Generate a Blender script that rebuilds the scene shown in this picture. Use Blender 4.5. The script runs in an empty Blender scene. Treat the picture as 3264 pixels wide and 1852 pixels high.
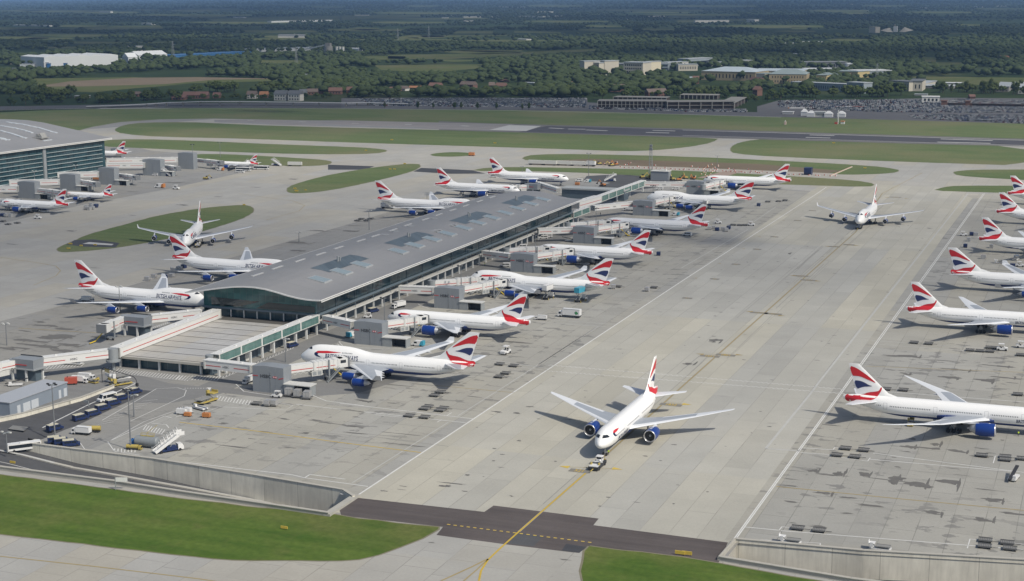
import bpy, bmesh, math, random
import numpy as np
from math import radians as R, sin, cos, pi, tan, atan2, hypot
from mathutils import Vector, Matrix
from mathutils.geometry import tessellate_polygon, delaunay_2d_cdt
random.seed(7); rng = np.random.default_rng(7)
C = bpy.data.collections.new('airfield'); bpy.context.scene.collection.children.link(C)
S = bpy.context.scene
# ------------------------------------------------------------------ camera
PITCH, ROLL, YAW, H = 0.188913463, -0.00347877697, -0.367781758, 135.655768
FOC = 4950.0
fw = Vector((sin(YAW)*cos(PITCH), cos(YAW)*cos(PITCH), -sin(PITCH)))
rt0 = Vector((cos(YAW), -sin(YAW), 0)); up0 = rt0.cross(fw)
rt = rt0*cos(ROLL)+up0*sin(ROLL); up = -rt0*sin(ROLL)+up0*cos(ROLL)
cd = bpy.data.cameras.new('camera'); cam = bpy.data.objects.new('camera', cd); C.objects.link(cam)
cd.sensor_width = 36; cd.lens = FOC/3264*36; cd.clip_start = 5; cd.clip_end = 120000
M4 = Matrix((rt, up, -fw)).transposed().to_4x4(); M4.translation = Vector((0, 0, H)); cam.matrix_world = M4
S.camera = cam
# ------------------------------------------------------------------ world, sun, exposure
SUN_EL, SUN_AZ = R(47), R(110)          # azimuth clockwise from north (+Y)
w = bpy.data.worlds.new('World'); S.world = w; w.use_nodes = True
nt = w.node_tree; nt.nodes.clear()
sky = nt.nodes.new('ShaderNodeTexSky'); sky.sky_type = 'NISHITA'; sky.sun_disc = False
sky.sun_elevation = SUN_EL; sky.sun_rotation = SUN_AZ; sky.dust_density = 2.0
bg = nt.nodes.new('ShaderNodeBackground'); bg.inputs[1].default_value = 0.092
wo = nt.nodes.new('ShaderNodeOutputWorld'); nt.links.new(sky.outputs[0], bg.inputs[0]); nt.links.new(bg.outputs[0], wo.inputs[0])
sl = bpy.data.lights.new('sun', 'SUN'); sl.energy = 3.3; sl.angle = R(1.6); sl.color = (1.0, 0.94, 0.83)
so = bpy.data.objects.new('sun', sl); C.objects.link(so)
sd = Vector((sin(SUN_AZ)*cos(SUN_EL), cos(SUN_AZ)*cos(SUN_EL), sin(SUN_EL)))
so.rotation_euler = sd.to_track_quat('Z', 'Y').to_euler()
S.view_settings.view_transform = 'Standard'; S.view_settings.look = 'None'; S.view_settings.exposure = 0.12
S.render.engine = 'CYCLES'
S.cycles.volume_bounces = 0; S.cycles.max_bounces = 6; S.cycles.diffuse_bounces = 2; S.cycles.transparent_max_bounces = 10
# ------------------------------------------------------------------ turning a point of the photograph into a place on the ground
s23 = .23383
CR = {'a':(0,900,s23),'b':(560,900,s23),'c':(1080,820,s23),'d':(1440,600,s23),'e':(1700,480,s23),'f':(0,360,s23),'g':(400,400,s23),
      'h':(0,1160,s23),'i':(1150,480,s23),'j':(2664,500,s23),'k':(1750,180,.29228),'l':(2400,180,.33671),'m':(560,1180,s23),
      'n':(1900,1100,.30211),'o':(900,1030,.28839),'p':(2640,1120,.24723),'D':(0,0,1.272)}
for i_ in range(9): CR[i_] = ((0,1088,2176)[i_ % 3], (0,617,1235)[i_//3], .42401)
def ray(c, x, y):
    o = CR[c]; qx, qy = o[0]+x*o[2], o[1]+y*o[2]
    return fw*FOC + rt*(qx-1632) - up*(qy-926)
def P(c, x, y, z=0.0):
    d = ray(c, x, y); t = (z-H)/d.z; return Vector((d.x*t, d.y*t, z))
def onY(c, x, y, Y):
    d = ray(c, x, y); t = Y/d.y; return Vector((d.x*t, Y, H+d.z*t))
def onX(c, x, y, X):
    d = ray(c, x, y); t = X/d.x; return Vector((X, d.y*t, H+d.z*t))
def pxm(p):                      # photo pixels per metre at a point
    return FOC/(Vector(p)-Vector((0,0,H))).dot(fw)
# ------------------------------------------------------------------ materials
MATS = {}
class NT:
    def __init__(s, name):
        s.m = bpy.data.materials.new(name); s.m.use_nodes = True; s.t = s.m.node_tree; s.t.nodes.clear()
        s.out = s.t.nodes.new('ShaderNodeOutputMaterial'); s.b = s.t.nodes.new('ShaderNodeBsdfPrincipled'); s.t.links.new(s.b.outputs[0], s.out.inputs[0])
    def n(s, typ, **kw):
        nd = s.t.nodes.new('ShaderNode'+typ)
        for k, v in kw.items(): setattr(nd, k, v)
        return nd
    def l(s, a, b): s.t.links.new(a, b)
    def put(s, sock, v):
        if isinstance(v, (int, float)): sock.default_value = v
        elif isinstance(v, tuple): sock.default_value = v if len(v) == 4 or len(sock.default_value) == 3 else (*v, 1)
        else: s.l(v, sock)
    def math(s, op, a, b=0.0, c=0.0):
        nd = s.n('Math', operation=op); s.put(nd.inputs[0], a); s.put(nd.inputs[1], b); s.put(nd.inputs[2], c); return nd.outputs[0]
    def mix(s, f, a, b, typ='MIX'):
        nd = s.n('MixRGB', blend_type=typ); s.put(nd.inputs[0], f); s.put(nd.inputs[1], a); s.put(nd.inputs[2], b); return nd.outputs[0]
    def pos(s): return s.n('NewGeometry').outputs['Position']
    def obj(s): return s.n('TexCoord').outputs['Object']
    def sep(s, v):
        nd = s.n('SeparateXYZ'); s.l(v, nd.inputs[0]); return nd.outputs
    def vec(s, x, y, z=0.0):
        nd = s.n('CombineXYZ'); s.put(nd.inputs[0], x); s.put(nd.inputs[1], y); s.put(nd.inputs[2], z); return nd.outputs[0]
    def noise(s, v, scale, detail=3.0, rough=.55, col=False):
        nd = s.n('TexNoise'); s.l(v, nd.inputs['Vector']); nd.inputs['Scale'].default_value = scale; nd.inputs['Detail'].default_value = detail
        nd.inputs['Roughness'].default_value = rough; return nd.outputs[1 if col else 0]
    def white(s, v):
        nd = s.n('TexWhiteNoise', noise_dimensions='2D'); s.l(v, nd.inputs['Vector']); return nd.outputs[0]
    def ramp(s, f, stops):
        nd = s.n('ValToRGB'); s.l(f, nd.inputs[0]); cr = nd.color_ramp
        while len(cr.elements) < len(stops): cr.elements.new(.5)
        for e, (p, c) in zip(cr.elements, stops): e.position = p; e.color = c if isinstance(c, tuple) and len(c) == 4 else ((*c, 1) if isinstance(c, tuple) else (c, c, c, 1))
        return nd.outputs[0]
    def mr(s, v, a, b, c=0.0, d=1.0):
        nd = s.n('MapRange'); s.put(nd.inputs[0], v); nd.inputs[1].default_value = a; nd.inputs[2].default_value = b; nd.inputs[3].default_value = c; nd.inputs[4].default_value = d; return nd.outputs[0]
    def done(s, col, rough=.8, metal=0.0, spec=.4):
        s.put(s.b.inputs['Base Color'], col); s.put(s.b.inputs['Roughness'], rough); s.put(s.b.inputs['Metallic'], metal)
        s.b.inputs['Specular IOR Level'].default_value = spec; return s.m
def mat(name, col, rough=.6, metal=0.0, var=.10, scale=1.5, spec=.4):
    if name in MATS: return MATS[name]
    t = NT(name); f = t.noise(t.obj(), scale, 4.0, .6)
    c = t.mix(f, tuple(max(0, v*(1-var)) for v in col), tuple(min(1, v*(1+var)) for v in col))
    MATS[name] = t.done(c, rough, metal, spec); return MATS[name]
# ------------------------------------------------------------------ mesh building
class MB:
    def __init__(s): s.v = []; s.f = []; s.mi = []; s.sm = []
    def add(s, vs, fs, mi=0, smooth=False):
        o = len(s.v); s.v += [tuple(v) for v in vs]
        for f in fs: s.f.append([i+o for i in f]); s.mi.append(mi); s.sm.append(smooth)
        return s
    def box(s, c, d, rz=0.0, mi=0, taper=1.0):
        x, y, z = d[0]/2, d[1]/2, d[2]/2; cr, sr = cos(rz), sin(rz); vs = []
        for k in (-1, 1):
            q = 1 if k < 0 else taper
            for a, b in ((-1,-1),(1,-1),(1,1),(-1,1)):
                px, py = a*x*q, b*y*q; vs.append((c[0]+px*cr-py*sr, c[1]+px*sr+py*cr, c[2]+k*z))
        return s.add(vs, [(0,3,2,1),(4,5,6,7),(0,1,5,4),(1,2,6,5),(2,3,7,6),(3,0,4,7)], mi)
    def b2(s, x0, x1, y0, y1, z0, z1, mi=0): return s.box(((x0+x1)/2,(y0+y1)/2,(z0+z1)/2), (x1-x0,y1-y0,z1-z0), 0, mi)
    def beam(s, p0, p1, wd, ht, mi=0):       # box along a segment, section wd (sideways) x ht (upright)
        p0, p1 = Vector(p0), Vector(p1); d = (p1-p0); L = d.length; d.normalize()
        sd_ = Vector((0,0,1)).cross(d)
        if sd_.length < 1e-4: sd_ = Vector((1,0,0))
        sd_.normalize(); u = d.cross(sd_); vs = []
        for q in (p0, p1):
            for a, b in ((-1,-1),(1,-1),(1,1),(-1,1)): vs.append(q+sd_*(a*wd/2)+u*(b*ht/2))
        return s.add(vs, [(0,1,2,3),(7,6,5,4),(0,4,5,1),(1,5,6,2),(2,6,7,3),(3,7,4,0)], mi)
    def cyl(s, p0, p1, r0, r1=None, n=10, mi=0, caps=True, smooth=True):
        r1 = r0 if r1 is None else r1; p0, p1 = Vector(p0), Vector(p1); d = (p1-p0).normalized()
        a = d.orthogonal().normalized(); b = d.cross(a); vs = []
        for q, r in ((p0, r0), (p1, r1)):
            for i in range(n): t = 2*pi*i/n; vs.append(q+a*(r*cos(t))+b*(r*sin(t)))
        s.add(vs, [(i, (i+1) % n, n+(i+1) % n, n+i) for i in range(n)], mi, smooth)
        if caps: s.add(vs, [tuple(range(n-1,-1,-1)), tuple(range(n, 2*n))], mi)
        return s
    def prism(s, pts, z0, z1, mi=0, top=None):
        n = len(pts); vs = [(p[0], p[1], z0) for p in pts]+[(p[0], p[1], z1) for p in pts]
        tri = tessellate_polygon([[Vector((p[0], p[1], 0)) for p in pts]])
        s.add(vs, [(i, (i+1) % n, n+(i+1) % n, n+i) for i in range(n)], mi)
        s.add(vs, [tuple(n+i for i in t) for t in tri], mi if top is None else top); return s
    def loft(s, rings, mi=0, smooth=True, caps=True, closed=True):
        n = len(rings[0]); vs = [v for r in rings for v in r]; fs = []
        for k in range(len(rings)-1):
            for i in range(n if closed else n-1):
                j = (i+1) % n; fs.append((k*n+i, k*n+j, (k+1)*n+j, (k+1)*n+i))
        s.add(vs, fs, mi, smooth)
        if caps: s.add(vs, [tuple(range(n-1,-1,-1)), tuple(range((len(rings)-1)*n, len(rings)*n))], mi)
        return s
    def sphere(s, c, r, n=8, m=6, mi=0, sq=(1,1,1)):
        rings = []
        for k in range(1, m): 
            t = pi*k/m; rings.append([(c[0]+r*sq[0]*sin(t)*cos(2*pi*i/n), c[1]+r*sq[1]*sin(t)*sin(2*pi*i/n), c[2]-r*sq[2]*cos(t)) for i in range(n)])
        return s.loft(rings, mi)
    def mesh(s, name, mats):
        me = bpy.data.meshes.new(name); me.from_pydata(s.v, [], s.f)
        for m in (mats if isinstance(mats, (list, tuple)) else [mats]): me.materials.append(m)
        me.polygons.foreach_set('material_index', s.mi); me.polygons.foreach_set('use_smooth', s.sm)
        bm = bmesh.new(); bm.from_mesh(me); bmesh.ops.recalc_face_normals(bm, faces=bm.faces[:]); bm.to_mesh(me); bm.free()
        me.update(); return me
    def build(s, name, mats, parent=None):
        o = bpy.data.objects.new(name, s.mesh(name, mats)); C.objects.link(o)
        if parent is not None: o.parent = parent
        return o
def tag(o, label=None, cat=None, group=None, kind=None):
    for k, v in (('label',label),('category',cat),('group',group),('kind',kind)):
        if v: o[k] = v
    return o
def empty(name, loc=(0,0,0), rz=0.0, label=None, cat=None, group=None):
    o = bpy.data.objects.new(name, None); C.objects.link(o); o.location = loc; o.rotation_euler = (0,0,rz); o.empty_display_size = 1
    return tag(o, label, cat, group)
KIDS = {}
def copy_tree(o, parent=None):
    c = o.copy(); C.objects.link(c); c.parent = parent
    for ch in KIDS.get(o.name) or o.children: copy_tree(ch, c)
    return c
def structure(name, mb, m, lab=None):
    o = mb.build(name, m); o['kind'] = 'structure'; 
    if lab: o['label'] = lab
    return o
def sheet(mb, pts, z, mi=0, holes=()):
    polys = [[Vector((p[0], p[1], 0)) for p in pts]]+[[Vector((p[0], p[1], 0)) for p in h] for h in holes]
    vs = [(v.x, v.y, z) for q in polys for v in q]
    fs = []
    for t in tessellate_polygon(polys):
        a, b, c = (Vector(vs[i]) for i in t); fs.append(t if (b-a).cross(c-a).z > 0 else t[::-1])
    return mb.add(vs, fs, mi)
def smooth_poly(pts, k=2):
    for _ in range(k):
        q = []
        for i in range(len(pts)):
            a, b = Vector(pts[i]), Vector(pts[(i+1) % len(pts)]); q += [a*.75+b*.25, a*.25+b*.75]
        pts = q
    return pts
def line(mb, pts, wd, z, mi=0):             # painted line along points
    pts = [Vector((p[0], p[1], 0)) for p in pts]; n = len(pts); L = []; Rr = []
    for i in range(n):
        d = (pts[min(i+1, n-1)]-pts[max(i-1, 0)]).normalized(); nrm = Vector((-d.y, d.x, 0))*wd/2
        L.append(pts[i]+nrm); Rr.append(pts[i]-nrm)
    vs = [(v.x, v.y, z) for v in L+Rr]
    return mb.add(vs, [(n+i, n+i+1, i+1, i) for i in range(n-1)], mi)
# ------------------------------------------------------------------ ground materials
def m_concrete(name, base, sx, sy, tone=.10, stain=.5, warm=(1.0,.965,.90), dark=.45, stain_cut=(.60,.68), cool=None):
    t = NT(name); p = t.pos(); x, y, z = t.sep(p)
    ix = t.math('FLOOR', t.math('DIVIDE', x, sx)); 
    jit = t.math('MULTIPLY', t.white(t.vec(ix, 3.3)), sy)
    iy = t.math('FLOOR', t.math('DIVIDE', t.math('ADD', y, jit), sy))
    r1 = t.white(t.vec(ix, iy)); r2 = t.white(t.vec(t.math('FLOOR', t.math('DIVIDE', x, sx*2)), t.math('FLOOR', t.math('DIVIDE', y, sy*5)), 0))
    big = t.noise(p, .006, 3.0); med = t.noise(p, .05, 5.0, .65); fine = t.noise(p, 1.3, 3.0)
    v = t.math('ADD', t.mr(r1, 0, 1, 1-tone, 1+tone), t.mr(r2, 0, 1, -tone, tone))
    v = t.math('MULTIPLY', v, t.mr(med, .3, .7, .93, 1.07)); v = t.math('MULTIPLY', v, t.mr(fine, .3, .7, .96, 1.04))
    v = t.math('MULTIPLY', v, t.mr(big, .35, .65, .93, 1.07))
    # joints between bays
    fx = t.math('ABSOLUTE', t.math('SUBTRACT', t.math('FRACT', t.math('DIVIDE', x, sx)), .5))
    fy = t.math('ABSOLUTE', t.math('SUBTRACT', t.math('FRACT', t.math('DIVIDE', t.math('ADD', y, jit), sy)), .5))
    jx = t.math('GREATER_THAN', fx, .5-.10/sx); jy = t.math('GREATER_THAN', fy, .5-.10/sy)
    j = t.math('MULTIPLY', t.math('MAXIMUM', jx, jy), t.mr(med, .35, .6, 0, .35))
    v = t.math('MULTIPLY', v, t.math('SUBTRACT', 1.0, j))
    # damp and oil stains that creep along the joints
    near = t.math('MAXIMUM', t.mr(fx, .30, .5, 0, 1), t.mr(fy, .25, .5, 0, 1))
    sv = t.n('Mapping'); t.l(p, sv.inputs[0]); sv.inputs['Scale'].default_value = (.07, .13, .1)
    sn = t.noise(sv.outputs[0], 1.6, 5.0, .62); gate = t.noise(p, .012, 2.0)
    st = t.math('MULTIPLY', t.mr(t.math('ADD', sn, t.math('MULTIPLY', near, .07)), stain_cut[0], stain_cut[0]+.03, 0, 1), t.mr(gate, .42, .55, .15, 1))
    st = t.math('MULTIPLY', st, stain)
    c = t.mix(t.mr(t.math('ADD', t.math('MULTIPLY', r2, .5), t.math('MULTIPLY', big, .5)), .3, .7, 0, 1), tuple(base*a for a in (cool or (1.0, 1.0, .985))), tuple(base*a for a in warm))
    c = t.mix(1.0, c, t.vec(v, v, v), 'MULTIPLY')
    c = t.mix(st, c, (base*dark, base*dark*.98, base*dark*.95))
    MATS[name] = t.done(c, .85, 0, .25); return MATS[name]
m_lane = m_concrete('taxilane_concrete', .40, 7.6, 42, .065, .30, warm=(1.0,.955,.80), cool=(1.0,.985,.90), stain_cut=(.69,.7))
m_stand = m_concrete('stand_concrete', .33, 8.0, 15, .05, .62, warm=(1.0,.965,.84), cool=(1.0,.99,.92), stain_cut=(.60,.66))
m_westc = m_concrete('west_apron_concrete', .265, 11, 9, .03, .34, warm=(1.0,.97,.88), cool=(1.0,1.0,.97), stain_cut=(.60,.66))  # grey concrete, base also lowered in place of cloud shade
m_taxic = m_concrete('taxiway_concrete', .365, 9, 11, .03, .25, warm=(1.0,.95,.82), cool=(1.0,.985,.92), stain_cut=(.70,.7))
m_anx = m_concrete('annex_roof_concrete', .40, 6, 6, .02, .15, warm=(1.0,.95,.84))
def m_grass(name, a, b, c2, sc=.02):
    t = NT(name); p = t.pos(); mp = t.n('Mapping'); t.l(p, mp.inputs[0]); mp.inputs['Scale'].default_value = (.35, 1.6, 1); mp.inputs['Rotation'].default_value = (0,0,R(4))
    n1 = t.noise(mp.outputs[0], sc*2.2, 6.0, .62); n2 = t.noise(p, sc*.6, 4.0, .6); n3 = t.noise(p, .5, 5.0, .7); n4 = t.noise(p, .11, 5.0, .7); x_, y_, z_ = t.sep(p); st = t.math('FRACT', t.math('DIVIDE', t.math('ADD', y_, t.math('MULTIPLY', x_, .02)), 9.0)); st = t.mr(st, .44, .56, 0, .16)
    col = t.mix(t.mr(n1, .35, .65), a, b); col = t.mix(st, col, tuple(v*1.35 for v in b)); col = t.mix(t.mr(n4, .55, .75, 0, .45), col, (.15,.14,.06)); col = t.mix(t.mr(n2, .45, .66), col, c2)
    col = t.mix(t.mr(n3, .3, .7, 0, .5), col, tuple(v*.55 for v in a)); MATS[name] = t.done(col, .95, 0, .1); return MATS[name]
m_gr_near = m_grass('mown_grass_fresh', (.056,.112,.018), (.120,.170,.036), (.165,.170,.058), .03)
m_gr_far = m_grass('mown_grass_airfield', (.105,.150,.060), (.150,.185,.082), (.200,.198,.105), .012)
def m_asphalt(name, c, tone=.14):
    t = NT(name); p = t.pos(); n1 = t.noise(p, .05, 6, .65); n2 = t.noise(p, 1.0, 4, .7); 
    mp = t.n('Mapping'); t.l(p, mp.inputs[0]); mp.inputs['Scale'].default_value = (.02, .4, 1)
    n3 = t.noise(mp.outputs[0], 1, 4, .6)
    f = t.math('ADD', t.math('MULTIPLY', n1, .5), t.math('MULTIPLY', n3, .5))
    col = t.mix(t.mr(f, .35, .65), tuple(v*(1-tone) for v in c), tuple(v*(1+tone*1.5) for v in c)); col = t.mix(t.mr(n2, .3, .7, 0, .25), col, tuple(v*.6 for v in c))
    MATS[name] = t.done(col, .85, 0, .3); return MATS[name]
m_asph = m_asphalt('asphalt_grey', (.085,.086,.090)); m_asph_dk = m_asphalt('asphalt_dark', (.058,.060,.066))
m_asph_br = m_asphalt('asphalt_brown', (.098,.084,.080), .20); m_runway = m_asphalt('runway_asphalt', (.075,.075,.085)); m_shoulder = m_asphalt('runway_shoulder', (.15,.145,.14))
m_roadgrey = m_asphalt('service_road', (.20,.20,.195), .08)
m_pink = m_concrete('pale_runway_concrete', .26, 30, 14, .04, .1, warm=(1.0,.93,.88))
m_white = mat('white_road_paint', (.62,.62,.60), .7, 0, .18, .6); m_white_faint = mat('worn_white_paint', (.44,.44,.42), .8, 0, .15, .4)
m_yel = mat('yellow_road_paint', (.52,.36,.045), .7, 0, .2, .6); m_yel_faint = mat('worn_yellow_paint', (.33,.26,.12), .8, 0, .2, .4)
m_blackp = mat('black_road_paint', (.035,.035,.035), .7); m_ypanel = mat('bright_yellow_paint', (.58,.42,.07), .6)
# land beyond the airfield
t = NT('farmland'); p = t.pos(); n1 = t.noise(p, .0016, 5, .6); n2 = t.noise(p, .02, 4, .6); n3 = t.noise(p, .0045, 2)
c_ = t.mix(t.mr(n1, .40, .60), (.020,.038,.014), (.034,.052,.018)); c_ = t.mix(t.mr(n3, .60, .72), c_, (.060,.068,.030)); c_ = t.mix(t.mr(n2, .4, .65, 0, .5), c_, (.016,.028,.010))
m_farm = MATS['farmland'] = t.done(c_, .95, 0, .1)
m_field = m_grass('pasture', (.072,.098,.032), (.105,.118,.045), (.13,.125,.060), .01); m_brownf = mat('bare_brown_earth', (.15,.115,.075), .95, 0, .3, .02)
# ------------------------------------------------------------------ ground sheets
TR_W = [(-304,374.4),(-284,374.2),(-258,374.0),(-222,370.6),(-192,367.4),(-187,365.2),(-187,349.2),(-207,350.0),(-232,351.0),(-256,352.5),(-295,352.2),(-330,352.2),(-420,352),(-420,385),(-334,385),(-334,392),(-304,392)]
TR_E = [(-80.5,366.4),(-50,369.3),(-12,376.6),(60,386),(60,351),(-50,350.2),(-81,353.6)]
AIR = [(-1150,180),(420,180),(420,1560),(-60,1585),(-1150,1625)]
g = MB()
sheet(g, [(-26000,-2500),(26000,-2500),(30000,60000),(-42000,60000)], -.12, 0, [AIR]); structure('ground', g, [m_farm])
g = MB(); sheet(g, AIR, 0.0, 0, [TR_W, TR_E]); structure('apron', g, [m_westc])
def D_(pts, c='D'): return [P(c, *q) for q in pts]
def reg(name, pts, m, z=.02, c='D', sm=0, world=False):
    q = [Vector((a[0], a[1], 0)) for a in pts] if world else D_(pts, c)
    if sm: q = smooth_poly(q, sm)
    if name.startswith('grass'):        # ragged turf edge with a worn strip
        r_ = []
        for i in range(len(q)):
            a, b = Vector(q[i]), Vector(q[(i+1) % len(q)]); n_ = max(1, min(60, int((b-a).length/5))); nn = Vector((-(b-a).y, (b-a).x, 0)).normalized() if (b-a).length > .01 else Vector((0,0,0))
            for j in range(n_): r_.append(a.lerp(b, j/n_)+nn*random.uniform(-.35,.35))
        q = r_; e = MB(); line(e, q+[q[0]], 1.1, z-.006); structure('worn_verge', e, [mat('worn_verge_earth', (.19,.175,.12), .9, 0, .3, .3)])
    g = MB(); sheet(g, q, z); return structure(name, g, [m])
# taxilane between the piers, the stands east of it, taxiways
xl, xr = -187.5, -84.3
reg('taxilane', [(xl,352),(xr,352),(xr+2,367),(xr,900),(xr+1,1075),(-110,1130),(-190,1130),(-192,1075),(xl,700)], m_lane, .02, world=True)
reg('east_stands', [(xr,367.6),(-50,370.5),(-12,377.8),(60,387.5),(330,400),(330,1075),(xr+1,1075),(xr,800)], m_stand, .021, world=True)
reg('middle_stands', [(-258,375.2),(-222,371.9),(-193,368.6),(xl,367.5),(xl,700),(-192,1075),(-281,1075),(-281,455),(-283,430),(-283,375.5)], m_stand, .019, world=True)
reg('near_taxiway', [(-420,215),(300,215),(300,349),(-50,349),(-84,352.5),(-84,351),(-187.5,351),(-188,348),(-207,348.6),(-232,349.6),(-256,351.0),(-420,351)], m_taxic, .015, world=True)
reg('far_taxiway', [(-60,575),(200,515),(430,472),(640,425),(720,395),(480,386),(380,378),(250,345),(200,326),(540,298),(1500,330),(2700,372),(2700,520),(2340,500),(1900,470),(1500,440),(1240,470),(1060,505),(880,560),(600,640),(380,700),(120,775),(-60,820)], m_taxic, .012)
g1 = [(0,655),(870,768),(1400,840),(1950,905),(2480,948)]
reg('grass_south_west', D_(g1, 6)[:0]+[P(6,*q) for q in g1]+[P(7,*q) for q in [(0,968),(400,1018),(740,1050),(730,1068),(600,1135),(450,1200),(280,1258),(130,1292),(0,1303)]]+[P(6,*q) for q in [(1900,1303),(1600,1287),(1170,1240),(500,1160),(0,1100)]]+[Vector((-420,300,0)),Vector((-420,349,0))], m_gr_near, .04, world=True)
reg('grass_south_east', [P(7,*q) for q in [(1865,1195),(2100,1222),(2566,1280)]]+[P(8,*q) for q in [(270,1325),(1000,1452)]]+[Vector((20,347,0)),Vector((20,250,0)),Vector((-112,250,0))]+[P(7,*q) for q in [(1820,1455),(1808,1380),(1812,1300),(1832,1232)]], m_gr_near, .041, world=True)
reg('grass_island', [(430,418),(470,392),(560,355),(650,312),(900,243),(1200,162),(1500,112),(1750,88),(1870,88),(1912,115),(1895,150),(1800,197),(1650,245),(1500,290),(1300,332),(1100,370),(900,405),(700,427),(520,440),(445,440)], m_gr_far, .04, 3, 1)
G = lambda pts, sm=1: reg('grass_island', pts, m_gr_far, .04, 'D', sm)
G([(719,482),(722,468),(760,455),(830,437),(920,422),(1000,412),(1048,410),(1054,417),(1040,427),(1000,439),(930,456),(870,469),(800,481),(740,485)])
G([(482,393),(487,386),(560,386),(680,392),(790,399),(828,403),(832,409),(815,414),(760,417),(640,413),(560,409),(485,401)])
G([(240,352),(340,348),(500,353),(700,362),(900,369),(960,374),(972,379),(940,385),(850,387),(700,385),(500,378),(370,372),(240,366)])
G([(283,326),(310,313),(360,307),(480,306),(540,309),(700,316),(1225,329),(1400,335),(1802,345),(1785,357),(1730,368),(1640,377),(1560,379),(1450,375),(1200,367),(900,358),(600,347),(400,343),(310,336)])
G([(1306,395),(1339,387),(1455,386),(1711,392),(1977,404),(2177,415),(2250,424),(2250,431),(2211,436),(2111,438),(1900,430),(1711,418),(1500,404),(1322,403)])
G([(1175,429),(1222,419),(1355,419),(1711,427),(1991,442),(2144,452),(2195,461),(2177,469),(1991,463),(1850,459),(1711,447),(1500,434),(1300,428)])
G([(1828,375),(1840,362),(1870,353),(1920,348),(2200,356),(2600,368),(2600,416),(2277,406),(1944,393),(1840,385)])
G([(2386,432),(2410,427),(2460,425),(2600,425),(2600,453),(2477,446),(2400,440)])
G([(2336,478),(2365,469),(2400,465),(2600,466),(2600,487),(2444,481)])
G([(1078,387),(1100,383),(1140,381),(1175,383),(1184,387),(1170,391),(1120,393),(1085,391)])
reg('grass_north', [(-40,284),(100,277),(250,273),(540,271),(855,272),(1289,276),(1500,280),(1711,287),(2177,299),(2620,312),(2620,350),(2100,336),(1711,324),(1225,311),(855,303),(540,297),(400,299),(300,306),(235,317),(200,326),(130,330),(-40,330)], m_gr_far, .039)
# runway and asphalt patches
reg('runway_shoulder', [(1100,303.5),(1225,309),(1711,322),(2100,334),(2700,352),(2700,370),(2277,360),(1711,344),(1400,335),(1100,326)], m_shoulder, .05)
reg('runway_pale_end', [(537,300),(700,302),(855,301.5),(1290,311.5),(1225,327),(855,317.5),(700,313),(537,306)], m_pink, .055)
reg('runway', [(1370,316),(1711,325),(2100,337),(2700,355.5),(2700,367),(2277,356.5),(1711,341),(1300,331)], m_runway, .06)
reg('runway_threshold', [(1225,326),(1276,313.5),(1356,316),(1318,328.5)], m_white_faint, .07)
reg('asphalt_patch', [(600,1262),(985,1280),(1085,1305),(820,1307),(540,1290)], m_asph_dk, .03, 1)
reg('asphalt_patch', [(-100,1238),(250,1250),(175,1276),(-100,1276)], m_asph_dk, .03, 1)
reg('asphalt_patch', [(560,350),(700,345),(900,372),(870,405),(640,400),(500,385)], m_asph_dk, .045, 3)
reg('asphalt_crossing', [P(7,85,826),P(7,1075,936),P(7,1145,888),P(7,1935,986),P(7,1895,1036),P(7,2566,1122),P(8,340,1166),P(8,278,1300),P(8,268,1320),P(7,2566,1278),P(7,1865,1193),P(7,1785,1245),P(7,1250,1182),P(7,715,1110),P(7,765,1048),P(7,0,965),P(7,-20,905)], m_asph_br, .03, world=True)
reg('asphalt_patch', [(1330,1090),(1520,1120),(1445,1196),(1250,1175)], m_asph, .035, 7)
reg('asphalt_patch', [(1690,1175),(1845,1200),(1790,1244),(1655,1228)], m_asph_dk, .035, 7)
reg('construction_ground', [(1330,405),(1480,398),(1700,404),(1900,411),(2110,428),(2060,437),(1900,432),(1700,424),(1480,417),(1330,412)], m_brownf, .05)
reg('construction_road', [(1420,412),(1700,419),(2100,435),(2090,440),(1700,427),(1420,416)], mat('pale_gravel', (.36,.33,.29), .9), .06)
reg('construction_road', [(1745,446),(1820,428),(1870,428),(1800,447)], mat('pinkish_gravel', (.30,.23,.19), .9), .062)
reg('dark_yard', [(1462,452),(1470,441),(1560,436),(1640,441),(1700,452),(1640,470),(1600,476),(1480,474),(1530,458)], m_asph, .03)
reg('service_road', [(170,960),(300,925),(420,960),(560,975),(760,965),(1110,880),(1180,900),(900,985),(690,1000),(560,985),(430,1010),(330,1010),(250,985),(160,1000),(60,1080),(20,1075)], m_roadgrey, .025)
reg('service_road', [(-281,455),(-294.5,455),(-294.5,880),(-281,880)], m_roadgrey, .026, world=True)
# ------------------------------------------------------------------ road in the cutting, walls
m_wallc = None
t = NT('streaked_wall_concrete'); p = t.pos(); x, y, z = t.sep(p)
big = t.noise(p, .15, 4); v1 = t.noise(t.vec(t.math('MULTIPLY', x, 1.0), t.math('MULTIPLY', y, 1.0), t.math('MULTIPLY', z, .12)), .9, 5, .65)
ix = t.math('FLOOR', t.math('DIVIDE', x, 11.5)); rr = t.white(t.vec(ix, 1.0)); jn = t.math('GREATER_THAN', t.math('ABSOLUTE', t.math('SUBTRACT', t.math('FRACT', t.math('DIVIDE', x, 11.5)), .5)), .492)
v = t.math('MULTIPLY', t.mr(big, .3, .7, .9, 1.1), t.mr(v1, .35, .72, 1.05, .84)); v = t.math('MULTIPLY', v, t.mr(rr, 0, 1, .9, 1.08)); v = t.math('MULTIPLY', v, t.math('SUBTRACT', 1.0, t.math('MULTIPLY', jn, .35)))
m_wallc = t.done(t.mix(1.0, (.66,.63,.54), t.vec(v, v, v), 'MULTIPLY'), .9, 0, .2)
m_wallg = mat('grey_wall_concrete', (.38,.37,.33), .9, 0, .2, .3); m_cap = mat('wall_cap_concrete', (.40,.385,.34), .85, 0, .12, .5)
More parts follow.
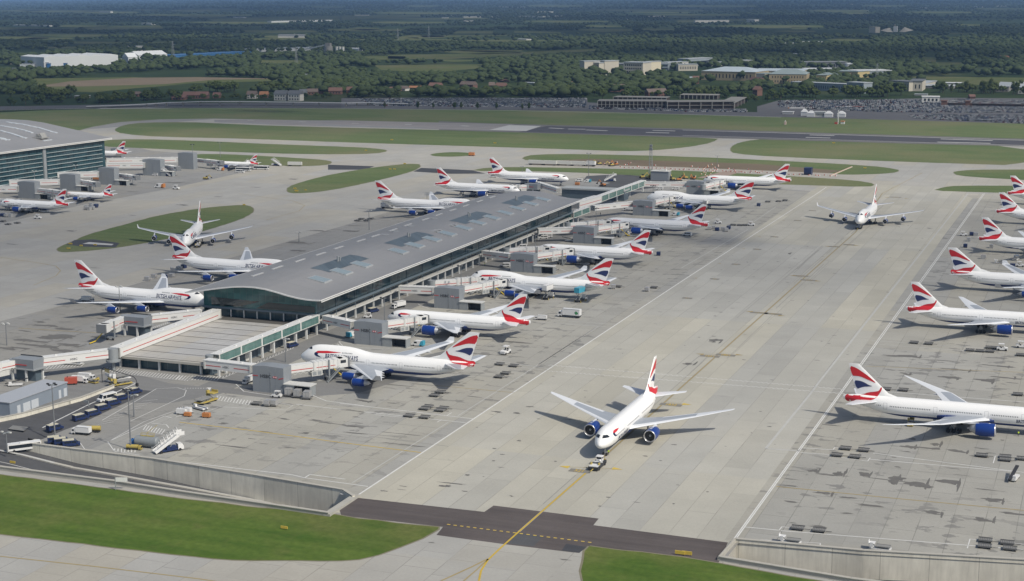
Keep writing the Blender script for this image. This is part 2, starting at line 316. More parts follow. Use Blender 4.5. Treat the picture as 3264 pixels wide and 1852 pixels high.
def wall(name, label, pts, zt, zb, th=.6, capw=1.0, m=None, cat='retaining wall'):
    g = MB(); n = len(pts)
    for i in range(n-1):
        a, b = Vector((*pts[i], 0)), Vector((*pts[i+1], 0)); d = (b-a).normalized(); nr = Vector((-d.y, d.x, 0))*th
        za, zb_ = (zb[i], zb[i+1]) if isinstance(zb, (list, tuple)) else (zb, zb)
        ta, tb = (zt[i], zt[i+1]) if isinstance(zt, (list, tuple)) else (zt, zt)
        vs = [(a.x,a.y,za),(b.x,b.y,zb_),(b.x,b.y,tb),(a.x,a.y,ta)]; vs += [(q[0]+nr.x, q[1]+nr.y, q[2]) for q in vs]
        g.add(vs, [(0,1,2,3),(7,6,5,4),(0,4,5,1),(1,5,6,2),(2,6,7,3),(3,7,4,0)])
    o = g.build(name, [m or m_wallc]); tag(o, label, cat)
    k = MB()
    for i in range(n-1):
        ta, tb = (zt[i], zt[i+1]) if isinstance(zt, (list, tuple)) else (zt, zt)
        a, b = Vector((*pts[i], ta+.09)), Vector((*pts[i+1], tb+.09)); d = (b-a).normalized(); nr = Vector((-d.y, d.x, 0))*(th/2)
        k.beam(a+nr, b+nr, th+.35, .16)
    k.build('coping', [m_cap], o); return o
road = [(-312,-1.0),(-302,-1.6),(-284,-3.6),(-264,-4.4),(-243,-5.4),(-217,-6.8),(-187,-8.6)]
g = MB(); vs = []
for x_, z_ in [(-420,-.6),(-330,-.8)]+road: vs += [(x_, 351.0, z_), (x_, 374.3 if x_ > -303 else 385.1, z_)]
g.add(vs, [(2*i, 2*i+2, 2*i+3, 2*i+1) for i in range(len(vs)//2-1)]); g.add([(-334,385,-.8),(-304,385,-1.4),(-304,392.2,.035),(-334,392.2,.035)], [(0,1,2,3)]); structure('road', g, [m_asph])
g = MB(); line(g, [(-330,361),(-302,361.5),(-264,361.5),(-217,360.5)], .01, 0); g = MB()
for i in range(len(road)-1):
    (xa, za), (xb, zb) = road[i], road[i+1]
    for yy, wd in ((361.8,.35),(356.5,.2),(357.4,.2)):
        g.add([(xa,yy,za+.03),(xb,yy,zb+.03),(xb,yy+wd,zb+.03),(xa,yy+wd,za+.03)], [(0,1,2,3)])
    g.add([(xa,369.3,za+.35),(xb,369.3,zb+.35),(xb,370.4,zb+.35),(xa,370.4,za+.35)], [(0,1,2,3)])
structure('road_markings', g, [m_white_faint])
wall('retaining_wall', 'long streaked concrete wall along the sunken road, lower left', [(-304,374.4),(-284,374.2),(-258,374.0),(-222,370.6),(-192,367.4),(-187,363.5)], .9, [-1.6,-3.6,-4.7,-6.5,-8.3,-8.6], .7)
g = MB(); g.beam((-304,369.9,-1.5),(-284,369.8,-3.4),1.2,.5)
for i in range(2, len(road)-1): g.beam((road[i][0],369.6-.02*i*i,road[i][1]+.2),(road[i+1][0],369.6-.02*(i+1)**2,road[i+1][1]+.2),1.0,.5)
tag(g.build('kerb_wall', [m_cap]), 'low pale kerb wall at the foot of the streaked concrete wall', 'kerb')
wall('parapet_wall', 'low grey parapet between the grass and the sunken road', [(-420,351.3),(-330,351.3),(-295,351.3),(-256,351.6),(-232,350.1),(-207,349.1),(-186.5,348.3)], 1.0, [-1]*3+[-5,-6,-7.5,-9], .7, m=m_wallg, cat='parapet')
g = MB(); g.prism([(-188,348.3),(-186,348.3),(-186,366),(-188,366)], -9, .7); tag(g.build('end_wall', [m_wallg]), 'short sloping concrete end wall where the sunken road goes under the taxiway', 'retaining wall')
vs = [(-81,353,-7),(-81,366.5,-7),(60,351,-4.5),(60,387,-4.5)]; g = MB(); g.add(vs, [(0,2,3,1)]); structure('road', g, [m_asph_dk])
wall('retaining_wall', 'tall streaked concrete wall below the aircraft stands, lower right', [(-81.3,366.6),(-50,369.5),(-12,376.8),(60,386.5)], .9, -7.2, .7)
wall('parapet_wall', 'low grey parapet beside the grass in the bottom right corner', [(-82,352.8),(-50,349.6),(60,350.4)], .9, -7.2, .7, m=m_wallg, cat='parapet')
wall('retaining_wall', 'short concrete return wall beside the dark asphalt, lower right', [(-82.6,352.8),(-81.9,366.9)], .9, -7, -.7, m=m_cap)
wall('retaining_wall', 'pale concrete wall along the ramp beside the long grey shed', [(-345,374),(-334,383),(-326,401),(-321,425),(-321,444),(-324,449)], [1.5,1.5,1.4,1.2,1.0,.8], -1.5, .6)
reg('ramp_road', [(-340,392),(-304,392),(-304,394),(-303.5,399),(-305,420),(-306,445),(-320.5,445),(-320.8,425),(-326,401)], m_asph, .03, world=True)
g = MB(); g.b2(-304.3,-301.6,374.75,379,-2.4,.95); o = tag(g.build('tunnel_portal', [m_wallg]), 'tunnel mouth with painted shade at the western end of the streaked wall', 'tunnel'); g = MB(); g.b2(-304.5,-301.5,374.4,374.75,-2.2,.8); g.build('opening', [mat('dark_recess', (.012,.013,.015), .9)], o)  # flat dark plate paints the shade at the wall end
# ------------------------------------------------------------------ painted markings
g = MB(); gf = MB(); gy = MB(); gyf = MB(); gb = MB(); gp = MB()
Z = .05
line(g, [P(7,125,810),P(7,990,240),P(7,1350,0),P(4,2566,655),P(5,1010,0),P(2,1080,1408)], .55, Z)
line(g, [P(8,400,1140),P(8,1225,0),P(5,1325,1318),P(5,2270,0),P(2,2490,1440)], .35, Z)
line(g, [P(8,385,1140),P(8,1212,0),P(5,1310,1318),P(5,2260,0)], .35, Z)
line(gf, [P(8,625,460),P(8,975,30),P(5,1015,1430),P(5,2145,0)], .8, Z); line(gf, [P(8,625,460),P(8,880,478)], .8, Z)
line(gf, [P(7,82,718),P(7,805,262)], .35, Z); line(gf, [P(7,875,215),P(7,1215,0),P(4,1925,1000)], .35, Z); line(gf, [P(4,1480,1285),P(4,1930,1000)], .5, Z)
line(gf, [P(5,-10,560),P(5,490,270)], .4, Z); line(gf, [P(5,480,250),P(5,700,100)], .4, Z)
for a, b in [((7,-10,120),(7,988,236)),((7,-10,165),(7,935,266)),((4,1115,1248),(4,1560,1318)),((4,1240,1293),(4,1550,1330)),((4,1520,945),(4,2055,985)),((4,1500,968),(4,1990,1002)),((5,0,436),(5,292,457)),((5,0,452),(5,280,472)),
             ((8,910,455),(8,1130,470)),((8,1430,495),(8,2566,640)),((8,885,490),(8,1100,505)),((8,1400,540),(8,2470,632)),((8,470,1050),(8,730,1075)),((8,740,1078),(8,2560,1220)),((5,1420,1105),(5,2566,1185)),((5,1480,1135),(5,2566,1215)),((8,1500,30),(8,2566,110)),
             ((6,1050,540),(6,1400,565)),((6,1400,565),(6,2200,658)),((6,2200,658),(6,2290,680)),((6,2290,680),(7,200,745)),((7,-10,800),(7,130,822)),((6,2170,715),(6,2566,770)),((6,2290,680),(6,2330,655)),((6,2330,655),(7,30,690)),
             ((5,990,270),(5,2300,330)),((4,2300,660),(4,2566,672)),((4,2160,790),(4,2400,815))]:
    line(g if a[0] in (6,7,8) else gf, [P(*a), P(*b)], .38, Z)
for a, b in [((8,1130,470),(8,1145,450)),((8,1145,450),(8,1440,480)),((8,1100,520),(8,1120,500)),((8,1090,515),(8,1390,555)),((8,1390,555),(8,1410,530)),((8,725,1075),(8,745,1048)),((8,745,1048),(8,815,1055)),((8,570,1160),(8,578,1145)),((8,578,1145),(8,1035,1172)),((8,1035,1172),(8,1032,1198)),
             ((8,2140,1210),(8,2160,1140)),((8,2160,1140),(8,2566,1180)),((8,2335,570),(8,2350,515)),((8,2350,515),(8,2566,530)),((7,250,205),(7,560,235)),((7,790,215),(7,830,190)),((7,720,262),(7,755,243)),((6,600,415),(6,645,475)),((6,810,410),(6,860,480)),((6,810,410),(6,1240,215)),((6,860,480),(6,1050,510)),((6,1240,215),(6,1290,230)),((6,1140,270),(6,1250,280)),((6,1250,280),(6,1270,305)),
             ((m_ := 'm'),0,0)][:-1]:
    line(g, [P(*a), P(*b)], .28, Z)
# wavy white double line of the crossing service road
for y0, y1 in ((1355,1392+62),(1395,1430+62)):
    pts = []
    for i in range(120):
        f = i/119; a = P(4,1560,1290+(0 if y0 < 1380 else 45)); b = P(8,1215,15+(0 if y0 < 1380 else 32)); q = a.lerp(b, f); q.y += (.5 if i % 2 else -.5); pts.append(q)
    line(g, pts, .38, Z)
# yellow centre lines
line(gb, [P(7,1335,1085),P(7,1860,625),P(5,20,1430),P(5,1300,290),P(2,1500,1455)], .8, Z); line(gyf, [P(7,1860,625),P(5,20,1430),P(5,1300,290),P(2,1500,1455),P(2,1800,1300)], .45, Z+.012)
line(gy, [P(7,1100,1300),P(7,1200,1205),P(7,1335,1085),P(7,1860,625)], .5, Z+.012); line(gy, [P(7,1035,1455),P(7,1050,1380),P(7,1100,1300)], .5, Z+.012)
line(gyf, [P(7,750,1455),P(7,980,1350),P(7,1100,1290)], .5, Z+.012); line(gyf, [P(7,920,1455),P(7,1020,1370),P(7,1105,1290)], .4, Z+.012)
line(gy, [P(6,1350,262),P(6,1900,325),P(6,2566,415),P(7,600,490)], .45, Z); line(gyf, [P(8,705,745),P(8,1600,835),P(8,2566,925)], .5, Z); line(gyf, [P(5,1380,1298),P(5,2566,1345)], .4, Z)
line(gyf, [P(6,0,1270),P(6,700,1345),P(6,1500,1440),P(6,1700,1470)], .45, Z)
line(gyf, [P(3,0,480),P(3,280,520),P(3,420,545),P(3,455,580),P(3,420,620),P(3,250,690)], .4, Z); line(gyf, [P(3,1800,0),P(3,2000,30),P(3,2200,55),P(3,2290,90),P(3,2250,130),P(3,2000,200)], .4, Z)
line(gyf, [P('a',250,625),P('a',1480,700)], .5, Z); line(gyf, [P('o',1700,690),P('o',2566,770)], .35, Z)
for i in range(22):
    a = P(7,795,1030).lerp(P(7,1880,1167), (i+.0)/21.5); b = P(7,795,1030).lerp(P(7,1880,1167), (i+.5)/21.5); line(gp, [a, b], .5, Z+.014)
def tri(mb, c, s, dr, z):
    mb.add([(c.x+dr*s, c.y, z), (c.x-dr*s*.4, c.y+s*.55, z), (c.x-dr*s*.4, c.y-s*.55, z)], [(0,1,2) if dr < 0 else (0,2,1)])
for (cL, xL, yL, cR, xR, yR) in [(7,1690,598,7,2060,612),(5,140,1208,5,415,1213),('n',1120,95,'n',1500,103),(5,512,888,5,735,918),(5,835,618,5,1010,658),(5,1090,397,5,1300,390),(5,1540,30,5,1680,38)]:
    if cL == 'n': continue
    a, b = P(cL,xL,yL), P(cR,xR,yR); s_ = 2.2; gq = gp if cL == 7 else gyf; tri(gq, a, s_, -1, Z+.02); tri(gq, b, s_, 1, Z+.02); line(gyf, [a, b], .22, Z+.006)
a = P('n',940,625); tri(gp, a, 2.2, 1, Z+.02); line(gyf, [P('n',730,600), a], .22, Z+.006)
for cr_, x_, y_ in [(5,100,636),(5,460,415),(5,280,527),(5,580,325),(5,760,203),(5,1010,40)]: tri(gyf, P(cr_,x_,y_), 1.3, -1, Z+.02)
structure('road_markings', g, [m_white]); structure('worn_markings', gf, [m_white_faint]); structure('yellow_markings', gy, [m_yel]); structure('worn_yellow_markings', gyf, [m_yel_faint]); structure('black_line_borders', gb, [mat('dark_line_border', (.27,.26,.225), .8)]); structure('bright_yellow_markings', gp, [m_ypanel])
# black painted number panels with yellow characters
def letters(txt, size, ext=.0, align='CENTER', bold=.012):
    cu = bpy.data.curves.new('lettering', 'FONT'); cu.body = txt; cu.size = size; cu.extrude = ext; cu.align_x = align; cu.align_y = 'CENTER'; cu.resolution_u = 2; cu.offset = size*bold
    o = bpy.data.objects.new('lettering', cu); dg = bpy.context.evaluated_depsgraph_get(); me = bpy.data.meshes.new_from_object(o); bpy.data.objects.remove(o); bpy.data.curves.remove(cu); return me
def ground_text(txt, p, size, m, z=.09, rz=0.0):
    me = letters(txt, size); me.materials.clear(); me.materials.append(m); o = bpy.data.objects.new('painted_number', me); C.objects.link(o); o.location = (p[0], p[1], z); o.rotation_euler = (0,0,rz); o.scale = (1,1.6,1); o['kind'] = 'structure'; return o
gk = MB()
for cr_, x_, y_, tx in [(7,1790,628,'521'),('n',1200,118,'1521'),('n',1368,106,'1821'),('n',790,630,'1832'),(5,205,1222,''),(5,575,897,'1237'),(5,680,905,'1837'),(5,885,620,'1237'),(5,945,652,'1837'),(5,1140,400,'123'),(5,1250,385,'183'),(5,240,643,'52'),(5,400,532,'53'),(5,560,419,'54'),(5,690,326,'55'),(5,35,787,'51'),(5,865,203,'56'),(5,975,129,'57'),(5,1600,28,'1838'),(5,2400,922,'')]:
    if not tx: continue
    q = P(cr_,x_,y_); L = .75*len(tx)+.8; gk.b2(q.x-L, q.x+L, q.y-1.5, q.y+1.5, .06, .065); ground_text(tx, q, 2.0, m_yel_faint if cr_ == 5 else m_yel, .075)
structure('number_panels', gk, [mat('worn_black_paint', (.21,.20,.175), .8)])
for cr_, x_, y_ in [(2,1750,0)]: pass
# runway marks
g = MB()
for a, b in [((2,955,1015),(2,1140,1020)),((2,925,1033),(2,1110,1038)),((2,1940,1045),(2,2330,1057)),((2,1915,1068),(2,2315,1078)),((1,2340,980),(1,2510,985)),((1,2290,996),(1,2465,1000)),((1,1560,962),(1,1670,968)),((1,1705,970),(1,1835,972)),((1,1840,977),(1,2000,983)),((0,1860,903),(0,1910,905)),((0,2250,915),(0,2300,917)),((1,80,927),(1,130,928)),((1,480,936),(1,530,937)),((1,900,945),(1,960,949))]:
    line(g, [P(*a), P(*b)], 5 if a[0] != 0 and a[1] != 80 else 3, .08)
line(g, [P(2,-400,985),P(2,0,978),P(2,2566,1055)][1:], 3, .075); line(g, [P(2,0,1018),P(2,2566,1094)], 2, .075)
structure('runway_markings', g, [m_white_faint])
# hatched bays
g = MB()
def hatch(a, b, depth, n, wd=.3, lean=2.0):
    a, b = Vector(a), Vector(b); line(g, [a, b], .2, Z)
    for i in range(n):
        q = a.lerp(b, i/(n-1)); line(g, [q, (q.x-lean, q.y+depth, 0)], wd, Z)
hatch(P('a',1400,1215), P('a',2550,1345), 6, 30); hatch(P('b',0,1330), P('b',560,1340), 6, 14); hatch(P('a',580,1190), P('a',1100,1150), 5, 12); hatch(P('a',2060,640), P('a',2300,560), 4, 10)
hatch(P('m',500,400), P('m',1030,480), 5, 14); hatch(P('h',1950,900), P('h',2200,960), 5, 8); hatch(P('h',1560,1200), P('h',1840,1210), 3, 7); hatch(P('b',640,1310), P('b',1600,900), 3, 24, .2, 1.5)
for i in range(9): line(g, [P('h',1330+i*75,830-i*40), P('h',1550+i*75,790-i*38)], .15, Z)
line(g, [P('h',580,870),P('h',1180,570),P('h',1860,262)], .5, Z); line(g, [P('h',1860,262),P('h',1740,255)], .5, Z)
line(g, [P('h',1390,770),P('h',1900,480),P('h',2130,340),P('h',2420,325),P('h',2540,360),P('h',2510,440),P('h',1760,790)], .25, Z)
line(g, [P('h',1480,1060),P('h',1960,790),P('h',2560,580)], .25, Z); line(g, [P('m',0,640),P('m',260,560)], .25, Z)
line(g, [P('m',380,580),P('m',600,500),P('m',1500,545),P('m',1600,480),P('m',1200,410)], .25, Z); line(g, [P('m',820,190),P('m',930,290),P('m',1330,350)], .35, Z); line(g, [P('m',1860,340),P('m',2050,420),P('m',2566,485)], .35, Z); line(g, [P('m',1640,465),P('m',2566,570)], .35, Z)
for i in range(9): line(g, [P('m',120+i*36,247), P('m',138+i*36,247)], .5, Z)
g.add([P('m',425,238)+Vector((0,0,Z)),P('m',488,238)+Vector((0,0,Z)),P('m',462,278)+Vector((0,0,Z))], [(0,2,1)])
for k_, (cc, x0, y0, w_, h_) in enumerate([('c',-20,1180,60,60),('c',1080,640,140,60),('d',1480,1100,150,60),('e',1190,1190,60,50),('d',2100,690,200,40)]): line(g, [P(cc,x0,y0),P(cc,x0+w_,y0+h_),P(cc,x0+w_*3,y0+h_*1.2)], .3, Z)
line(g, [P('c',0,1150),P('c',60,1215),P('c',620,1255),P('c',1000,1230),P('c',1130,1285)], .3, Z); line(g, [P('c',960,1060),P('c',1140,1110)], .3, Z)
structure('bay_markings', g, [m_white])
# dark oil and rubber stains with shapes of their own
g = MB()
def blot(p, rx, ry, n=11, rot=0.0):
    pts = []
    for i in range(n):
        a_ = 2*pi*i/n; r_ = random.uniform(.45, 1.15); x_, y_ = rx*r_*cos(a_), ry*r_*sin(a_); pts.append((p.x+x_*cos(rot)-y_*sin(rot), p.y+x_*sin(rot)+y_*cos(rot)))
    sheet(g, smooth_poly([Vector((*q, 0)) for q in pts], 1), .033+random.random()*.01)
for cr_, x_, y_, a_, b_ in [(8,980,625,2.6,3.5),(8,1190,640,2,5),(8,1355,655,3.4,3.5),(8,1580,690,2.6,6),(8,1770,725,4,6),(8,2000,725,4.5,6),(8,1080,655,6,1.0),(8,1480,690,6,1.0),(8,880,632,6,.7),(8,1690,710,5,.9),(8,850,692,5,.8),(8,2280,990,3.5,3.5),(8,1880,945,4,3),(8,1240,830,3.5,2),(8,1440,890,5,1.6),(8,1080,795,3,2.5),(8,2340,850,4,3),(8,820,860,3,1.2),(8,1230,945,2.5,1.4),(8,2310,770,5,1),(8,1025,1045,3.2,1.2),(8,1620,600,1.6,1.6),(8,1840,455,4,1.4),(8,1690,440,4,3),(8,2080,480,4,2.5),(8,2240,460,3,1.2),(8,2500,950,5,2),
    (6,1820,452,9,1.1),(6,2140,238,3,1.4),(6,1690,272,3.4,1.6),(6,2340,245,3,1.6),(6,2290,345,2.5,1.6),(6,2500,270,8,1.2),(7,60,290,5,1.4),(7,100,345,4,.8),(7,490,352,7,.6),(7,400,425,8,.7),(7,560,440,5,.7),(7,780,740,2.2,2.2),(7,830,722,5,.7),(7,1180,185,2.4,1.8),(7,1330,195,2,2),(7,1405,145,2,1.1),(7,1700,240,2.4,1.2),(7,920,780,2,.6),(7,470,745,1.6,.5),(7,450,767,1.8,.5),(7,325,778,1.1,.8),(7,1280,817,1.1,1),(7,665,1163,1.7,.7),(7,1680,1296,1.7,.6),(7,1340,400,1,1.2),(7,945,660,1.3,1),(7,1210,505,1,1),(7,1140,552,1.2,.9),
    (5,250,1110,3.5,5),(5,60,1280,2.5,4),(5,800,450,1.2,5),('p',1000,290,2.5,3),('p',1560,340,5,3),('p',2060,380,3,5),('p',1950,370,6,2),('p',2250,330,7,3),('p',1060,60,6,5),('p',800,60,7,2),('p',1450,120,7,2),('p',2150,190,8,2.5),('p',1650,240,8,2.5),('p',1410,1190,2,4),('p',1230,1245,4.5,1.5),('p',1400,1255,3,2),('p',1100,1130,2,2),('p',820,1368,1.6,.9),('p',1960,1355,4,1.8),('p',1535,1432,1.6,.9),('p',2250,1145,1.2,.9),
    ('a',850,720,9,9),('a',900,640,10,3),('a',620,590,6,3),('a',540,540,5,2),('a',700,770,9,5),('a',500,800,9,4),('a',950,850,10,4),('a',730,600,3,2),('a',400,850,10,4),('a',250,790,6,3),('a',1100,470,6,2),('a',330,660,4,2),('a',1250,610,3,1.5),('a',1350,490,3,1.5),('a',600,870,9,4),('a',200,900,9,4),('a',760,930,9,4),('a',1350,750,5,4),
    (3,830,385,6,2),(3,520,280,6,3),(3,100,380,5,2),(3,730,560,4,2),(3,1380,85,5,2),(3,1000,165,4,2),(3,2280,370,9,6),(3,2200,430,9,6),(3,2400,280,8,4),(4,200,190,8,2),(4,150,210,6,1.2),(4,100,240,6,2),(4,60,280,8,4),
    ('o',1330,690,9,1),('o',1560,680,7,.8),('o',900,860,4,2.5),('c',1700,1220,14,.6),('c',1900,1260,14,.6),('c',2100,1330,14,.6),('c',1500,1160,12,.6),('c',2300,1150,12,2),('c',2000,1120,10,2),('g',760,780,9,5),('g',600,780,9,4),('g',300,780,9,3),('g',100,900,6,2),('g',1780,840,5,3),('g',1240,970,5,3),('g',2270,730,6,4),('g',750,1085,6,3),(5,700,55,10,1.5),(5,1850,260,2,2)]:
    q_ = P(cr_, x_, y_)
    for k_ in range(2): blot(Vector((q_.x+random.uniform(-.5,.5)*a_*.8, q_.y+random.uniform(-.5,.5)*b_*.8, 0)), a_*random.uniform(.5,1.0), b_*random.uniform(.2,.6), 15, rot=random.uniform(-.08,.08))
    if b_ > 2.2: blot(Vector((q_.x+a_*.6, q_.y, 0)), .5, b_*1.1, 13)
for _ in range(150):
    q = Vector((random.uniform(-186,-88), random.uniform(375,1000), 0)); blot(q, random.uniform(.3,1.3), random.uniform(.2,.6))
for _ in range(130):
    q = Vector((random.uniform(-80,60), random.uniform(380,1000), 0)); blot(q, random.uniform(1.0,4.5), random.uniform(.15,.6))
for _ in range(70):
    q = Vector((random.uniform(-280,-190), random.uniform(385,1040), 0)); blot(q, random.uniform(1.0,6), random.uniform(.12,.5))
structure('oil_stains', g, [mat('oil_stain', (.135,.130,.120), .8, 0, .3, .4)])

g = MB()      # long faint tyre marks
for _ in range(22):
    x_ = -136.2+random.choice((-6.2,-5.4,5.4,6.2,-1,1,0))+random.uniform(-.8,.8); y_ = random.uniform(372, 1000); line(g, [(x_,y_),(x_+random.uniform(-.6,.6),y_+random.uniform(25,130))], random.uniform(.2,.5), .031+random.random()*.01)
for _ in range(60):
    y_ = random.choice((410,424,438,505,575,640,655,735,812))+random.uniform(-6,6); x_ = random.choice((random.uniform(-270,-200), random.uniform(-80,40))); line(g, [(x_,y_),(x_+random.uniform(14,50),y_+random.uniform(-.8,.8))], random.uniform(.2,.5), .031+random.random()*.01)
structure('tyre_marks', g, [mat('tyre_mark', (.275,.27,.245), .85, 0, .15, .3)])
# ------------------------------------------------------------------ aircraft
RED, BLUE, DKBLUE, WHT = (.56,.022,.030), (.006,.030,.17), (.012,.020,.075), (.86,.86,.845)
m_red = mat('airline_red', RED, .35, 0, .05); m_dkblue = mat('airline_dark_blue', DKBLUE, .35, 0, .05); m_cowl = mat('engine_cowl_blue', (.010,.042,.22), .28, 0, .05)
m_wgrey = mat('wing_panel_grey', (.33,.36,.40), .45, 0, .08, .4); m_wwhite = mat('wing_paint_white', (.68,.70,.72), .4, 0, .05); m_silver = mat('bare_metal', (.62,.62,.63), .3, .75, .1)
m_core = mat('engine_core_grey', (.42,.43,.45), .4, .3, .1); m_fan = mat('fan_dark', (.018,.019,.022), .5); m_tyre = mat('tyre_rubber', (.022,.022,.024), .85); m_strut = mat('gear_strut_grey', (.35,.36,.37), .5, .2)
m_glass_d = mat('dark_glazing', (.020,.026,.034), .12, 0, .1); m_title = mat('title_blue_grey', (.045,.055,.12), .45); m_green = mat('spring_green_yellow', (.5,.75,.05), .6)
def m_fus(name, zb, rows, doors, L, white=WHT):
    """white hull paint, blue belly below zb, cabin window rows (z, X0, X1) and door outlines (X)"""
    t = NT(name); p = t.obj(); x, y, z = t.sep(p); X = t.math('SUBTRACT', L/2, x)
    n = t.noise(p, .35, 3); base = t.mix(n, tuple(v*.97 for v in white), white)
    blue = t.math('LESS_THAN', z, zb); c = t.mix(blue, base, (.012,.035,.16))
    win = None
    for zw, a, b in rows:
        r = t.math('LESS_THAN', t.math('ABSOLUTE', t.math('SUBTRACT', z, zw)), .21)
        f = t.math('LESS_THAN', t.math('FRACT', t.math('DIVIDE', X, .53)), .55)
        m = t.math('MULTIPLY', t.math('MULTIPLY', r, f), t.math('MULTIPLY', t.math('GREATER_THAN', X, a), t.math('LESS_THAN', X, b)))
        win = m if win is None else t.math('MAXIMUM', win, m)
    zd = rows[0][0]
    for d in doors:
        gap = t.math('LESS_THAN', t.math('ABSOLUTE', t.math('SUBTRACT', X, d)), 1.3); win = t.math('MULTIPLY', win, t.math('SUBTRACT', 1.0, gap))
    line_ = None
    for d in doors:
        ax = t.math('ABSOLUTE', t.math('SUBTRACT', X, d)); az = t.math('ABSOLUTE', t.math('SUBTRACT', z, zd-.1))
        ins = t.math('MULTIPLY', t.math('LESS_THAN', ax, .62), t.math('LESS_THAN', az, 1.05)); inn = t.math('MULTIPLY', t.math('LESS_THAN', ax, .48), t.math('LESS_THAN', az, .92))
        q = t.math('SUBTRACT', ins, inn); line_ = q if line_ is None else t.math('MAXIMUM', line_, q)
    c = t.mix(t.math('MULTIPLY', line_, .5), c, (.30,.31,.33)); c = t.mix(t.math('MULTIPLY', win, .85), c, (.06,.07,.09))
    return t.done(c, .28, 0, .45)
TYPES = {
 'jumbo': dict(L=68.6, sec=[(0,5.35,.05,.05,.05,0),(.5,5.3,.95,1.0,.85,0),(1.5,5.3,1.6,1.9,1.5,.0),(3,5.35,2.25,3.0,2.1,.08),(5,5.45,2.75,4.2,2.65,.18),(7,5.5,3.0,4.75,2.95,.24),(9,5.5,3.15,4.95,3.15,.27),(12,5.5,3.25,5.0,3.3,.28),(19,5.5,3.25,4.9,3.3,.27),(23,5.5,3.25,4.45,3.3,.2),(26,5.5,3.25,3.8,3.3,.1),(29,5.5,3.25,3.35,3.3,0),(47,5.5,3.25,3.3,3.25,0),(53,5.75,3.0,3.05,3.05,0),(58,6.25,2.5,2.6,2.6,0),(63,6.95,1.7,1.85,1.9,0),(66.5,7.5,.95,1.05,1.1,0),(68.6,7.8,.3,.35,.35,0)],
   wing=[(3.0,20.5,16.5,4.2,1.9),(9.5,26.6,10.6,4.9,1.2),(20,35.0,7.0,6.0,.75),(31.2,43.4,4.0,7.4,.38),(31.9,44.3,3.2,7.8,.3),(32.3,45.6,1.8,9.3,.15)],
   tail=[(1.5,57.6,9.0,7.4,.8),(11.1,65.6,3.2,8.5,.25)], fin=((54.2,9.0),(67.1,9.2),(66.6,19.3),(70.6,19.3)), tf=(54.2,67.1),
   eng=[(11.9,23.0,5.9,1.36,2.75,5.2),(21.2,31.5,5.9,1.36,3.4,6.0)], gear=[(0,8.0,2),(2.0,33.5,4),(-2.0,33.5,4),(5.3,31.0,4),(-5.3,31.0,4)],
   zb=3.75, rows=[(5.95,8,61),(8.45,9,22)], doors=[9.5,16.5,28.5,41.5,56], title=(11.5,24.6,6.9,1.75), ck=(8.75,9.45,5.6),
   rib=([(7.2,7.9),(8.2,8.5),(12,8.75),(17.8,8.55),(12.5,8.0),(8.6,7.75)],[(6.8,7.6),(7.3,8.0),(8.5,7.75),(8.3,7.2),(10.0,6.3),(7.8,6.6),(7.0,7.1)])),
 'twin': dict(L=62.9, sec=[(0,4.75,.05,.05,.05,0),(.5,4.75,.9,.85,.85,0),(1.5,4.85,1.6,1.6,1.5,0),(3,5.05,2.25,2.4,2.1,0),(5,5.3,2.78,2.85,2.65,0),(7.5,5.45,3.05,3.08,3.0,0),(10,5.5,3.1,3.1,3.1,0),(43,5.5,3.1,3.1,3.1,0),(47.5,5.7,2.95,2.92,2.95,0),(52,6.15,2.45,2.5,2.55,0),(56,6.65,1.75,1.95,1.95,0),(59.5,7.05,.95,1.35,1.3,0),(61.8,7.25,.4,.9,.85,0),(62.9,7.3,.12,.6,.55,0)],
   wing=[(2.8,21.5,14.0,4.3,1.8),(9.8,27.6,9.0,5.0,1.1),(20,35.0,5.6,6.2,.6),(30.0,42.2,2.0,7.6,.25),(30.5,43.3,1.1,7.65,.12)],
   tail=[(1.2,51.0,7.6,6.9,.8),(10.75,58.6,2.4,7.6,.22)], fin=((47.6,8.5),(58.6,8.5),(58.3,18.5),(61.6,18.5)),
   eng=[(9.6,20.3,7.2,1.95,3.0,5.0)], gear=[(0,6.0,2),(5.5,32.6,6),(-5.5,32.6,6)], zb=3.55, rows=[(6.05,6.5,52)], doors=[5.6,17.5,33,49.5], title=(10,19.5,4.65,1.25), ck=(6.55,7.25,3.9),
   rib=([(6.3,7.2),(7.2,7.6),(9,7.65),(12.0,7.35),(9.2,7.0),(7.4,6.95)],[(6.0,6.9),(6.3,7.25),(7.3,6.95),(7.2,6.6),(8.5,5.95),(6.8,6.1),(6.1,6.5)])),
}
def scaled(src, k, **kw):
    d = dict(src); f = lambda t: tuple(v*k for v in t)
    d['L'] = src['L']*k; d['sec'] = [(*[v*k for v in s[:5]], s[5]) for s in src['sec']]; d['wing'] = [f(s) for s in src['wing']]; d['tail'] = [f(s) for s in src['tail']]
    d['fin'] = tuple(f(s) for s in src['fin']); d['eng'] = [f(s) for s in src['eng']]; d['gear'] = [(a*k, b*k, n) for a, b, n in src['gear']]
    d['zb'] = src['zb']*k; d['rows'] = [f(r) for r in src['rows']]; d['doors'] = [v*k for v in src['doors']]; d['title'] = f(src['title']); d['ck'] = f(src['ck']); d['rib'] = tuple([f(q) for q in r] for r in src['rib']); d.update(kw); return d
